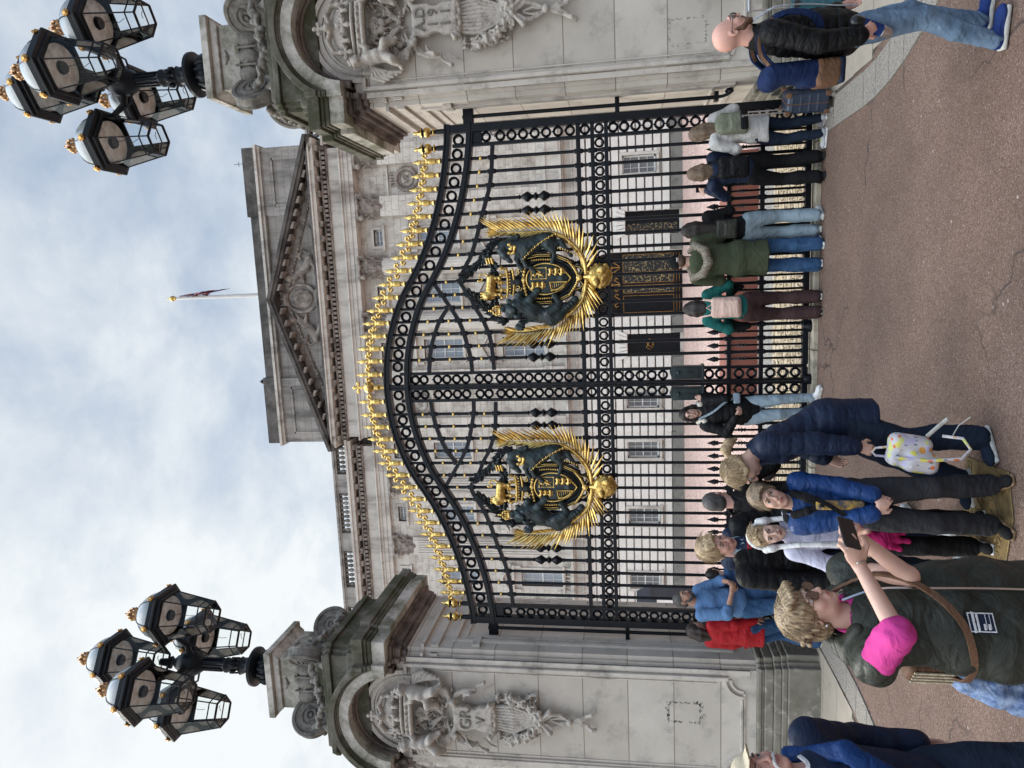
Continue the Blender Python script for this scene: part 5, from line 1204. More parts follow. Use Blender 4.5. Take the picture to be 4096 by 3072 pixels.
    for k in range(4):
        c_, s_ = math.cos(k*PI/2), math.sin(k*PI/2); R_ = np.array([[c_, -s_, 0], [s_, c_, 0], [0, 0, 1]]); f.frame(R_, (0, 0, 0))
        for x in (-.25, 0, .25): f.ell((x*.8, -.335, 6.51), (.092, .06, .14), k=.006)
        for x in (-.10, .10): f.cap((x, -.38, 6.38), (x, -.38, 6.64), .016, .016, .006)
        f.path([(-.08, -.375, 6.78), (0, -.385, 6.74), (.08, -.375, 6.78)], .012, .004); f.ell((0, -.38, 6.77), (.014, .014, .014)); 
        pass
    f.frame(); f.box((0, 0, 6.48), (.34, .34, .17), .03)
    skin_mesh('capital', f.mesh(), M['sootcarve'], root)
    def b_(mb):
        mb.box(-.37, .37, -.37, .37, 6.60, 6.84); mb.prism([(-.37, 6.84), (.37, 6.84), (.45, 6.93), (-.45, 6.93)], -.41, .41, 'y'); mb.box(-.47, .47, -.47, .47, 6.93, 7.02)
    mbp('cap_slab', M['mossrim'], b_, bevel=.008)
    for i, (sx, sy) in enumerate(((1, -1), (-1, -1), (-1, 1), (1, 1))):
        o = link('scroll', SCROLL, root, (sx*.43, sy*.43, 6.40)); n_ = Vector((sx, -sy, 0)).normalized()
        o.rotation_euler = n_.to_track_quat('Z', 'Y').to_euler()
    for k in range(4):
        g = skin_mesh('garland', GARL, M['sootcarve'], root) if k == 0 else link('garland', g0.data, root)
        if k == 0: g0 = g
        g.rotation_euler = (0, 0, k*PI/2)
    cv = skin_mesh('carving', CARVE, M['carve'], root, loc=(0, .48, 0)); cv.scale = (1, 1.6, 1)
    # the ghost of a removed notice, left in old adhesive
    r_ = np.random.default_rng(21+nm); mb = MB(); zc = 1.50 if nm < 0 else 1.42; xc = {-1: .15, 1: -.32}[nm]
    for i in range(150 if nm < 0 else 70):
        a = r_.uniform(0, 2*PI); k_ = 1+abs(r_.normal())*.10; x = xc+max(-.115, min(.115, .155*math.cos(a)))*k_; z = zc+max(-.175, min(.175, .235*math.sin(a)))*k_; w_ = r_.uniform(.004, .016); h_ = r_.uniform(.003, .010); an = r_.uniform(0, PI)
        mb.prism([(x+w_*math.cos(an+b__)*(1 if j % 2 else .6), z+h_*math.sin(an+b__)) for j, b__ in enumerate(np.linspace(0, 2*PI, 7)[:-1])], -.8015, -.799, 'y')
    mb.build('adhesive_mark', mat('old_adhesive', (.16, .15, .135) if nm < 0 else (.30, .285, .26), .9), root)
    for t_, s_, z in lines: text_part(t_, s_, root, (0, -.950, z), M['sootcarve'], .012)
    return root
pier(4.05, 'grey stone pier carved A.D 1911, its gate side washed by warm light', [('A.D', .15, 4.20), ('1 9', .15, 4.06), ('1 1', .15, 3.92)], 1)
pier(-4.05, 'grey stone pier carved GR V, with a stained plinth', [('GR', .20, 4.14), ('V', .16, 3.95)], -1)

# ---------------------------------------------------------------- lamp clusters
def pane_mat():
    m_ = bpy.data.materials.new('lantern_glass'); m_.use_nodes = True; t = m_.node_tree; t.nodes.clear(); L_ = t.links.new
    o_ = t.nodes.new('ShaderNodeOutputMaterial'); tr = t.nodes.new('ShaderNodeBsdfTransparent'); tr.inputs[0].default_value = (.97, .985, .98, 1); gl = t.nodes.new('ShaderNodeBsdfGlossy'); gl.inputs['Roughness'].default_value = .03; gl.inputs[0].default_value = (.8, .85, .85, 1)
    fr = nd(t, 'ShaderNodeFresnel', i_IOR=1.25); mx_ = t.nodes.new('ShaderNodeMixShader'); L_(fr.outputs[0], mx_.inputs[0]); L_(tr.outputs[0], mx_.inputs[1]); L_(gl.outputs[0], mx_.inputs[2]); L_(mx_.outputs[0], o_.inputs[0]); return m_
M['pane'] = pane_mat()
M['opal'] = mat('opal_glass', (.24, .26, .26), .25, var=.08, vs=3, sss=0)
M['enamel'] = mat('rusty_enamel', (.66, .66, .63), .5, vs=9, col2=(.42, .36, .30))
M['crowngold'] = mat('weathered_gilt', (.50, .30, .12), .4, .8, vs=30, bump=.3, col2=(.20, .10, .08))
f = Field(.006)
f.cap((0, 0, .0), (0, 0, .02), .052, .055, .006)
for i in range(8):
    a = i*PI/4; c_, s_ = math.cos(a), math.sin(a); f.path([(.052*c_, .052*s_, .02), (.072*c_, .072*s_, .06), (.05*c_, .05*s_, .11), (.01*c_, .01*s_, .12)], [.012, .013, .011, .010], .005); f.ell((.068*c_, .068*s_, .055), (.016, .016, .02), k=.004)
f.ell((0, 0, .14), (.02, .02, .02)); f.cap((0, 0, .15), (0, 0, .18), .007, .010, .004)
CROWN = f.mesh()
f = Field(.006); f.ell((0, 0, 0), (.036, .022, .042), k=.01); f.ell((0, -.018, -.008), (.014, .012, .014), k=.006)
for i in range(9): a = i*2*PI/9; f.ell((.034*math.cos(a), -.004, .034*math.sin(a)+.004), (.013, .012, .013), k=.005)
MASK = f.mesh()
def hexpts(r, z, rot=PI/6): return [(r*math.cos(rot+i*PI/3), r*math.sin(rot+i*PI/3), z) for i in range(6)]
lant_proto = None
def lantern(parent, loc, rz):
    global lant_proto
    if lant_proto:
        c = copy_tree(lant_proto, parent); c.location = loc; c.rotation_euler = (0, 0, rz); return c
    fr = MB()
    a, b_, c_ = hexpts(.215, 0), hexpts(.34, .62), hexpts(.237, .115)
    for i in range(6):
        j = (i+1) % 6
        fr.tube([a[i], b_[i]], .009, 6); fr.tube([a[i], a[j]], .016, 6); fr.tube([c_[i], c_[j]], .009, 6); fr.tube([b_[i], b_[j]], .014, 6)
    lan = fr.build('lantern', M['iron'], parent, loc=loc, rz=rz)
    gl = MB()
    for i in range(6): j = (i+1) % 6; gl.add([a[i], a[j], b_[j], b_[i]], [(0, 1, 2, 3)])
    gl.add(a, [(5, 4, 3, 2, 1, 0)]); gl.build('glass', M['pane'], lan)
    br = MB()
    prof = [(.335, .615), (.385, .625), (.39, .655), (.443, .668), (.443, .695), (.412, .72), (.412, .785), (.34, .80), (.335, .64)]
    R6 = [hexpts(r, z) for r, z in prof]; vs = [p for h_ in R6 for p in h_]; n_ = len(prof)
    br.add(vs, [(k*6+i, k*6+(i+1) % 6, ((k+1) % n_)*6+(i+1) % 6, ((k+1) % n_)*6+i) for k in range(n_) for i in range(6)])
    br.build('brim', M['iron'], lan)
    dm = MB(); dm.lathe([(.335, .80), (.325, .86), (.30, .93), (.255, 1.00), (.19, 1.06), (.11, 1.10), (.05, 1.115)], (0, 0, 0), 24); dm.build('opal_dome', M['opal'], lan)
    rb_ = MB()
    for i in range(6): an = PI/6+i*PI/3; rb_.tube([(r*math.cos(an), r*math.sin(an), z) for r, z in ((.338, .80), (.328, .86), (.303, .93), (.258, 1.0), (.193, 1.063), (.11, 1.105))], .007, 5)
    rb_.lathe([(.055, 1.10), (.06, 1.13), (.04, 1.15), (.055, 1.17), (.055, 1.185)], (0, 0, 0), 14); rb_.build('rib', M['iron'], lan)
    rf = MB(); rf.lathe([(.27, .665), (.27, .66), (.14, .70), (.08, .74)], (0, 0, 0), 24); rf.build('reflector', M['enamel'], lan)
    bn = MB(); bn.lathe([(.07, .62), (.085, .67), (.05, .72)], (0, 0, 0), 10); bn.tube([(0, 0, .62), (.02, .01, .5), (-.01, .02, .38), (.02, -.01, .28)], .004, 4); bn.tube([(0, 0, .03), (.05, .02, .06), (.09, .0, .03)], .005, 4)
    bn.build('burner', M['iron'], lan)
    skin_mesh('crown', CROWN, M['crowngold'], lan, loc=(0, 0, 1.17)).scale = (1.2, 1.2, 1.12)
    mdat = None
    for i in range(6):
        an = i*PI/3+PI/3-PI/3; x, y = .41*math.cos(PI/6+i*PI/3)*.96, .425*math.sin(PI/6+i*PI/3)*.96
        o = skin_mesh('lion_mask', MASK, M['gold_dull'], lan) if mdat is None else link('lion_mask', mdat, lan); mdat = o.data
        o.location = (x*1.03, y*1.03, .768); o.rotation_euler = (0, 0, math.atan2(y, x)+PI/2)
    lant_proto = lan; return lan
def lamp_cluster(px, label):
    root = empty('lamp_cluster', (px, .33, 7.02), label, 'street lamp', 'five-lantern lamps on the gate piers')
    mb = MB(); mb.lathe([(.13, 0), (.14, .03), (.10, .05), (.13, .08), (.21, .14), (.225, .20), (.20, .27), (.15, .31), (.19, .33), (.27, .37), (.27, .41), (.19, .44), (.12, .50), (.11, .60), (.125, .62), (.10, .64), (.085, .66), (.085, .80), (.105, .83), (.105, .86), (.075, .90), (.07, 1.2), (.09, 1.24)], (0, 0, 0), 24)
    for i in range(16): a = i*PI/8; mb.tube([(r*math.cos(a), r*math.sin(a), z) for r, z in ((.135, .08), (.215, .14), (.23, .20), (.205, .27))], .022, 5)
    for i in range(10): a = i*PI/5; mb.tube([(.085*math.cos(a), .085*math.sin(a), .9), (.082*math.cos(a), .082*math.sin(a), 1.2)], .012, 5)
    for i in range(6): a = i*PI/3; mb.lathe([(.001, -.05), (.03, -.02), (.03, .03), (.001, .06)], (.10*math.cos(a), .10*math.sin(a), .72), 6)
    mb.build('pole', M['iron'], root)
    mb = MB(); mb.lathe([(.09, 1.20), (.13, 1.26), (.17, 1.34), (.18, 1.44), (.16, 1.54), (.10, 1.62), (.06, 1.66), (.06, 1.70), (.09, 1.73), (.06, 1.76), (.05, 1.90)], (0, 0, 0), 20); mb.build('hub', M['iron'], root)
    for i, (dx, dy) in enumerate(((0, -1), (1, 0), (0, 1), (-1, 0))):
        mb = MB(); mb.tube([(.12*dx, .12*dy, 1.42), (.28*dx, .28*dy, 1.44), (.40*dx, .40*dy, 1.60), (.42*dx, .42*dy, 1.66)], [.05, .04, .035, .04], 8); mb.tube([(.14*dx, .14*dy, 1.30), (.27*dx, .27*dy, 1.34), (.36*dx, .36*dy, 1.50)], .014, 6)
        mb.build('arm', M['iron'], root)
        lantern(root, (.735*dx, .735*dy, 1.0), 0)
    lantern(root, (0, 0, 1.90), 0)
    return root
lamp_cluster(4.0, 'black five-lantern lamp on the A.D 1911 pier, against blue-grey sky')
lamp_cluster(-4.05, 'black five-lantern lamp on the GR V pier, against white cloud')
# ---------------------------------------------------------------- people
def rotx(a): c, s = math.cos(a), math.sin(a); return np.array([[1, 0, 0], [0, c, -s], [0, s, c]])
def roty(a): c, s = math.cos(a), math.sin(a); return np.array([[c, 0, s], [0, 1, 0], [-s, 0, c]])
def rotz(a): c, s = math.cos(a), math.sin(a); return np.array([[c, -s, 0], [s, c, 0], [0, 0, 1]])
nrm = lambda v: np.array(v, float)/max(1e-9, np.linalg.norm(v))
def ik(a, b, l1, l2, hint):
    a, b = np.array(a, float), np.array(b, float); d = b-a; L = np.linalg.norm(d); Lc = min(L, (l1+l2)*.998); u = d/L; b = a+u*Lc
    x = (l1*l1-l2*l2+Lc*Lc)/(2*Lc); hgt = math.sqrt(max(0, l1*l1-x*x)); n_ = np.array(hint, float); n_ = n_-u*(n_@u); n_ = nrm(n_)
    return a+u*x+n_*hgt, b
def cloth(name, c, rough=.85, vs=6, var=.1, bump=.12, bs=50, col2=None, **kw):
    m_ = mat(name, c, rough, var=var, vs=vs, bump=bump, bs=bs, spec=.2, col2=col2, **kw); t = m_.node_tree; b = t.nodes['Principled BSDF']; tc_ = t.nodes.new('ShaderNodeTexCoord')
    b.inputs['Specular IOR Level'].default_value = .16
    n_ = nd(t, 'ShaderNodeTexNoise', i_Scale=7.0, i_Detail=3.0, i_Roughness=.5, i_Distortion=1.6); mp = t.nodes.new('ShaderNodeMapping'); mp.inputs['Scale'].default_value = (1, 1, 1.7); t.links.new(tc_.outputs['Object'], mp.inputs[0]); t.links.new(mp.outputs[0], n_.inputs['Vector'])
    bp = nd(t, 'ShaderNodeBump', i_Strength=.55, i_Distance=.03); t.links.new(n_.outputs[0], bp.inputs['Height'])
    old = [n for n in t.nodes if n.type == 'BUMP' and n != bp]
    if old: t.links.new(bp.outputs[0], old[0].inputs['Normal'])
    else: t.links.new(bp.outputs[0], b.inputs['Normal'])
    return m_
def skin(name, c): return mat(name, c, .48, var=.07, vs=14, bump=.06, bs=120, spec=.4, sss=.08)
SK = {'fair': skin('skin_fair', (.56, .34, .26)), 'pink': skin('skin_pink', (.60, .33, .26)), 'tan': skin('skin_tan', (.40, .22, .15)), 'pale': skin('skin_pale', (.64, .42, .33))}
M['lip'] = mat('lips', (.36, .12, .10), .4); M['eye'] = mat('eye_white', (.42, .39, .37), .2); M['iris'] = mat('iris', (.03, .03, .035), .1)
M['tooth'] = mat('teeth', (.7, .68, .6), .3)
def hair_mat(name, c1, c2):
    m_ = bpy.data.materials.new(name); m_.use_nodes = True; t = m_.node_tree; b = t.nodes['Principled BSDF']; b.inputs['Roughness'].default_value = .5; b.inputs['Specular IOR Level'].default_value = .3; L_ = t.links.new
    tc_ = t.nodes.new('ShaderNodeTexCoord'); mp = t.nodes.new('ShaderNodeMapping'); mp.inputs['Scale'].default_value = (75, 75, 9); L_(tc_.outputs['Object'], mp.inputs[0])
    n_ = nd(t, 'ShaderNodeTexNoise', i_Scale=1.6, i_Detail=4.0); L_(mp.outputs[0], n_.inputs['Vector']); r_ = t.nodes.new('ShaderNodeValToRGB'); r_.color_ramp.elements[0].position = .32; r_.color_ramp.elements[1].position = .68
    r_.color_ramp.elements[0].color = tuple(c2)+(1,); r_.color_ramp.elements[1].color = tuple(c1)+(1,); L_(n_.outputs[0], r_.inputs[0]); L_(r_.outputs[0], b.inputs['Base Color'])
    bp = nd(t, 'ShaderNodeBump', i_Strength=.6, i_Distance=.004); L_(n_.outputs[0], bp.inputs['Height']); L_(bp.outputs[0], b.inputs['Normal']); return m_
HR = {'dirty': hair_mat('hair_dirty_blond', (.40, .29, .17), (.085, .055, .032)), 'blond': hair_mat('hair_blond', (.46, .34, .20), (.15, .095, .05)), 'ash': hair_mat('hair_ash', (.26, .19, .12), (.09, .06, .038)), 'brown': hair_mat('hair_brown', (.12, .07, .045), (.035, .02, .013)),
      'dark': hair_mat('hair_dark', (.030, .022, .018), (.008, .006, .005)), 'grey': hair_mat('hair_grey', (.10, .09, .085), (.03, .027, .025)), 'mouse': hair_mat('hair_mouse', (.20, .14, .095), (.07, .045, .03)), 'ginger': hair_mat('beard_ginger', (.16, .085, .05), (.07, .035, .02))}

class Person:
    """faces -y at rz = 0; built at 1.75 m and scaled by s. Targets are in the person's own frame."""
    def __init__(P, label, loc, rz, s, sk='fair', h=.011, lean=0, side=0, twist=0, head=(0, 0, 0), hs=1.0, wr=None, ft=None, el=None, kn=None, w=1.0, group=None, zoff=0, hdrop=0):
        P.root = empty('person', (loc[0], loc[1], zoff), label, 'person', group, rz, s); P.h = h; P.sk = SK[sk]; P.hs = hs; P.w = w
        P.pel = V3(0, 0, .94); P.U = rotz(twist) @ roty(side) @ rotx(lean)      # lean > 0 bows forwards (towards -y)
        P.ub = lambda p: P.pel+P.U @ (np.array(p, float)-P.pel)
        P.sh = {q: P.ub((q*.178*w, .01, 1.415)) for q in (-1, 1)}
        ft = ft or {}; P.an = {q: V3(*ft.get(q, (q*.11, 0, .085, 0))[:3]) for q in (-1, 1)}; P.fa = {q: (ft.get(q, (0, 0, 0, 0)) + (0,))[3] for q in (-1, 1)}
        P.hip = {q: V3(q*.09, 0, .92) for q in (-1, 1)}; kn = kn or {}; P.kn = {}
        for q in (-1, 1): P.kn[q], P.an[q] = ik(P.hip[q], P.an[q], .435, .425, kn.get(q, (q*.1, -1, 0)))
        wr = wr or {}; el = el or {}; P.el = {}; P.wr = {}
        for q in (-1, 1):
            t_ = wr.get(q, (q*.26, -.06, .86)); P.el[q], P.wr[q] = ik(P.sh[q], t_, .29, .255, el.get(q, (q*.5, 1, -.2)))
        y, p, r = head; P.Rh = P.U @ rotz(y) @ rotx(p) @ roty(r); P.neck = P.ub((0, .015, 1.47))
        P.hc = P.neck+P.Rh @ V3(0, -.022, .15*hs)*1.0; P.hands = {}
    def put(P, name, f, m_, disp=None, mat_of=None): return skin_mesh(name, f.mesh(disp), m_, P.root, mat_of)
    def hand(P, f, q, direction=None, normal=None, curl=.5, spread=0, thumb=.6, s=1.0):
        w_ = P.wr[q]; d = nrm(direction if direction is not None else P.wr[q]-P.el[q]); n_ = np.array(normal if normal is not None else (q*-1, 0, 0), float); n_ = nrm(n_-d*(n_@d)); sd = np.cross(d, n_)*(1 if q > 0 else -1)
        # n_ is where the palm looks, sd points to the thumb
        R_ = np.stack([sd, -n_, d], 1); f.ell(w_+d*.048*s, (.038*s, .014*s, .052*s), R_, k=.012); f.cap(w_-d*.01, w_+d*.03*s, .024*s, .026*s, .012, sq=(n_, .62))
        fl = (.072, .080, .075, .058)
        for i in range(4):
            o_ = (1.5-i)*.0185*s; a = w_+d*.086*s*(1-.05*abs(i-1.2))+sd*o_; L_ = fl[i]*s; ang = 0; p = a; dd = d+sd*(1.5-i)*spread
            for j, (fr_, c_) in enumerate(((.45, .9), (.30, 1.1), (.25, .7))):
                ang += curl*c_*(1+.08*i); v = nrm(nrm(dd)*math.cos(ang)+n_*math.sin(ang)); b_ = p+v*L_*fr_; f.cap(p, b_, .0088*s-.0007*j*s, .0082*s-.0008*j*s, .0035); p = b_
        a = w_+d*.022*s+sd*.028*s; v = nrm(d*.75+sd*.75+n_*.25*thumb); b_ = a+v*.042*s; f.cap(a, b_, .0125*s, .0105*s, .01); v2 = nrm(d*1.0+sd*.1+n_*.9*thumb); f.cap(b_, b_+v2*.034*s, .0100*s, .0078*s, .004)
        P.hands[q] = (w_, d, n_, sd)
    def body(P, hands=None, near=False, lips=True, smile=0, fat=1.0):
        f = Field(P.h); U = P.ub
        f.frame(P.U, P.pel-P.U @ P.pel)
        f.ell((0, .0, 1.28), (.135, .09, .17), k=.04); f.ell((0, 0, 1.08), (.115, .085, .15), k=.04); f.cap((-.14, .01, 1.40), (.14, .01, 1.40), .045, .045, .04); f.frame()
        f.ell(P.pel, (.135, .095, .10), k=.04)
        for q in (-1, 1):
            f.path([P.hip[q], P.kn[q], P.an[q]], [.075, .048, .034], .02); f.cap(P.an[q]+V3(0, 0, -.03), P.an[q]+V3(math.sin(P.fa[q]), -math.cos(P.fa[q]), 0)*.10+V3(0, 0, -.05), .028, .020, .02)
            f.path([P.sh[q], P.el[q], P.wr[q]], [.046, .036, .024], .015)
        hs = P.hs; f.cap(P.neck-P.U @ V3(0, 0, .05), P.hc+P.Rh @ V3(0, .018, -.05*hs), .056, .050*hs, .03)
        f.frame(P.Rh*1.0, P.hc); g = hs
        def E(c, r, k=.012, mode='u', R=None): f.ell(tuple(np.array(c)*g), tuple(np.array(r)*g), R, k*g, mode)
        def Cc(a, b_, r1, r2, k=.008, mode='u'): f.cap(tuple(np.array(a)*g), tuple(np.array(b_)*g), r1*g, r2*g, k*g, mode)
        E((0, .014, .028), (.073, .092, .088), .02); E((0, -.030, -.030), (.059, .060, .083), .03); E((0, -.036, -.076), (.046*fat, .046, .034), .03); E((0, -.076, -.098), (.019, .016, .015), .018)
        for q in (-1, 1):
            E((q*.037, -.064, -.026), (.021*fat, .020, .022), .02); E((q*.076, .010, -.006), (.009, .019, .031), .006); E((q*.081, .004, -.004), (.006, .010, .018), .006, 's'); E((q*.030, -.097, .009), (.0165, .013, .0085), .009, 's')
            Cc((q*.014, -.092, .030), (q*.043, -.082, .029), .008, .006, .012); E((q*.0105, -.104, -.034), (.0075, .010, .007), .005)
        for q in (-1, 1): f.path([tuple(np.array(v)*g) for v in ((q*.0175, -.0895, .0125), (q*.030, -.0925, .0175), (q*.0435, -.0850, .0125))], [.0030*g, .0042*g, .0030*g], .004)
        Cc((0, -.090, .018), (0, -.114, -.028), .0065, .0105, .010)
        z0 = -.062; E((0, -.088, z0), (.026, .014, .016), .012)
        Cc((-.018, -.0925, z0+.004+smile*.006), (0, -.1005, z0+.002), .0030, .0048, .003); Cc((.018, -.0925, z0+.004+smile*.006), (0, -.1005, z0+.002), .0030, .0048, .003)
        Cc((-.015, -.0925, z0-.006), (.015, -.0925, z0-.006), .0052, .0052, .003); Cc((-.023, -.098, z0-.001+smile*.007), (0, -.106, z0-.002), .0016, .0022, .002, 's'); Cc((.023, -.098, z0-.001+smile*.007), (0, -.106, z0-.002), .0016, .0022, .002, 's')
        f.frame()
        for q, kw in (hands or {}).items(): P.hand(f, q, **kw)
        Ri, hc = P.Rh.T, P.hc
        def mo(c):
            l = (c-hc) @ Ri.T/g
            return ((np.abs(l[:, 0]) < .021) & (np.abs(l[:, 2]-z0+.001) < .0088-.006*(np.abs(l[:, 0])/.021)**2) & (l[:, 1] < -.085)).astype(int)
        o = P.put('body', f, [P.sk, M['lip']], None, mo if lips else None); P.bodyo = o
        mb = MB()                                  # eyes
        for q in (-1, 1):
            c = P.hc+P.Rh @ (V3(q*.0305, -.0765, .0085)*g); fwd = P.Rh @ V3(0, -1, 0)
            mb.lathe([(.0125*g*math.sin(a), .0125*g*math.cos(a)) for a in np.linspace(.02, PI*.6, 10)], c, 14, ax=fwd)
            mb.lathe([(.0001, .0129*g), (.0060*g, .0117*g), (.0064*g, .0108*g)], c, 12, 1, ax=fwd)
        mb.build('eyes', [M['eye'], M['iris']], P.root); return o
    def brows(P, m_):
        f = Field(min(P.h, .006)*.7); f.frame(P.Rh, P.hc); g = P.hs
        for q in (-1, 1): f.path([(q*.014*g, -.1*g, .027*g), (q*.032*g, -.0935*g, .033*g), (q*.046*g, -.079*g, .028*g)], [.0042*g, .0040*g, .0022*g], .003)
        for q in (-1, 1): f.path([(q*.018*g, -.0915*g, .0100*g), (q*.030*g, -.0955*g, .0138*g), (q*.044*g, -.0870*g, .0100*g)], .0013*g, .002)
        f.frame(); P.put('eyebrows', f, m_)
    def hair(P, style, m_, seed=1, vol=1.0):
        f = Field(min(P.h, .010)); f.frame(P.Rh, P.hc); g = P.hs
        E = lambda c, r, k=.012, mode='u': f.ell(tuple(np.array(c)*g), tuple(np.array(r)*g), None, k*g, mode)
        Pa = lambda pts, r, k=.012, mode='u', **kw: f.path([tuple(np.array(p)*g) for p in pts], [v*g for v in r], k*g, mode, **kw)
        t_ = .012*vol
        if style == 'crop': E((0, .018, .032), (.077, .096, .091)); E((0, .045, -.02), (.070, .062, .06)); E((0, -.10, -.055), (.074, .075, .105), .008, 's')
        elif style == 'short':
            E((0, .018, .038), (.080+t_*.2, .098, .094+t_*.6)); E((0, .045, -.015), (.074, .064, .06)); E((0, -.104, -.050), (.073, .078, .108), .008, 's')
            for q in (-1, 1): E((q*.074, -.004, -.01), (.012, .018, .03))
            for i in range(9): a = (i-4)*.2; Pa([(.055*math.sin(a), -.055, .098), (.070*math.sin(a)+.012, -.088-.006*(i % 2), .082-abs(a)*.02)], [.016, .007])
        elif style in ('bob', 'long', 'mid'):
            zb = {'bob': -.11, 'mid': -.17, 'long': -.32}[style]
            E((0, .018, .036), (.086, .106, .098))
            for q in (-1, 1): Pa([(q*.070, .015, .03), (q*.080, .018, -.06), (q*.070, .035, zb)], [.032, .034, .026], .03)
            Pa([(0, .07, .03), (0, .085, -.06), (0, .075, zb-.01)], [.055, .055, .045], .03, sq=((0, 1, 0), .7))
            for q in (-1, 1): Pa([(q*.04, .075, .0), (q*.045, .085, -.07), (q*.035, .07, zb-.02)], [.045, .048, .034], .02)
            E((0, -.108, -.045), (.066, .080, .118), .010, 's')
        elif style == 'messy':
            E((0, .020, .045), (.090, .108, .104)); E((0, .06, -.03), (.082, .072, .07)); E((0, -.108, -.055), (.068, .078, .100), .010, 's')
            r_ = np.random.default_rng(seed)
            for i in range(110):
                th = r_.uniform(0, 2*PI); ph = r_.uniform(.05, 1.95); d = V3(math.sin(ph)*math.cos(th), math.sin(ph)*math.sin(th), math.cos(ph))
                if d[1] < -.42 and d[2] < .55: continue
                a = V3(0, .022, .035)+d*V3(.082, .098, .094); tan = nrm(np.cross(d, V3(r_.normal(), r_.normal(), r_.normal()))+V3(0, .15, -.6)); Pa([a, a+tan*.035+d*.010, a+tan*.065+d*r_.uniform(-.002, .014)], [.013, .009, .002], .004)
            for i in range(8): x = -.06+.017*i; Pa([(x, -.06, .110), (x+.01, -.100, .092), (x+.018, -.108, .064+.01*(i % 2))], [.016, .010, .003], .006)
        elif style == 'tied':
            E((0, .018, .036), (.082, .102, .096)); E((0, .06, -.01), (.070, .056, .06)); E((0, -.106, -.048), (.070, .080, .112), .008, 's')
            for q in (-1, 1): Pa([(q*.066, -.045, .03), (q*.078, -.015, -.015), (q*.06, .05, -.03)], [.014, .016, .02], .01)
            E((0, .118, -.01), (.022, .018, .022), .006); Pa([(0, .12, -.01), (.0, .165, -.03), (0, .18, -.08), (.0, .165, -.135)], [.020, .034, .034, .010], .012)
        elif style == 'braids':
            E((0, .018, .034), (.078, .098, .092)); E((0, .05, -.02), (.070, .06, .06)); E((0, -.105, -.052), (.072, .078, .106), .008, 's')
            for i in range(7): x = -.054+.018*i; Pa([(x, -.06, .098-abs(x)*.35), (x*1.05, -.02, .118-abs(x)*.4), (x, .04, .115-abs(x)*.4)], [.009, .010, .009], .003)
        elif style == 'capback': E((0, .05, -.02), (.073, .062, .055)); E((0, -.10, -.055), (.074, .075, .105), .008, 's')
        f.frame(); rr = np.random.default_rng(seed+5); ph = rr.uniform(0, 6, 3); Ri = P.Rh.T; hc = P.hc
        am = {'crop': .0006, 'capback': .0006, 'messy': .0022}.get(style, .0012)*vol
        def disp(X, Y, Z):
            x = (X-hc[0])*Ri[0, 0]+(Y-hc[1])*Ri[0, 1]+(Z-hc[2])*Ri[0, 2]; y = (X-hc[0])*Ri[1, 0]+(Y-hc[1])*Ri[1, 1]+(Z-hc[2])*Ri[1, 2]; z = (X-hc[0])*Ri[2, 0]+(Y-hc[1])*Ri[2, 1]+(Z-hc[2])*Ri[2, 2]
            return am*(np.sin(190*np.arctan2(x, y+.02)*.13+14*z+ph[0])+np.sin(330*x+40*z+ph[1]+6*np.sin(25*z))*.8)
        ho = P.put('hair', f, m_, disp)
        if P.h < .009 and style != 'crop':            # loose strands that break the outline
            mb = MB(); T_ = lambda v: tuple(P.hc+P.Rh @ (v*g)); n_s = {'messy': 900}.get(style, 420); big = 1.11 if style == 'messy' else 1.03; wob = .10 if style == 'messy' else .03
            for i in range(n_s):
                th = rr.uniform(0, 2*PI); ph = rr.uniform(.0, 1.9); d = V3(math.sin(ph)*math.cos(th), math.sin(ph)*math.sin(th), math.cos(ph))
                if d[1] < -.35 and d[2] < .62: continue
                p = V3(0, .02, .040)+d*V3(.080, .097, .094)*big; flow = nrm(V3(d[0]*.5+rr.normal()*.18, .45+rr.normal()*.18, -.75)); flow = nrm(flow-d*(flow@d)*.85)
                if d[1] < .1 and d[2] > .5: flow = nrm(V3(.55+rr.normal()*.25, -.35+rr.normal()*.2, -.15))
                st = rr.uniform(.012, .022); pts = [p]; lift = rr.uniform(.001, .004)*vol
                for k_ in range(3): p = p+flow*st+d*lift*(1-k_*.55); pts.append(p); flow = nrm(flow+V3(0, 0, -.18)+V3(rr.normal(), rr.normal(), rr.normal())*wob)
                mb.tube([T_(v) for v in pts], [.0013*g, .0014*g, .0011*g, .0003*g], 4)
            mb.build('loose_strands', m_, ho)
        return ho
    def beard(P, m_, full=True):
        f = Field(min(P.h, .006)); f.frame(P.Rh, P.hc); g = P.hs
        f.ell((0, -.034*g, -.078*g), (.053*g, .055*g, .042*g), k=.02); f.ell((0, -.080*g, -.100*g), (.026*g, .020*g, .022*g), k=.02)
        for q in (-1, 1): f.path([(q*.066*g, -.012*g, -.02*g), (q*.060*g, -.028*g, -.06*g), (q*.035*g, -.072*g, -.088*g)], [.010*g, .015*g, .018*g], .012); f.path([(q*.006*g, -.103*g, -.048*g), (q*.024*g, -.093*g, -.056*g), (q*.030*g, -.082*g, -.08*g)], [.006*g, .006*g, .010*g], .005)
        f.ell((0, -.112*g, -.062*g), (.020*g, .022*g, .011*g), k=.004, mode='s'); f.ell((0, -.05*g, -.005*g), (.045*g, .07*g, .038*g), k=.01, mode='s')
        f.frame(); return P.put('beard', f, m_, wav(.0012, 260, 4))
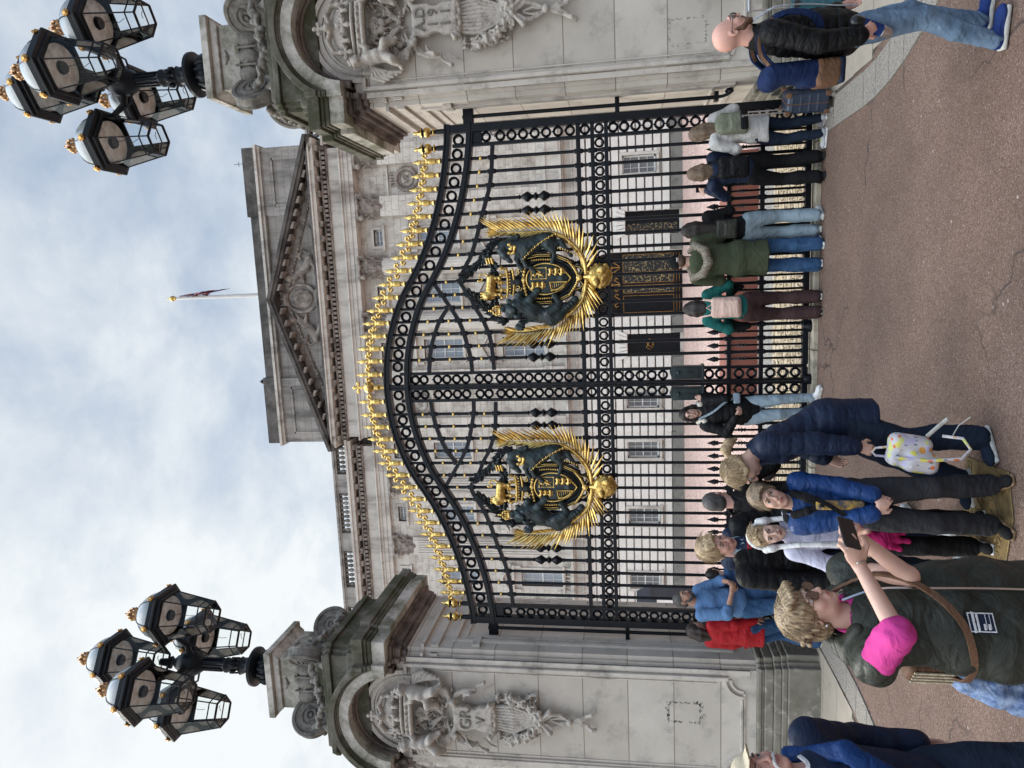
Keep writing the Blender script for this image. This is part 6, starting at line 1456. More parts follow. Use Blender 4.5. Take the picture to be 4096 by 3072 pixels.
    def glasses(P, m_, lens=None, r=.021, name='glasses'):
        g = P.hs; mb = MB(); T_ = lambda p: tuple(P.hc+P.Rh @ (np.array(p)*g))
        nv = P.Rh @ V3(0, -1, 0)
        for q in (-1, 1):
            pts = [T_((q*.033+r*1.15*math.cos(a), -.108+.006*abs(math.cos(a)), .006+r*.85*math.sin(a))) for a in np.linspace(0, 2*PI, 17)[:-1]]
            mb.tube(pts, .0020*g, 6, closed=True); mb.tube([T_((q*.058, -.100, .012)), T_((q*.079, -.05, .012)), T_((q*.083, .005, .008)), T_((q*.082, .02, -.005))], .0019*g, 5)
        mb.tube([T_((-.010, -.112, .008)), T_((0, -.117, .011)), T_((.010, -.112, .008))], .0018*g, 5); o = mb.build(name, m_, P.root)
        if lens:
            lb = MB()
            for q in (-1, 1):
                pts = [T_((q*.033+r*1.12*math.cos(a), -.1085, .006+r*.82*math.sin(a))) for a in np.linspace(0, 2*PI, 17)[:-1]]
                lb.add(pts, [tuple(range(16))]); pts2 = [T_((q*.033+r*1.12*math.cos(a), -.1065, .006+r*.82*math.sin(a))) for a in np.linspace(0, 2*PI, 17)[:-1]]; lb.add(pts2, [tuple(range(16))[::-1]])
            lb.build('lens', lens, o)
        return o
    def top(P, name, m_, hem=.80, t=.022, rings=None, sleeve=1.0, collar=.0, disp=None, flare=1.0, neck=.068, belly=1.0, open_=False, matof=None, arms=(-1, 1), h=None):
        """jacket, coat or shirt; t is how far it stands off the body"""
        f = Field(h or P.h); w = P.w
        f.frame(P.U, P.pel-P.U @ P.pel)
        kw = dict(rings=rings) if rings else {}
        f.ell((0, .0, 1.27), ((.150*w+t*.7), .100*w+t*.7, .20), k=.05, **kw); f.ell((0, -.005, 1.09), (.128*w*belly+t, .098*w*belly+t, .18), k=.05, **kw)
        f.cap((-.140*w, .012, 1.405), (.140*w, .012, 1.405), .052+t*.6, .052+t*.6, .05); f.cap((0, .015, 1.40), (0, .012, 1.475), .085, .058, .04)
        if collar: f.cap((0, .012, 1.45), (0, .004, 1.475+collar), .072+t*.3, .066+t*.3, .02)
        f.frame()
        f.ell((P.pel[0], P.pel[1], .95), (.148*w*flare+t*.6, .112*w*flare+t*.6, .15), k=.05, **kw)
        if hem < .80:
            f.cap((0, 0, .93), (0, 0, hem-.05), (.130+t)*flare, (.138+t)*flare*1.03, .05, sq=((0, 1, 0), .78), **kw)
        for q in arms:
            s_, e_, w_ = P.sh[q], P.el[q], P.wr[q]
            if sleeve >= 1: f.path([s_, e_, e_+(w_-e_)*(sleeve-.0)], [.056+t*.8, .044+t*.75, .034+t*.55], .03, **kw)
            elif sleeve > .5: f.path([s_, e_, e_+(w_-e_)*(sleeve-.5)*2], [.056+t*.8, .046+t*.7, .042+t*.6], .03, **kw)
            elif sleeve > 0: f.cap(s_, s_+(e_-s_)*sleeve*2, .058+t*.6, .050+t*.6, .03, **kw)
        f.plane((0, 0, hem), (0, 0, -1), .012)
        nk = P.neck+P.U @ V3(0, -.012, .03+collar); f.cap(nk-P.U @ V3(0, .0, .055+collar*.8), nk+P.U @ V3(0, 0, .12), neck-.014, neck+.02, .012, 's')
        return P.put(name, f, m_, disp or wav(.0035, 22, len(name)), matof)
    def legs(P, name, m_, t=.012, cuff=.05, flare=1.0, seed=2, waist=1.0, disp=None):
        f = Field(P.h); w = P.w
        f.ell(P.pel+V3(0, .005, -.01), (.142*w+t*.5, .108*w+t*.5, .13), k=.03)
        for q in (-1, 1):
            k_, a = P.kn[q], P.an[q]; e_ = k_+(a-k_)*(1-(cuff-.085)/max(.05, k_[2]-a[2]))
            f.path([P.hip[q]+V3(0, 0, -.02), P.hip[q]+(k_-P.hip[q])*.35, k_, k_+(e_-k_)*.45+V3(0, .008, 0), e_], [.088+t, .080+t, .056+t, .054*flare+t, .046*flare**1.6+t], .02)
        if disp is None:
            base_ = wav(.0045, 26, seed); 
            disp = lambda X, Y, Z: base_(X, Y, Z)+.0022*np.sin(58*Z+26*X+9*np.sin(20*Y+13*Z))*np.clip((.50-Z)*3, .15, 1)
        return P.put(name, f, m_, disp)
    def shoes(P, m_, sole, L_=.26, high=.0, t=.004):
        for q in (-1, 1):
            a = P.an[q]; d = V3(math.sin(P.fa[q]), -math.cos(P.fa[q]), 0); z0 = a[2]-.085; R_ = np.stack([np.cross(d, V3(0, 0, 1)), d, V3(0, 0, 1)], 1)
            g = lambda f_, l, z, s_=0: V3(a[0], a[1], z0)+d*l+V3(0, 0, z)+np.cross(d, V3(0, 0, 1))*s_
            f = Field(min(P.h, .008)); f.cap(g(0, -.02, .052), g(0, .015, .085+high), .038, .042, .02); f.cap(g(0, -.025, .048), g(0, .14, .040), .037, .035, .03); f.ell(g(0, .135, .040), (.043, .062, .028), R_, .02)
            f.plane((0, 0, z0+.02), (0, 0, -1), .006); f.cap(g(0, .02, .12+high), g(0, .01, .16+high), .03, .034, .01, 's'); o = P.put('shoe', f, m_)
            f = Field(min(P.h, .008)); f.box(g(0, .055, .016), (.043, .128, .016), .014, R_, .01); skin_mesh('sole', f.mesh(), sole, o)
def strap(P, name, m_, pts, w=.018, t=.006, parent=None):
    mb = MB(); C_ = crs([tuple(p) for p in pts], 5); V_ = [Vector(p) for p in C_]
    for i in range(len(V_)-1):
        a, b_ = V_[i], V_[i+1]; d = (b_-a).normalized(); c = Vector((0, 0, 1.2)); out = ((a+b_)/2-Vector((0, 0, ((a+b_)/2).z))); out = (out-d*out.dot(d)); out = out.normalized() if out.length > 1e-4 else Vector((0, -1, 0)); sd = d.cross(out)
        mb.obox((a+b_)/2, d*((b_-a).length/2+.003), sd*w, out*t)
    return mb.build(name, m_, parent or P.root)
def loose(name, label, cat, VQ_or_mb, m_, P=None, group=None):
    """a thing carried by P: top-level, standing in P's frame"""
    o = VQ_or_mb.build(name, m_) if isinstance(VQ_or_mb, MB) else skin_mesh(name, VQ_or_mb, m_)
    if P is not None: o.location = P.root.location; o.rotation_euler = P.root.rotation_euler; o.scale = P.root.scale
    return tag(o, label, cat, group)
def sub(parent, name, m_, src): return src.build(name, m_, parent) if isinstance(src, MB) else skin_mesh(name, src, m_, parent)
def LC(loc, rz, s, p):
    p = np.array(p, float)-np.array([loc[0], loc[1], 0]); return tuple(rotz(-rz) @ p/s)
D = math.radians
M['blackp'] = cloth('black_nylon', (.005, .005, .006), .55, bs=25, bump=.15); M['navyp'] = cloth('navy_nylon', (.012, .020, .045), .5, bs=25, bump=.35); M['bluep'] = cloth('blue_nylon', (.013, .046, .155), .38, bs=25, bump=.3, col2=(.008, .028, .10))
M['denim'] = cloth('light_denim', (.15, .22, .31), .9, vs=9, bs=140, col2=(.09, .14, .21)); M['denim_blue'] = cloth('blue_denim', (.045, .10, .20), .9, vs=9, bs=140, col2=(.022, .055, .12)); M['denim_pale'] = cloth('pale_denim', (.26, .33, .38), .9, vs=7, bs=140)
M['denim_dark'] = cloth('dark_denim', (.014, .022, .04), .9, vs=9, bs=140); M['char'] = cloth('charcoal_cotton', (.030, .030, .034), .9); M['black'] = cloth('black_cloth', (.010, .010, .011), .9)
M['olive'] = cloth('olive_cotton', (.060, .072, .042), .85, vs=5, col2=(.042, .052, .030)); M['olive_dark'] = cloth('dark_olive_quilt', (.036, .038, .030), .45, vs=8, bump=.7, bs=14, col2=(.022, .025, .02)); M['teal'] = cloth('teal_knit', (.014, .11, .10), .9, bs=200)
M['pinkp'] = cloth('blush_canvas', (.60, .42, .35), .8); M['brownp'] = cloth('plum_brown_cloth', (.055, .030, .030), .85); M['lilac'] = cloth('lilac_fleece', (.52, .52, .64), .95, bs=300, bump=.3, col2=(.42, .42, .54)); M['magenta'] = cloth('magenta_cloth', (.36, .012, .10), .7, bump=.3, bs=20)
M['pinkt'] = cloth('pink_jersey', (.50, .045, .23), .85, col2=(.40, .035, .18)); M['bluesw'] = cloth('blue_knit', (.10, .19, .35), .9, bs=160); M['redp'] = cloth('red_nylon', (.34, .010, .016), .5, bs=20, bump=.3); M['whitej'] = cloth('silver_nylon', (.50, .49, .47), .45, bs=14, bump=.5, col2=(.38, .37, .36))
M['sage'] = cloth('sage_canvas', (.17, .18, .13), .85, bs=90); M['whites'] = cloth('white_leather', (.66, .66, .66), .5, bump=.05); M['rubber'] = cloth('pale_rubber', (.55, .54, .50), .7); M['tan'] = cloth('gum_rubber', (.30, .20, .12), .7); M['rubber_dark'] = cloth('dark_rubber', (.02, .02, .022), .7)
M['blues'] = cloth('blue_mesh', (.02, .045, .18), .7, bs=200); M['brown'] = cloth('brown_leather', (.14, .075, .045), .55, bump=.2, bs=80); M['bluec'] = cloth('blue_canvas', (.008, .019, .065), .8, bs=120); M['fur'] = hair_mat('fur_trim', (.30, .26, .20), (.07, .055, .04)); M['furw'] = hair_mat('cream_fur', (.70, .66, .58), (.35, .31, .25)); M['plush'] = cloth('white_plush', (.78, .78, .78), .95, bs=260, bump=.6)
M['beige'] = cloth('beige_twill', (.50, .43, .31), .85, bs=160); M['greyzip'] = cloth('grey_lining', (.42, .43, .45), .7); M['silver'] = mat('silver_metal', (.7, .7, .7), .25, 1); M['phone'] = mat('phone_glass', (.01, .01, .012), .12)
M['blackplastic'] = mat('black_plastic', (.012, .012, .013), .3); M['shade'] = mat('tinted_lens', (.09, .028, .014), .06, spec=.8); M['clear'] = M['pane']; M['suit'] = mat('navy_shell', (.022, .034, .060), .35, var=.05, vs=3); M['teals'] = mat('teal_shell', (.016, .08, .11), .35)
PUF = (.062, .011)
def phone(P, label, q=1, dims=(.036, .005, .075), off=(0, -.02, .05), rx=0.0, name='phone'):
    """a phone held in hand q"""
    w_, d, n_, sd = P.hands[q]; c = w_+d*.085+n_*.022+np.array(off)*0
    mb = MB(); R_ = Matrix.Rotation(rx, 3, 'X'); mb.obox(c, tuple(R_ @ Vector((dims[0], 0, 0))), tuple(R_ @ Vector((0, dims[1], 0))), tuple(R_ @ Vector((0, 0, dims[2]))))
    o = mb.build(name, M['phone'], bevel=.003); o.location = P.root.location; o.rotation_euler = P.root.rotation_euler; o.scale = P.root.scale; return tag(o, label, 'phone')

# 1. the bald man, in profile at the right edge
lc = (2.615, -3.80); rz = D(82); s = .90
P = Person('bald bearded man with glasses in a black puffer jacket, holding a blue tumbler', lc, rz, s, 'pink', h=.0065, lean=D(4), head=(D(4), D(2), 0), hs=1.06, w=1.12, wr={-1: LC(lc, rz, s, (2.53, -4.03, .80)), 1: (.24, -.18, .90)}, el={-1: (-.3, 1, -.2), 1: (.6, .8, 0)},
           ft={-1: (-.11, .12, .09, .0), 1: (.12, -.02, .085, 0)})
P.body({-1: dict(direction=(.15, -.62, -.75), normal=(.9, -.1, 0), curl=.75, thumb=1.0), 1: dict(curl=.5)}, near=True, fat=1.15); P.brows(HR['brown']); P.beard(HR['ginger']); P.glasses(M['blackplastic'], M['clear'], .022)
P.top('puffer_jacket', M['blackp'], .84, .030, (.056, .0075), collar=.05, belly=1.12, flare=1.04, neck=.075, sleeve=.96)
P.legs('jeans', M['denim'], .010, .06, .95); P.shoes(M['blues'], M['rubber'])
strap(P, 'jacket_lapel', M['greyzip'], [P.ub((-.045, -.085, 1.50)), P.ub((-.055, -.155, 1.38)), P.ub((-.03, -.175, 1.2)), P.ub((-.02, -.165, 1.0)), (-.02, -.16, .86)], .016, .004)
f = Field(.006); w_, d, n_, sd = P.hands[-1]; c = w_+d*.085+n_*.036; ax = nrm(V3(.1, .35, -1)); ax = nrm(ax-n_*(n_@ax)); a0, a1 = c-ax*.085, c+ax*.115
f.cap(a0, a1-ax*.02, .039, .034, .004); o = loose('tumbler', 'blue travel tumbler with steel foot in the bald man\'s hand', 'tumbler', f.mesh(), M['blues'], P)
f = Field(.005); f.cap(a1-ax*.035, a1, .0355, .033, .004); sub(o, 'foot', M['silver'], f.mesh()); f = Field(.005); f.cap(a0-ax*.012, a0+ax*.012, .041, .041, .004); sub(o, 'lid', M['blackplastic'], f.mesh())
# his rucksack
f = Field(.009); f.box((.0, .215, 1.20), (.14, .065, .22), .05, k=.03); f.box((0, .265, 1.08), (.11, .045, .12), .04, k=.03); f.ell((0, .25, 1.38), (.10, .07, .07), k=.05)
f.plane((0, 0, 1.01), (0, 0, -1), .005); bag = loose('rucksack', 'blue canvas rucksack with brown suede base on the bald man\'s back', 'backpack', f.mesh(wav(.004, 20, 2)), M['bluec'], P)
f = Field(.009); f.box((.0, .22, 1.03), (.143, .075, .08), .03, k=.03); f.box((0, .27, 1.03), (.114, .045, .07), .03, k=.03); sub(bag, 'suede_base', M['brown'], f.mesh())
f = Field(.009); f.box((.0, .225, .955), (.142, .08, .022), .015, k=.03); sub(bag, 'bottom', M['navyp'], f.mesh())
for q in (-1, 1):
    pts = [(q*.10, .17, 1.38), (q*.125, .09, 1.455), (q*.135, -.02, 1.462), (q*.14, -.105, 1.39), (q*.15, -.135, 1.28), (q*.185, -.08, 1.14), (q*.175, .10, 1.08)]
    strap(P, 'shoulder_strap', M['bluec'], pts, .023, .006, bag); strap(P, 'strap_trim', M['brown'], [tuple(np.array(p)*np.array((1, 1.02, 1.003))) for p in pts[:4]], .012, .008, bag)

# 2. the woman in the quilted gilet taking a picture
lc = (.03, -5.84); rz = D(56); s = .915
L_ = lambda p: LC(lc, rz, s, p)
P = Person('blonde woman in olive quilted gilet and pink T-shirt, holding up her phone', lc, rz, s, 'fair', h=.0065, head=(D(24), D(0), D(-4)), hs=.92, wr={-1: L_((.29, -6.01, 1.36)), 1: L_((.35, -5.88, 1.34))}, el={-1: (-1, .1, -.35), 1: (-.6, .3, -1)}, w=1.12, ft={-1: (-.12, 0, .085), 1: (.12, 0, .085)})
P.body({-1: dict(direction=(.35, -.75, .35), normal=(.7, .2, .3), curl=.8, thumb=.6), 1: dict(direction=(-.1, -.8, .3), normal=(-.6, .2, .2), curl=.8, thumb=.5)}, near=True, smile=1, fat=1.06); P.brows(HR['ash']); P.hair('messy', HR['dirty'], 3, 1.0); P.glasses(M['brown'], M['shade'], .0265, 'sunglasses')
P.top('t_shirt', M['pinkt'], .98, .014, sleeve=.5, neck=.066, arms=(-1,), disp=wav(.005, 30, 3))
def quilt(X, Y, Z): return .003-.008*(np.abs(np.sin(26*X+13*Y+24*Z))*np.abs(np.sin(26*X+13*Y-24*Z)))**.4
P.top('quilted_gilet', M['olive_dark'], .55, .040, sleeve=.09, collar=.055, flare=1.32, belly=1.28, neck=.088, disp=quilt)
f = Field(.009); f.ell(P.ub((0, .115, 1.45)), (.15, .075, .095), k=.03); f.path([P.ub((-.09, -.04, 1.45)), P.ub((-.115, .04, 1.48)), P.ub((0, .12, 1.50)), P.ub((.115, .04, 1.48)), P.ub((.09, -.04, 1.45))], .030, .03); f.cap(P.ub((0, .04, 1.50)), P.ub((0, .06, 1.62)), .060, .085, .02, 's'); P.put('gilet_hood', f, M['olive_dark'], wav(.006, 26, 4))
strap(P, 'zip', M['silver'], [P.ub((.0, -.10, 1.50)), P.ub((.012, -.165, 1.38)), P.ub((0, -.198, 1.2)), (.0, -.205, .95), (.0, -.195, .6)], .004, .003)
bl = MB(); bl.obox((-.125, -.178, 1.07), (.034, -.012, 0), (.001, .003, 0), (0, 0, .045)); pt = bl.build('patch', M['navyp'], P.root)
bl = MB(); 
for a, b_, c_, e_ in ((-.032, .032, .040, .0435), (-.032, .032, -.0435, -.040), (-.032, -.029, -.04, .04), (.029, .032, -.04, .04), (-.02, .026, -.016, -.014), (-.02, .026, -.030, -.028)): bl.obox((-.125+(a+b_)/2, -.1825-.0-(a+b_)/2*.35, 1.07+(c_+e_)/2), ((b_-a)/2, -(b_-a)/2*.35, 0), (-.0002, .0006, 0), (0, 0, (e_-c_)/2))
bl.build('patch_border', M['whites'], pt)
for t_, sz, dz in (('REFINING CONTENT', .0075, .026), ('COMMISSION IN POCKET', .0055, .013), ('NAME:', .0065, -.008), ('DATE:', .0065, -.023)):
    cu_o = text_part(t_, sz, pt, (-.125 if sz != .0065 else -.140, -.1832 if sz != .0065 else -.1785, 1.07+dz), M['whites'], .0004, rot=(PI/2, 0, -.336))
strap(P, 'bag_strap', M['brown'], [P.ub((.09, -.02, 1.50)), P.ub((.08, -.165, 1.38)), P.ub((.0, -.208, 1.24)), (-.13, -.19, 1.14), (-.215, -.06, 1.09), (-.20, .12, 1.06), (-.12, .25, 1.05)], .012, .005)
f = Field(.006); hc = P.hc
for q in (-1, 1):
    e_ = P.hc+P.Rh @ V3(q*.084, .006, -.038); f.ell(tuple(e_), (.007, .007, .007))
P.put('pearl_earring', f, M['whites'])
f = Field(.0045); w_ = P.wr[-1]; R0 = nrm(P.wr[-1]-P.el[-1]); t1 = nrm(np.cross(R0, V3(0, 0, 1))); t2 = np.cross(R0, t1)
f.path([w_-R0*.0+t1*.030*math.cos(a)+t2*.026*math.sin(a) for a in np.linspace(0, 2*PI, 15)], .0035, .002); P.put('bracelet', f, M['silver'])
c = (P.wr[-1]+P.wr[1])/2+V3(0, -.10, .045); mb = MB(); mb.obox(c, (.066, 0, 0), (0, .0045, .002), (0, -.012, .030)); ph = mb.build('phone', M['phone'], bevel=.003); ph.location = P.root.location; ph.rotation_euler = P.root.rotation_euler; ph.scale = P.root.scale; tag(ph, 'black phone held sideways by the woman in the gilet', 'phone')
P.legs('trousers', M['black'], .014); P.shoes(M['black'], M['rubber'])
# scarf and bag at her side
f = Field(.009)
for i in range(7): a = i*.9; f.path([(-.10+.012*math.cos(a), .27+.012*math.sin(a), 1.06), (-.12+.03*math.cos(a), .31+.035*math.sin(a), .95), (-.14+.045*math.cos(a+.4), .35+.05*math.sin(a+.4), .80), (-.15+.055*math.cos(a+.8), .38+.06*math.sin(a+.8), .58)], [.016, .028, .032, .028], .008)
M['scarf'] = cloth('patterned_blue_cotton', (.34, .44, .62), .9, vs=22, col2=(.07, .12, .26), bump=.3, bs=40)
loose('scarf', 'pale blue patterned scarf hanging from the bag of the woman in the gilet', 'scarf', f.mesh(wav(.006, 30, 4)), M['scarf'], P)
f = Field(.009); f.box((-.09, .235, 1.13), (.05, .055, .10), .03)
bg_ = loose('shoulder_bag', 'brown striped shoulder bag behind the woman in the gilet', 'bag', f.mesh(), M['brown'], P)
mb = MB(); 
for i in range(4): mb.box(-.1445, -.139, .19+.024*i, .20+.024*i, 1.05, 1.21)
mb.build('stripe', M['beige'], bg_)

# 3. the man in the cap, cut by the left edge
lc = (-.86, -5.60); rz = D(62); s = .985
P = Person('older man in a beige cap and navy jumper with a blue bag across him', lc, rz, s, 'pink', h=.0065, lean=D(11), head=(D(8), D(-20), 0), hs=1.0, w=.98, wr={-1: (-.10, .16, 1.0), 1: (.24, .05, .9)}, el={-1: (-1, -.6, -.5), 1: (.5, 1, 0)})
P.body({-1: {}, 1: {}}, near=True); P.brows(HR['grey']); P.hair('crop', HR['grey'])
f = Field(.0045); f.frame(P.Rh, P.hc); f.ell((0, -.098, -.050), (.028, .012, .008), k=.005); 
for q in (-1, 1): f.path([(q*.010, -.104, -.046), (q*.026, -.096, -.054), (q*.032, -.09, -.066)], [.007, .007, .004], .004)
P.put('moustache', f, hair_mat('white_whiskers', (.75, .73, .70), (.5, .48, .45)))
f = Field(.006); f.frame(P.Rh, P.hc); f.ell((0, .012, .058), (.086, .106, .078), k=.02); f.plane((0, 0, .045), (0, -.12, -1), .004); f.cap((0, -.085, .062), (0, -.155, .050), .055, .040, .012, sq=((0, .15, 1), .13)); f.ell((0, .01, .137), (.008, .008, .005))
P.put('cap', f, M['beige'], lambda X, Y, Z: .0008*np.sin(700*(X+Y)))
P.top('jumper', M['navyp'], .86, .026, sleeve=.97, neck=.066); P.legs('trousers', M['denim_dark'], .016); P.shoes(M['black'], M['rubber'])
strap(P, 'collar', M['whites'], [P.ub((-.045, -.055, 1.49)), P.ub((0, -.085, 1.475)), P.ub((.045, -.055, 1.49))], .008, .004)
f = Field(.010); f.path([P.ub((.10, .03, 1.50)), P.ub((.04, -.155, 1.33)), P.ub((-.06, -.17, 1.15)), (-.20, -.10, .96)], [.035, .04, .045, .05], .02, sq=((.3, 1, 0), .35)); f.box((-.24, .0, .86), (.06, .15, .15), .05, k=.03)
loose('satchel', 'bright blue bag slung across the man in the cap', 'bag', f.mesh(wav(.006, 18, 3)), M['bluep'], P)
mb = MB(); mb.tube([P.ub((.05, -.17, 1.62)), P.ub((.07, -.19, 1.50)), P.ub((.06, -.20, 1.36))], .012, 8)

# 4. boy in the blue puffer, standing on the plaque
lc = (-.11, -4.14); rz = D(14); s = .79
L_ = lambda p: LC(lc, rz, s, p)
P = Person('boy in a shiny blue puffer jacket and charcoal trousers with hands clasped', lc, rz, s, 'fair', h=.0075, head=(D(4), D(2), D(14)), hs=1.13, w=.92, wr={-1: (-.045, -.215, .93), 1: (.075, -.225, .90)}, el={-1: (-1, .7, -.3), 1: (1, .7, -.3)}, ft={-1: (-.145, .02, .085, -.35), 1: (.145, -.02, .085, .25)})
P.body({-1: dict(direction=(.75, -.35, -.55), normal=(0, 1, -.2), curl=.45), 1: dict(direction=(-.8, -.3, -.35), normal=(0, 1, .2), curl=.5)}, near=True); P.brows(HR['ash']); P.hair('short', HR['ash'], 2)
P.top('puffer_jacket', M['bluep'], .80, .034, (.085, .0075), sleeve=.95, collar=.02, flare=1.06, neck=.078)
P.legs('trousers', M['char'], .018, .10, 1.2); P.shoes(M['black'], M['tan'])
f = Field(.008); f.cap(P.ub((-.11, .05, 1.47)), P.ub((.11, .05, 1.47)), .05, .05, .03); f.ell(P.ub((0, .12, 1.45)), (.12, .07, .08), k=.03); f.path([P.ub((-.08, -.06, 1.46)), P.ub((-.045, -.125, 1.38)), P.ub((0, -.145, 1.28))], [.03, .026, .02], .02); f.path([P.ub((.08, -.06, 1.46)), P.ub((.045, -.125, 1.38)), P.ub((0, -.145, 1.28))], [.03, .026, .02], .02); P.put('hood', f, M['black'])
f = Field(.007); f.box(P.ub((0, -.145, 1.16)), (.035, .02, .17), .015); P.put('striped_top', f, cloth('striped_jersey', (.62, .36, .05), .8, vs=16, col2=(.08, .09, .11)))
strap(P, 'bag_strap', M['black'], [P.ub((.10, .03, 1.50)), P.ub((.075, -.14, 1.39)), P.ub((0, -.185, 1.24)), P.ub((-.10, -.165, 1.10)), P.ub((-.17, -.08, 1.02))], .016, .005)

# 5. girl with the white earmuffs
lc = (-.36, -3.93); rz = D(22); s = .775
P = Person('girl with long white earmuffs, lilac fleece and magenta jacket round her waist', lc, rz, s, 'pale', h=.0075, head=(D(2), D(10), D(-12)), hs=1.14, w=.88, wr={-1: (-.19, -.12, .93), 1: (.19, -.16, .95)}, el={-1: (-1, .8, 0), 1: (1, .8, 0)}, ft={-1: (-.10, .0, .085, -.15), 1: (.10, .05, .085, .2)})
P.body({-1: {}, 1: {}}, near=True, smile=.5); P.brows(HR['ash']); P.hair('braids', HR['blond'], 4)
P.top('fleece', M['lilac'], .88, .026, sleeve=.97, collar=.03, neck=.072); P.legs('trousers', M['black'], .012, .11, 1.25); P.shoes(M['black'], M['whites'])
mb = MB(); mb.tube([P.ub((0, -.105, 1.50)), P.ub((0, -.155, 1.35)), P.ub((0, -.155, 1.1)), (0, -.15, .9)], .004, 5); mb.build('zip', M['whites'], P.root)
for i, (t_, x, dz) in enumerate((('JSH', .055, 0), ('COLLEGE', .075, -.022))): text_part(t_, .020, P.root, (x+.02, -.168, 1.285+dz), M['navyp'], .001, rot=(PI/2, 0, .35), name='lettering')
f = Field(.0075); f.path([(-.165, .02, .93), (-.08, -.15, .915), (0, -.185, .90), (.08, -.15, .915), (.165, .02, .93), (.10, .15, .93), (-.10, .15, .93), (-.165, .02, .93)], .042, .02); f.ell((-.03, -.19, .89), (.05, .035, .045), k=.02)
for dx, dz in ((-.10, -.16), (.02, -.20), (-.04, -.23)): f.path([(-.03, -.19, .89), (-.03+dx*.6, -.20, .80), (-.03+dx, -.18, .89+dz-.05)], [.032, .036, .02], .015)
P.put('tied_jacket', f, M['magenta'], wav(.006, 30, 6))
f = Field(.0075); f.frame(P.Rh, P.hc); g = P.hs
f.path([(.088*g*math.cos(a), .02, .01+.118*g*math.sin(a)) for a in np.linspace(.15, PI-.15, 15)], .017, .005)
for q in (-1, 1): f.ell((q*.096*g, .0, -.012), (.034, .052, .058), k=.015); f.ell((q*.100*g, .02, .028), (.03, .03, .03), k=.01)
f.frame()
for q in (-1, 1):
    a = P.hc+P.Rh @ V3(q*.096*g, -.01, -.06); f.path([a, P.ub((q*.11, -.14, 1.40)), P.ub((q*.105, -.175, 1.25)), P.ub((q*.10, -.17, 1.06))], [.022, .020, .022, .030], .01); f.ell(P.ub((q*.10, -.175, 1.02)), (.036, .026, .045), k=.015)
P.put('earmuffs', f, M['plush'], wav(.0012, 200, 4))

# 6. mother in the long navy puffer, bending to the children
lc = (.31, -3.80); rz = D(-64); s = .93
L_ = lambda p: LC(lc, rz, s, p)
P = Person('woman with a blonde ponytail in a long navy puffer, bending over the children', lc, rz, s, 'fair', h=.0075, lean=D(24), head=(D(-8), D(22), 0), hs=1.0, w=1.08, wr={1: L_((.22, -4.08, .745)), -1: (-.22, -.2, .9)}, el={1: (.6, .6, -.3), -1: (-.6, 1, 0)}, ft={1: (.12, -.14, .085, .2), -1: (-.10, -.40, .085, -.1)})
P.body({1: dict(direction=(0, -.25, -1), normal=(-.9, .1, 0), curl=.9, thumb=.9), -1: {}}, near=True); P.brows(HR['ash']); P.hair('tied', HR['blond'], 6)
P.top('puffer_coat', M['navyp'], .66, .036, (.075, .0075), sleeve=.95, collar=.035, flare=1.15, neck=.08); P.legs('jeans', M['denim_dark'], .014, .08, 1.25); P.shoes(M['denim_dark'], M['rubber'])
# the citrus rucksack in her hand
def citrus():
    m_ = bpy.data.materials.new('citrus_print'); m_.use_nodes = True; t = m_.node_tree; b = t.nodes['Principled BSDF']; b.inputs['Roughness'].default_value = .6; L2 = t.links.new
    tc_ = t.nodes.new('ShaderNodeTexCoord'); v_ = nd(t, 'ShaderNodeTexVoronoi', i_Scale=24.0); v_.inputs['Randomness'].default_value = .8; L2(tc_.outputs['Object'], v_.inputs['Vector'])
    r_ = t.nodes.new('ShaderNodeValToRGB'); r_.color_ramp.interpolation = 'CONSTANT'; el = r_.color_ramp.elements; el[0].position = 0; el[0].color = (.62, .16, .05, 1); el[1].position = .25; el[1].color = (.60, .55, .12, 1)
    for p_, c_ in ((.45, (.65, .62, .62)), (.55, (.62, .30, .06)), (.7, (.45, .42, .58)), (.85, (.55, .58, .20))): q = el.new(p_); q.color = tuple(c_)+(1,)
    sp = t.nodes.new('ShaderNodeSeparateColor'); L2(v_.outputs['Color'], sp.inputs[0]); L2(sp.outputs[0], r_.inputs[0])
    r2 = t.nodes.new('ShaderNodeValToRGB'); r2.color_ramp.elements[0].position = .45; r2.color_ramp.elements[0].color = (1, 1, 1, 1); r2.color_ramp.elements[1].position = .49; r2.color_ramp.elements[1].color = (0, 0, 0, 1); L2(v_.outputs['Distance'], r2.inputs[0])
    v2 = nd(t, 'ShaderNodeTexVoronoi', i_Scale=48.0); mp = t.nodes.new('ShaderNodeMapping'); mp.inputs['Scale'].default_value = (1, 1, .45); mp.inputs['Rotation'].default_value = (.4, .7, .2); L2(tc_.outputs['Object'], mp.inputs[0]); L2(mp.outputs[0], v2.inputs['Vector'])
    r3 = t.nodes.new('ShaderNodeValToRGB'); r3.color_ramp.elements[0].position = .20; r3.color_ramp.elements[0].color = (.08, .16, .20, 1); r3.color_ramp.elements[1].position = .23; r3.color_ramp.elements[1].color = (.50, .48, .50, 1); L2(v2.outputs['Distance'], r3.inputs[0])
    mx_ = t.nodes.new('ShaderNodeMixRGB'); L2(r2.outputs[0], mx_.inputs[0]); L2(r3.outputs[0], mx_.inputs[1]); L2(r_.outputs[0], mx_.inputs[2]); L2(mx_.outputs[0], b.inputs['Base Color']); return m_
M['citrus'] = citrus()
w_, d, n_, sd = P.hands[1]; hw = np.array(P.root.location)+rotz(rz) @ (w_+d*.10)*s
bx, by, bz = hw[0], hw[1]-.03, hw[2]
f = Field(.007); f.box((0, 0, -.18), (.10, .055, .12), .05, roty(.18), k=.03); f.box((-.055, -.035, -.23), (.06, .05, .09), .04, roty(.18), k=.03)
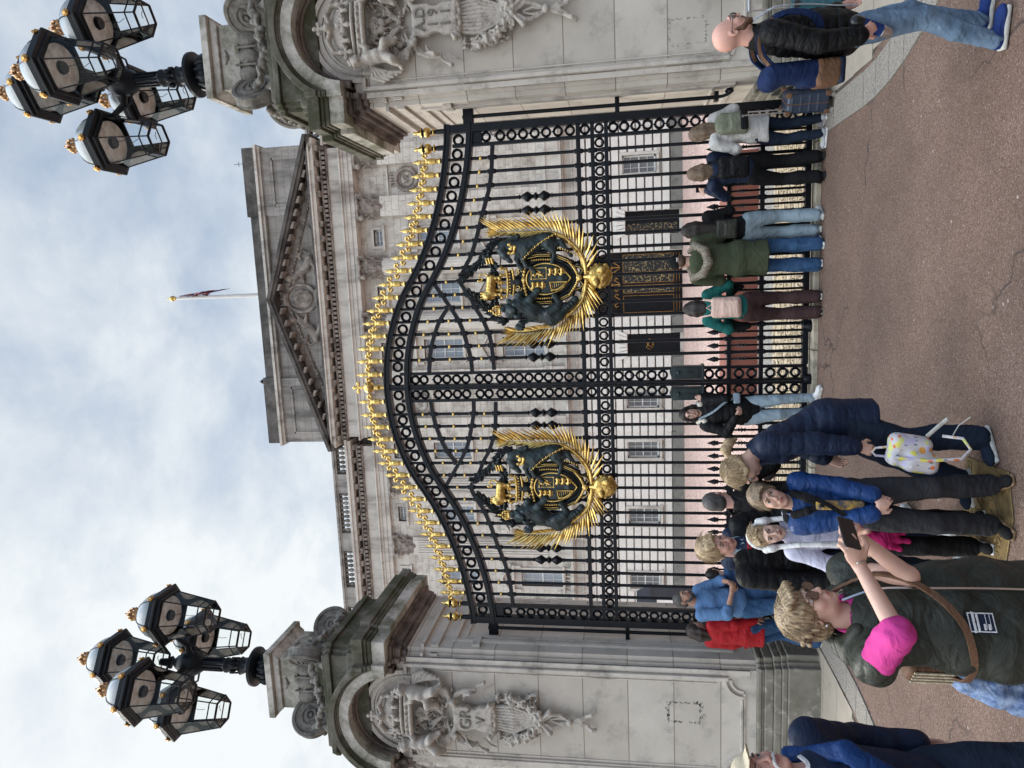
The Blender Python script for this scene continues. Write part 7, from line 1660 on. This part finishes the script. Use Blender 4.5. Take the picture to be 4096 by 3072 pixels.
cb_ = skin_mesh('citrus_rucksack', f.mesh(wav(.004, 30, 5)), M['citrus'], loc=(bx, by, bz)); tag(cb_, 'small white rucksack printed with oranges and lemons, hanging from the mother\'s hand', 'backpack')
mb = MB(); mb.tube([(-.03, 0, -.07), (-.022, 0, .0), (0, 0, .02), (.022, 0, .0), (.03, 0, -.07)], .007, 6); mb.build('handle', M['citrus'], cb_)
mb = MB(); mb.tube([(-.02, -.06, -.08), (-.03, -.10, -.25), (-.02, -.10, -.42), (.03, -.08, -.475), (.09, -.06, -.44), (.10, -.04, -.34)], .009, 8, flat=((0, 1, 0), .5)); mb.build('shoulder_strap', M['citrus'], cb_)
mb = MB(); mb.tube([(.09, -.01, -.27), (.15, -.01, -.33), (.19, 0, -.38)], .012, 8, flat=((0, 1, 0), .4)); mb.tube([(.10, -.03, -.40), (.15, 0, -.44), (.20, 0, -.50)], .003, 5); mb.build('loose_strap', M['rubber'], cb_)

# 7. fair-haired man behind the children
lc = (-.66, -3.56); rz = D(48); s = .955
P = Person('fair-haired man in a black puffer over a red-striped jumper, looking down at the children', lc, rz, s, 'pink', h=.0075, lean=D(8), head=(D(2), D(14), D(-10)), hs=1.06, w=1.16, wr={-1: (-.26, -.12, .86), 1: (.22, -.25, .95)})
P.body({-1: {}, 1: {}}, near=True); P.brows(HR['ash']); P.hair('short', HR['blond'], 9, 1.5)
P.top('jumper', M['navyp'], .92, .012, neck=.07, sleeve=.0); 
def chevron(c): return ((np.abs(c[:, 0]) < .065) & (c[:, 1] < -.06) & (((c[:, 2] > 1.335) & (c[:, 2] < 1.40)) | ((c[:, 2] > 1.25) & (c[:, 2] < 1.29))) & (np.sin(c[:, 2]*330) > .1)).astype(int)
f = Field(.006); f.frame(P.U, P.pel-P.U @ P.pel); f.path([(0, -.075, 1.46), (0, -.135, 1.36), (0, -.155, 1.22)], [.052, .05, .035], .02, sq=((0, 1, .2), .45)); f.frame(); P.put('jumper_front', f, [M['navyp'], M['redp']], None, chevron)
for q in (-1, 1): strap(P, 'shirt_collar', M['denim_pale'], [P.ub((q*.055, -.02, 1.51)), P.ub((q*.045, -.075, 1.475)), P.ub((q*.015, -.115, 1.44))], .012, .004)
f_ = P.top('puffer_jacket', M['blackp'], .82, .034, (.072, .0075), sleeve=.96, collar=.03, neck=.084, belly=1.08); P.legs('jeans', M['denim_dark'], .016); P.shoes(M['whites'], M['rubber'])

# 8. man seen from behind, photographing through the bars
lc = (-.49, -2.95); rz = D(176); s = .885
P = Person('man with cropped grey hair seen from behind in a black jacket with straps', lc, rz, s, 'pink', h=.009, head=(0, D(4), 0), w=1.15, hs=1.04, wr={1: (.13, -.36, 1.40), -1: (-.16, -.25, 1.15)}, el={1: (1, .2, -1), -1: (-1, .3, -1)})
P.body({1: dict(direction=(-.1, -.3, 1), normal=(-.6, -.6, 0), curl=.5), -1: {}}); P.hair('crop', HR['grey']); P.top('jacket', M['blackp'], .82, .032, neck=.07, collar=.03); P.legs('trousers', M['char']); P.shoes(M['whites'], M['rubber'])
phone(P, 'phone held up by the man with cropped grey hair', 1, (.036, .005, .07))
for q in (-1, 1): strap(P, 'strap', M['black'], [P.ub((q*.09, -.05, 1.51)), P.ub((q*.10, .10, 1.47)), P.ub((q*.10, .165, 1.30)), P.ub((q*.10, .165, 1.1))], .018, .007)

# 9. the woman with glasses leaning by the lock
lc = (-.31, -.22); rz = D(20); s = .868
L_ = lambda p: LC(lc, rz, s, p)
P = Person('smiling woman with round glasses in a black puffer coat, one hand on the gate', lc, rz, s, 'fair', h=.010, head=(D(-12), D(4), D(-8)), lean=D(-3), wr={1: L_((-.19, -.20, 1.22)), -1: (-.10, -.20, 1.05)}, el={1: (.5, .3, -1), -1: (-1, .4, -.2)}, ft={1: (.14, -.16, .085, .7), -1: (-.03, -.08, .085, .5)})
P.body({1: dict(direction=(.5, .1, .8), normal=(.2, 1, 0), curl=.3), -1: dict(curl=.6)}, smile=1); P.brows(HR['dark']); P.hair('long', HR['dark'], 5); P.glasses(M['blackplastic'], None, .023)
P.top('puffer_coat', M['blackp'], .74, .034, (.085, .0075), collar=.03, flare=1.06, neck=.08); P.legs('jeans', M['denim_pale'], .010, .11, .95); P.shoes(M['whites'], M['rubber'])
f = Field(.011); f.path([P.ub((.09, -.05, 1.47)), P.ub((.11, .06, 1.50)), P.ub((0, .12, 1.50)), P.ub((-.12, .05, 1.49)), P.ub((-.13, -.05, 1.42))], .036, .02); P.put('fur_trim', f, M['furw'], wav(.006, 80, 3))
strap(P, 'sling', M['denim_pale'], [P.ub((-.10, -.05, 1.49)), P.ub((-.03, -.17, 1.32)), P.ub((.10, -.17, 1.15)), (.17, -.06, 1.0)], .013, .005)
f = Field(.010); f.box((.15, -.12, 1.02), (.07, .035, .045), .02); loose('sling_bag', 'small pale blue bag on the hip of the woman with round glasses', 'bag', f.mesh(), M['denim_pale'], P)

# 10. the person in teal with the blush rucksack
lc = (.87, -.24); rz = D(184); s = .845
P = Person('woman in teal jumper and plum-brown trousers leaning on the gate, seen from behind', lc, rz, s, 'tan', h=.010, lean=D(14), head=(0, D(14), 0), w=.98, wr={1: (.16, -.30, 1.12), -1: (-.18, -.30, 1.08)}, el={1: (.7, .5, -1), -1: (-.7, .5, -1)}, ft={1: (.10, .02, .085, .1), -1: (-.10, .02, .085, -.1)})
P.body({1: {}, -1: {}}); P.hair('mid', HR['dark'], 8, 1.6); P.top('jumper', M['teal'], .92, .026, neck=.07); P.legs('trousers', M['brownp'], .020, .07, 1.25); P.shoes(M['whites'], M['rubber'])
f = Field(.010); f.frame(P.U, P.pel-P.U @ P.pel); f.box((0, .165, 1.16), (.135, .06, .19), .045, k=.02); f.box((0, .215, 1.10), (.10, .03, .11), .03, k=.015); f.path([(-.05, .20, 1.33), (0, .215, 1.40), (.05, .20, 1.33)], .010, .006)
for q in (-1, 1): f.path([(q*.09, .14, 1.34), (q*.11, .09, 1.45), (q*.115, .0, 1.47)], .014, .01)
f.frame(); loose('blush_rucksack', 'blush pink canvas rucksack worn over the teal jumper', 'backpack', f.mesh(wav(.004, 24, 5)), M['pinkp'], P)
f = Field(.011); f.path([(.18, -.25, 1.12), (.27, -.20, 1.0), (.25, -.18, .88)], [.06, .07, .05], .02); f.path([(-.18, -.27, 1.10), (-.25, -.22, 1.02), (-.26, -.17, .96)], [.045, .05, .04], .02); P.put('folded_jacket', f, M['black'], wav(.008, 24, 3))

# 11. green parka with the fur hood
lc = (1.40, -.26); rz = D(172); s = .925
P = Person('man in a black cap and olive parka with fur hood, from behind', lc, rz, s, 'fair', h=.010, head=(D(22), D(6), 0), w=1.16, wr={1: (.16, -.30, 1.2), -1: (-.16, -.30, 1.2)}, el={1: (.5, .4, -1), -1: (-.5, .4, -1)}, ft={1: (.11, .0, .085, .35), -1: (-.13, .03, .085, -.3)})
P.body({1: {}, -1: {}}); P.hair('capback', HR['brown']); P.top('parka', M['olive'], .62, .040, flare=1.16, neck=.08); P.legs('jeans', M['denim_blue'], .020, .07, 1.2); P.shoes(M['blues'], M['whites'])
f = Field(.009); f.frame(P.Rh, P.hc); f.ell((0, .014, .045), (.084, .103, .088), k=.02); f.plane((0, 0, .0), (0, .15, -1), .005); f.cap((0, -.09, .030), (0, -.15, .022), .05, .04, .01, sq=((0, .1, 1), .15)); P.put('cap', f, M['black'])
mb = MB(); c = P.hc+P.Rh @ V3(0, .116, .03); ax = P.Rh @ V3(1, 0, 0)*.025; az = P.Rh @ V3(0, -.05, 1)*.007; mb.obox(c, ax, P.Rh @ V3(0, .004, 0), az); mb.build('cap_label', M['whites'], P.root)
f = Field(.010); f.ell(P.ub((0, .13, 1.42)), (.15, .075, .10), k=.03); P.put('hood', f, M['olive'], wav(.005, 20, 3))
f = Field(.009); f.path([P.ub(p) for p in ((-.10, -.02, 1.50), (-.185, .10, 1.45), (-.13, .19, 1.35), (0, .22, 1.31), (.13, .19, 1.36), (.185, .10, 1.46), (.10, -.02, 1.51))], [.03, .045, .05, .05, .05, .045, .03], .02)
P.put('fur_trim', f, M['fur'], lambda X, Y, Z: .006*np.sin(150*X+90*Z)*np.sin(170*Z-60*Y)+.004*np.sin(310*X-200*Y))

# 12. long dark hair, pale jeans
lc = (1.73, -.20); rz = D(168); s = .845
P = Person('woman with long dark hair, dark olive jacket and grey-blue jeans, facing the gate', lc, rz, s, 'fair', h=.010, head=(D(8), D(8), 0), w=.95, wr={1: (.12, -.27, 1.15), -1: (-.12, -.27, 1.15)}, el={1: (.4, .5, -1), -1: (-.4, .5, -1)}, ft={1: (.08, .0, .085, .4), -1: (-.12, .06, .085, -.4)})
P.body({1: {}, -1: {}}); P.hair('long', HR['dark'], 2, 1.0); P.top('jacket', M['black'], .94, .022); P.legs('jeans', M['denim_pale'], .018, .09, 1.25); P.shoes(M['whites'], M['rubber'])
f = Field(.010); f.box(P.ub((-.02, .16, 1.19)), (.12, .05, .13), .03); f.box(P.ub((-.02, .205, 1.15)), (.085, .02, .07), .015, k=.01); loose('olive_rucksack', 'small dark olive rucksack on the long-haired woman in pale jeans', 'backpack', f.mesh(), M['olive_dark'], P)

# 13. navy jacket, black rucksack
lc = (2.33, -.27); rz = D(188); s = .81
L_ = lambda p: LC(lc, rz, s, p)
P = Person('woman with a grey-brown bob, navy jacket and black trousers, holding up a phone', lc, rz, s, 'fair', h=.010, head=(D(10), D(6), 0), w=1.02, wr={1: (.18, -.24, 1.46), -1: (-.15, -.22, 1.30)}, el={1: (.5, .1, -1), -1: (-.5, .3, -1)}, ft={1: (.14, .0, .085, .1), -1: (-.12, .0, .085, 0)})
P.body({1: dict(direction=(-.1, -.2, 1), normal=(-.5, -.7, 0), curl=.4), -1: {}}); P.hair('mid', HR['mouse'], 7, .8); P.top('jacket', M['navyp'], .90, .030, collar=.02); P.legs('trousers', M['black'], .022, .10, 1.2); P.shoes(M['black'], M['rubber_dark'])
phone(P, 'phone held upright by the woman with the bob', 1, (.034, .005, .07))
f = Field(.010); f.box((0, .17, 1.17), (.14, .06, .19), .05, k=.02); f.box((0, .225, 1.10), (.11, .03, .11), .03, k=.02)
for q in (-1, 1): f.path([(q*.09, .14, 1.34), (q*.11, .08, 1.47), (q*.115, -.04, 1.46)], .016, .01)
loose('black_rucksack', 'plain black rucksack on the woman with the grey-brown bob', 'backpack', f.mesh(wav(.004, 24, 5)), M['blackp'], P)

# 14. silver jacket, sage rucksack, trainers with lime laces
lc = (2.74, -.30); rz = D(200); s = .80
P = Person('woman with long brown hair in a silver-white jacket and navy trousers by the right post', lc, rz, s, 'fair', h=.010, head=(D(12), D(8), 0), w=1.0, wr={1: (.14, -.26, 1.18), -1: (-.22, -.16, 1.0)}, el={1: (.5, .4, -1), -1: (-.7, .6, -.6)}, ft={1: (.14, .02, .085, .9), -1: (-.06, .05, .085, 0)})
P.body({1: {}, -1: {}}); P.hair('long', HR['mouse'], 5, .9); P.top('rain_jacket', M['whitej'], .74, .034, flare=1.10, disp=wav(.009, 18, 9)); P.legs('trousers', M['denim_dark'], .012, .10); P.shoes(M['greyzip'], M['whites'])
f = Field(.010); f.box((0, .175, 1.20), (.14, .07, .19), .06, k=.02); f.box((0, .235, 1.14), (.11, .035, .11), .035, k=.02); f.ell((0, .17, 1.38), (.10, .06, .05), k=.03)
sg = loose('sage_rucksack', 'sage green and black rucksack on the silver jacket', 'backpack', f.mesh(wav(.004, 24, 5)), M['sage'], P)
f = Field(.010); f.box((0, .245, 1.07), (.125, .045, .05), .03); sub(sg, 'pocket', M['black'], f.mesh())
f = Field(.005)
for q, a in ((1, .9),):
    an = P.an[q]; d = V3(math.sin(a), -math.cos(a), 0); sdv = np.cross(d, V3(0, 0, 1))
    for i in range(4): c = an+d*(.05+.022*i)+V3(0, 0, .0-.006*i); f.cap(c-sdv*.026, c+sdv*.026+d*.012, .006, .006, .002)
P.put('laces', f, mat('lime_lace', (.55, .68, .05), .7))

# 15. bearded man in the blue jumper, 16. woman in red, 17. child between them
lc = (-2.38, -.72); rz = D(68); s = .945
P = Person('bearded man in a blue jumper with rolled sleeves, beside the left gate post', lc, rz, s, 'tan', h=.010, head=(D(12), D(10), 0), w=1.08, wr={-1: (-.08, -.26, 1.08), 1: (.06, -.28, 1.10)}, el={-1: (-1, .6, -.4), 1: (1, .6, -.4)})
P.body({-1: dict(curl=.7), 1: dict(curl=.7)}); P.brows(HR['dark']); P.hair('crop', HR['grey']); P.beard(HR['grey']); P.top('jumper', M['bluesw'], .90, .024, sleeve=.62, neck=.07, belly=1.12); P.legs('jeans', M['denim_blue'], .018); P.shoes(M['black'], M['rubber'])
lc = (-2.80, -.62); rz = D(150); s = .852
P = Person('woman in a long red coat and dark headscarf, partly hidden beside the left gate post', lc, rz, s, 'tan', h=.010, head=(D(-20), D(8), 0), w=1.05, wr={-1: (-.24, -.05, .88), 1: (.24, -.05, .88)})
P.body({-1: {}, 1: {}}); P.hair('mid', hair_mat('brown_scarf', (.045, .030, .024), (.02, .014, .012)), 1, .3); P.top('red_coat', M['redp'], .76, .034, flare=1.10); P.legs('trousers', M['denim_blue'], .024, .08, 1.2); P.shoes(M['black'], M['rubber'])
strap(P, 'belt', M['redp'], [(-.19, .02, .98), (-.12, .14, .98), (0, .17, .98), (.12, .14, .98), (.19, .02, .98)], .012, .006)
lc = (-2.16, -.46); rz = D(170); s = .71
P = Person('dark-haired child in a denim jacket half hidden behind the man in the blue jumper', lc, rz, s, 'fair', h=.011, head=(D(20), 0, 0), hs=1.1, w=.9)
P.body({-1: {}, 1: {}}); P.hair('crop', HR['dark']); P.top('denim_jacket', M['denim_blue'], .88, .026); P.legs('trousers', M['denim_dark']); P.shoes(M['black'], M['rubber'])
lc = (-1.22, -2.05); rz = D(165); s = .86
P = Person('person in a navy coat with sunglasses on dark hair, behind the fair-haired man', lc, rz, s, 'fair', h=.010, head=(0, 0, 0), w=1.0)
P.body({-1: {}, 1: {}}); P.hair('crop', HR['brown']); P.top('coat', M['navyp'], .66, .03, collar=.03); P.legs('trousers', M['black']); P.shoes(M['black'], M['rubber'])
# 18. denim sleeve at the right edge, and the near passer-by whose coat clips the corner
lc = (4.32, -.60); rz = D(-60); s = .95
P = Person('person at the right edge, pale denim sleeve reaching to a suitcase handle', lc, rz, s, 'fair', h=.010, w=1.0, wr={-1: LC(lc, rz, s, (3.86, -.98, .90)), 1: (.24, 0, .88)})
P.body({-1: dict(direction=(0, -.6, -.7), normal=(.3, .3, -.8), curl=1.0), 1: {}}); P.hair('short', HR['brown']); P.top('denim_shirt', M['denim'], .86, .028); P.legs('trousers', M['black']); P.shoes(M['black'], M['rubber'])
lc = (2.70, -4.86); rz = D(60); s = .92
P = Person('passer-by in a sage raincoat, only its hem in the near corner', lc, rz, s, 'fair', h=.011, w=1.1)
P.body({-1: {}, 1: {}}); P.hair('bob', HR['mouse']); P.top('raincoat', M['sage'], .52, .04, flare=1.25); P.legs('trousers', M['denim_dark']); P.shoes(M['blues'], M['rubber'])

# suitcases
def suitcase(loc, rz, label, m_, trim, hgt=.52, pull=.45):
    f = Field(.010); f.box((0, 0, .06+hgt/2), (.17, .11, hgt/2), .045); o = skin_mesh('suitcase', f.mesh(lambda X, Y, Z: .004*(np.abs(np.sin(Z*34)) > .25)-.002), m_, loc=(loc[0], loc[1], 0)); o.rotation_euler = (0, 0, rz); tag(o, label, 'suitcase')
    mb = MB(); mb.box(-.173, .173, -.006, .006, .07, .05+hgt+.015); 
    for q in (-1, 1):
        for r_ in (-1, 1):
            for z in (.085, .04+hgt): mb.box(q*.145-.03, q*.145+.03, r_*.095-.024, r_*.095+.024, z-.028, z+.028)
    mb.build('trim', trim, o, bevel=.012)
    mb = MB()
    for q in (-.07, .07): mb.tube([(q, .10, .06+hgt-.02), (q, .10, .06+hgt+pull)], .009, 8)
    mb.tube([(-.08, .10, .06+hgt+pull), (.08, .10, .06+hgt+pull)], .016, 8); mb.build('pull_handle', M['silver'], o)
    for q in (-1, 1):
        for r_ in (-1, 1): mb = MB(); mb.lathe([(.001, -.014), (.028, -.014), (.028, .014), (.001, .014)], (q*.15, r_*.08, .030), 14, ax=(1, 0, 0)); mb.box(q*.15-.02, q*.15+.02, r_*.08-.012, r_*.08+.012, .03, .075); mb.build('wheel', M['silver'], o)
    return o
o = suitcase((2.95, -.50), D(65), 'navy ribbed suitcase with brown trim, handle pulled up, on the kerb', M['suit'], M['brown'], .46); o.scale = (.9,)*3
o = suitcase((3.80, -.98), D(10), 'teal suitcase at the right edge, held by the denim-sleeved person', M['teals'], M['blackplastic'], .50, .42); o.scale = (.9,)*3
# brass plaque in the ground
pq = MB(); pts = [(.06, -3.70), (.10, -4.19), (-.15, -4.27), (-.43, -4.22), (-.58, -3.97), (-.42, -3.72), (-.15, -3.64)]
M['brass'] = mat('worn_brass', (.26, .18, .075), .5, .5, vs=12, bump=.35, bs=70, col2=(.12, .085, .04))
pq.prism(pts[::-1], .002, .010, 'z'); pqo = pq.build('plaque', M['brass'], bevel=.003); tag(pqo, 'worn brass walkway plaque set in the tarmac under the boy\'s feet', 'plaque')
mb = MB()
for r_ in (.19, .15): mb.ring((-.22, -3.95, .010), r_, .0035, (0, 0, 1), 40, 6)
for i in range(9): a = i*2*PI/9; mb.tube([(-.22+.03*math.cos(a), -3.95+.03*math.sin(a), .011), (-.22+.09*math.cos(a+.3), -3.95+.09*math.sin(a+.3), .013), (-.22+.13*math.cos(a), -3.95+.13*math.sin(a), .011)], .005, 5)
mb.build('relief', M['brass'], pqo)
text_part('DIAMOND', .065, pqo, (-.36, -4.13, .011), M['brass'], .002, rot=(0, 0, -.12), name='lettering'); text_part('JUBILEE', .06, pqo, (-.05, -3.76, .011), M['brass'], .002, rot=(0, 0, .1), name='lettering')
# ---------------------------------------------------------------- bring everything to its true size
bpy.context.view_layer.update()
for o in list(scene.objects):
    if o.parent is None and o.type not in ('CAMERA', 'LIGHT'):
        o.location = o.location*SC; o.scale = o.scale*SC
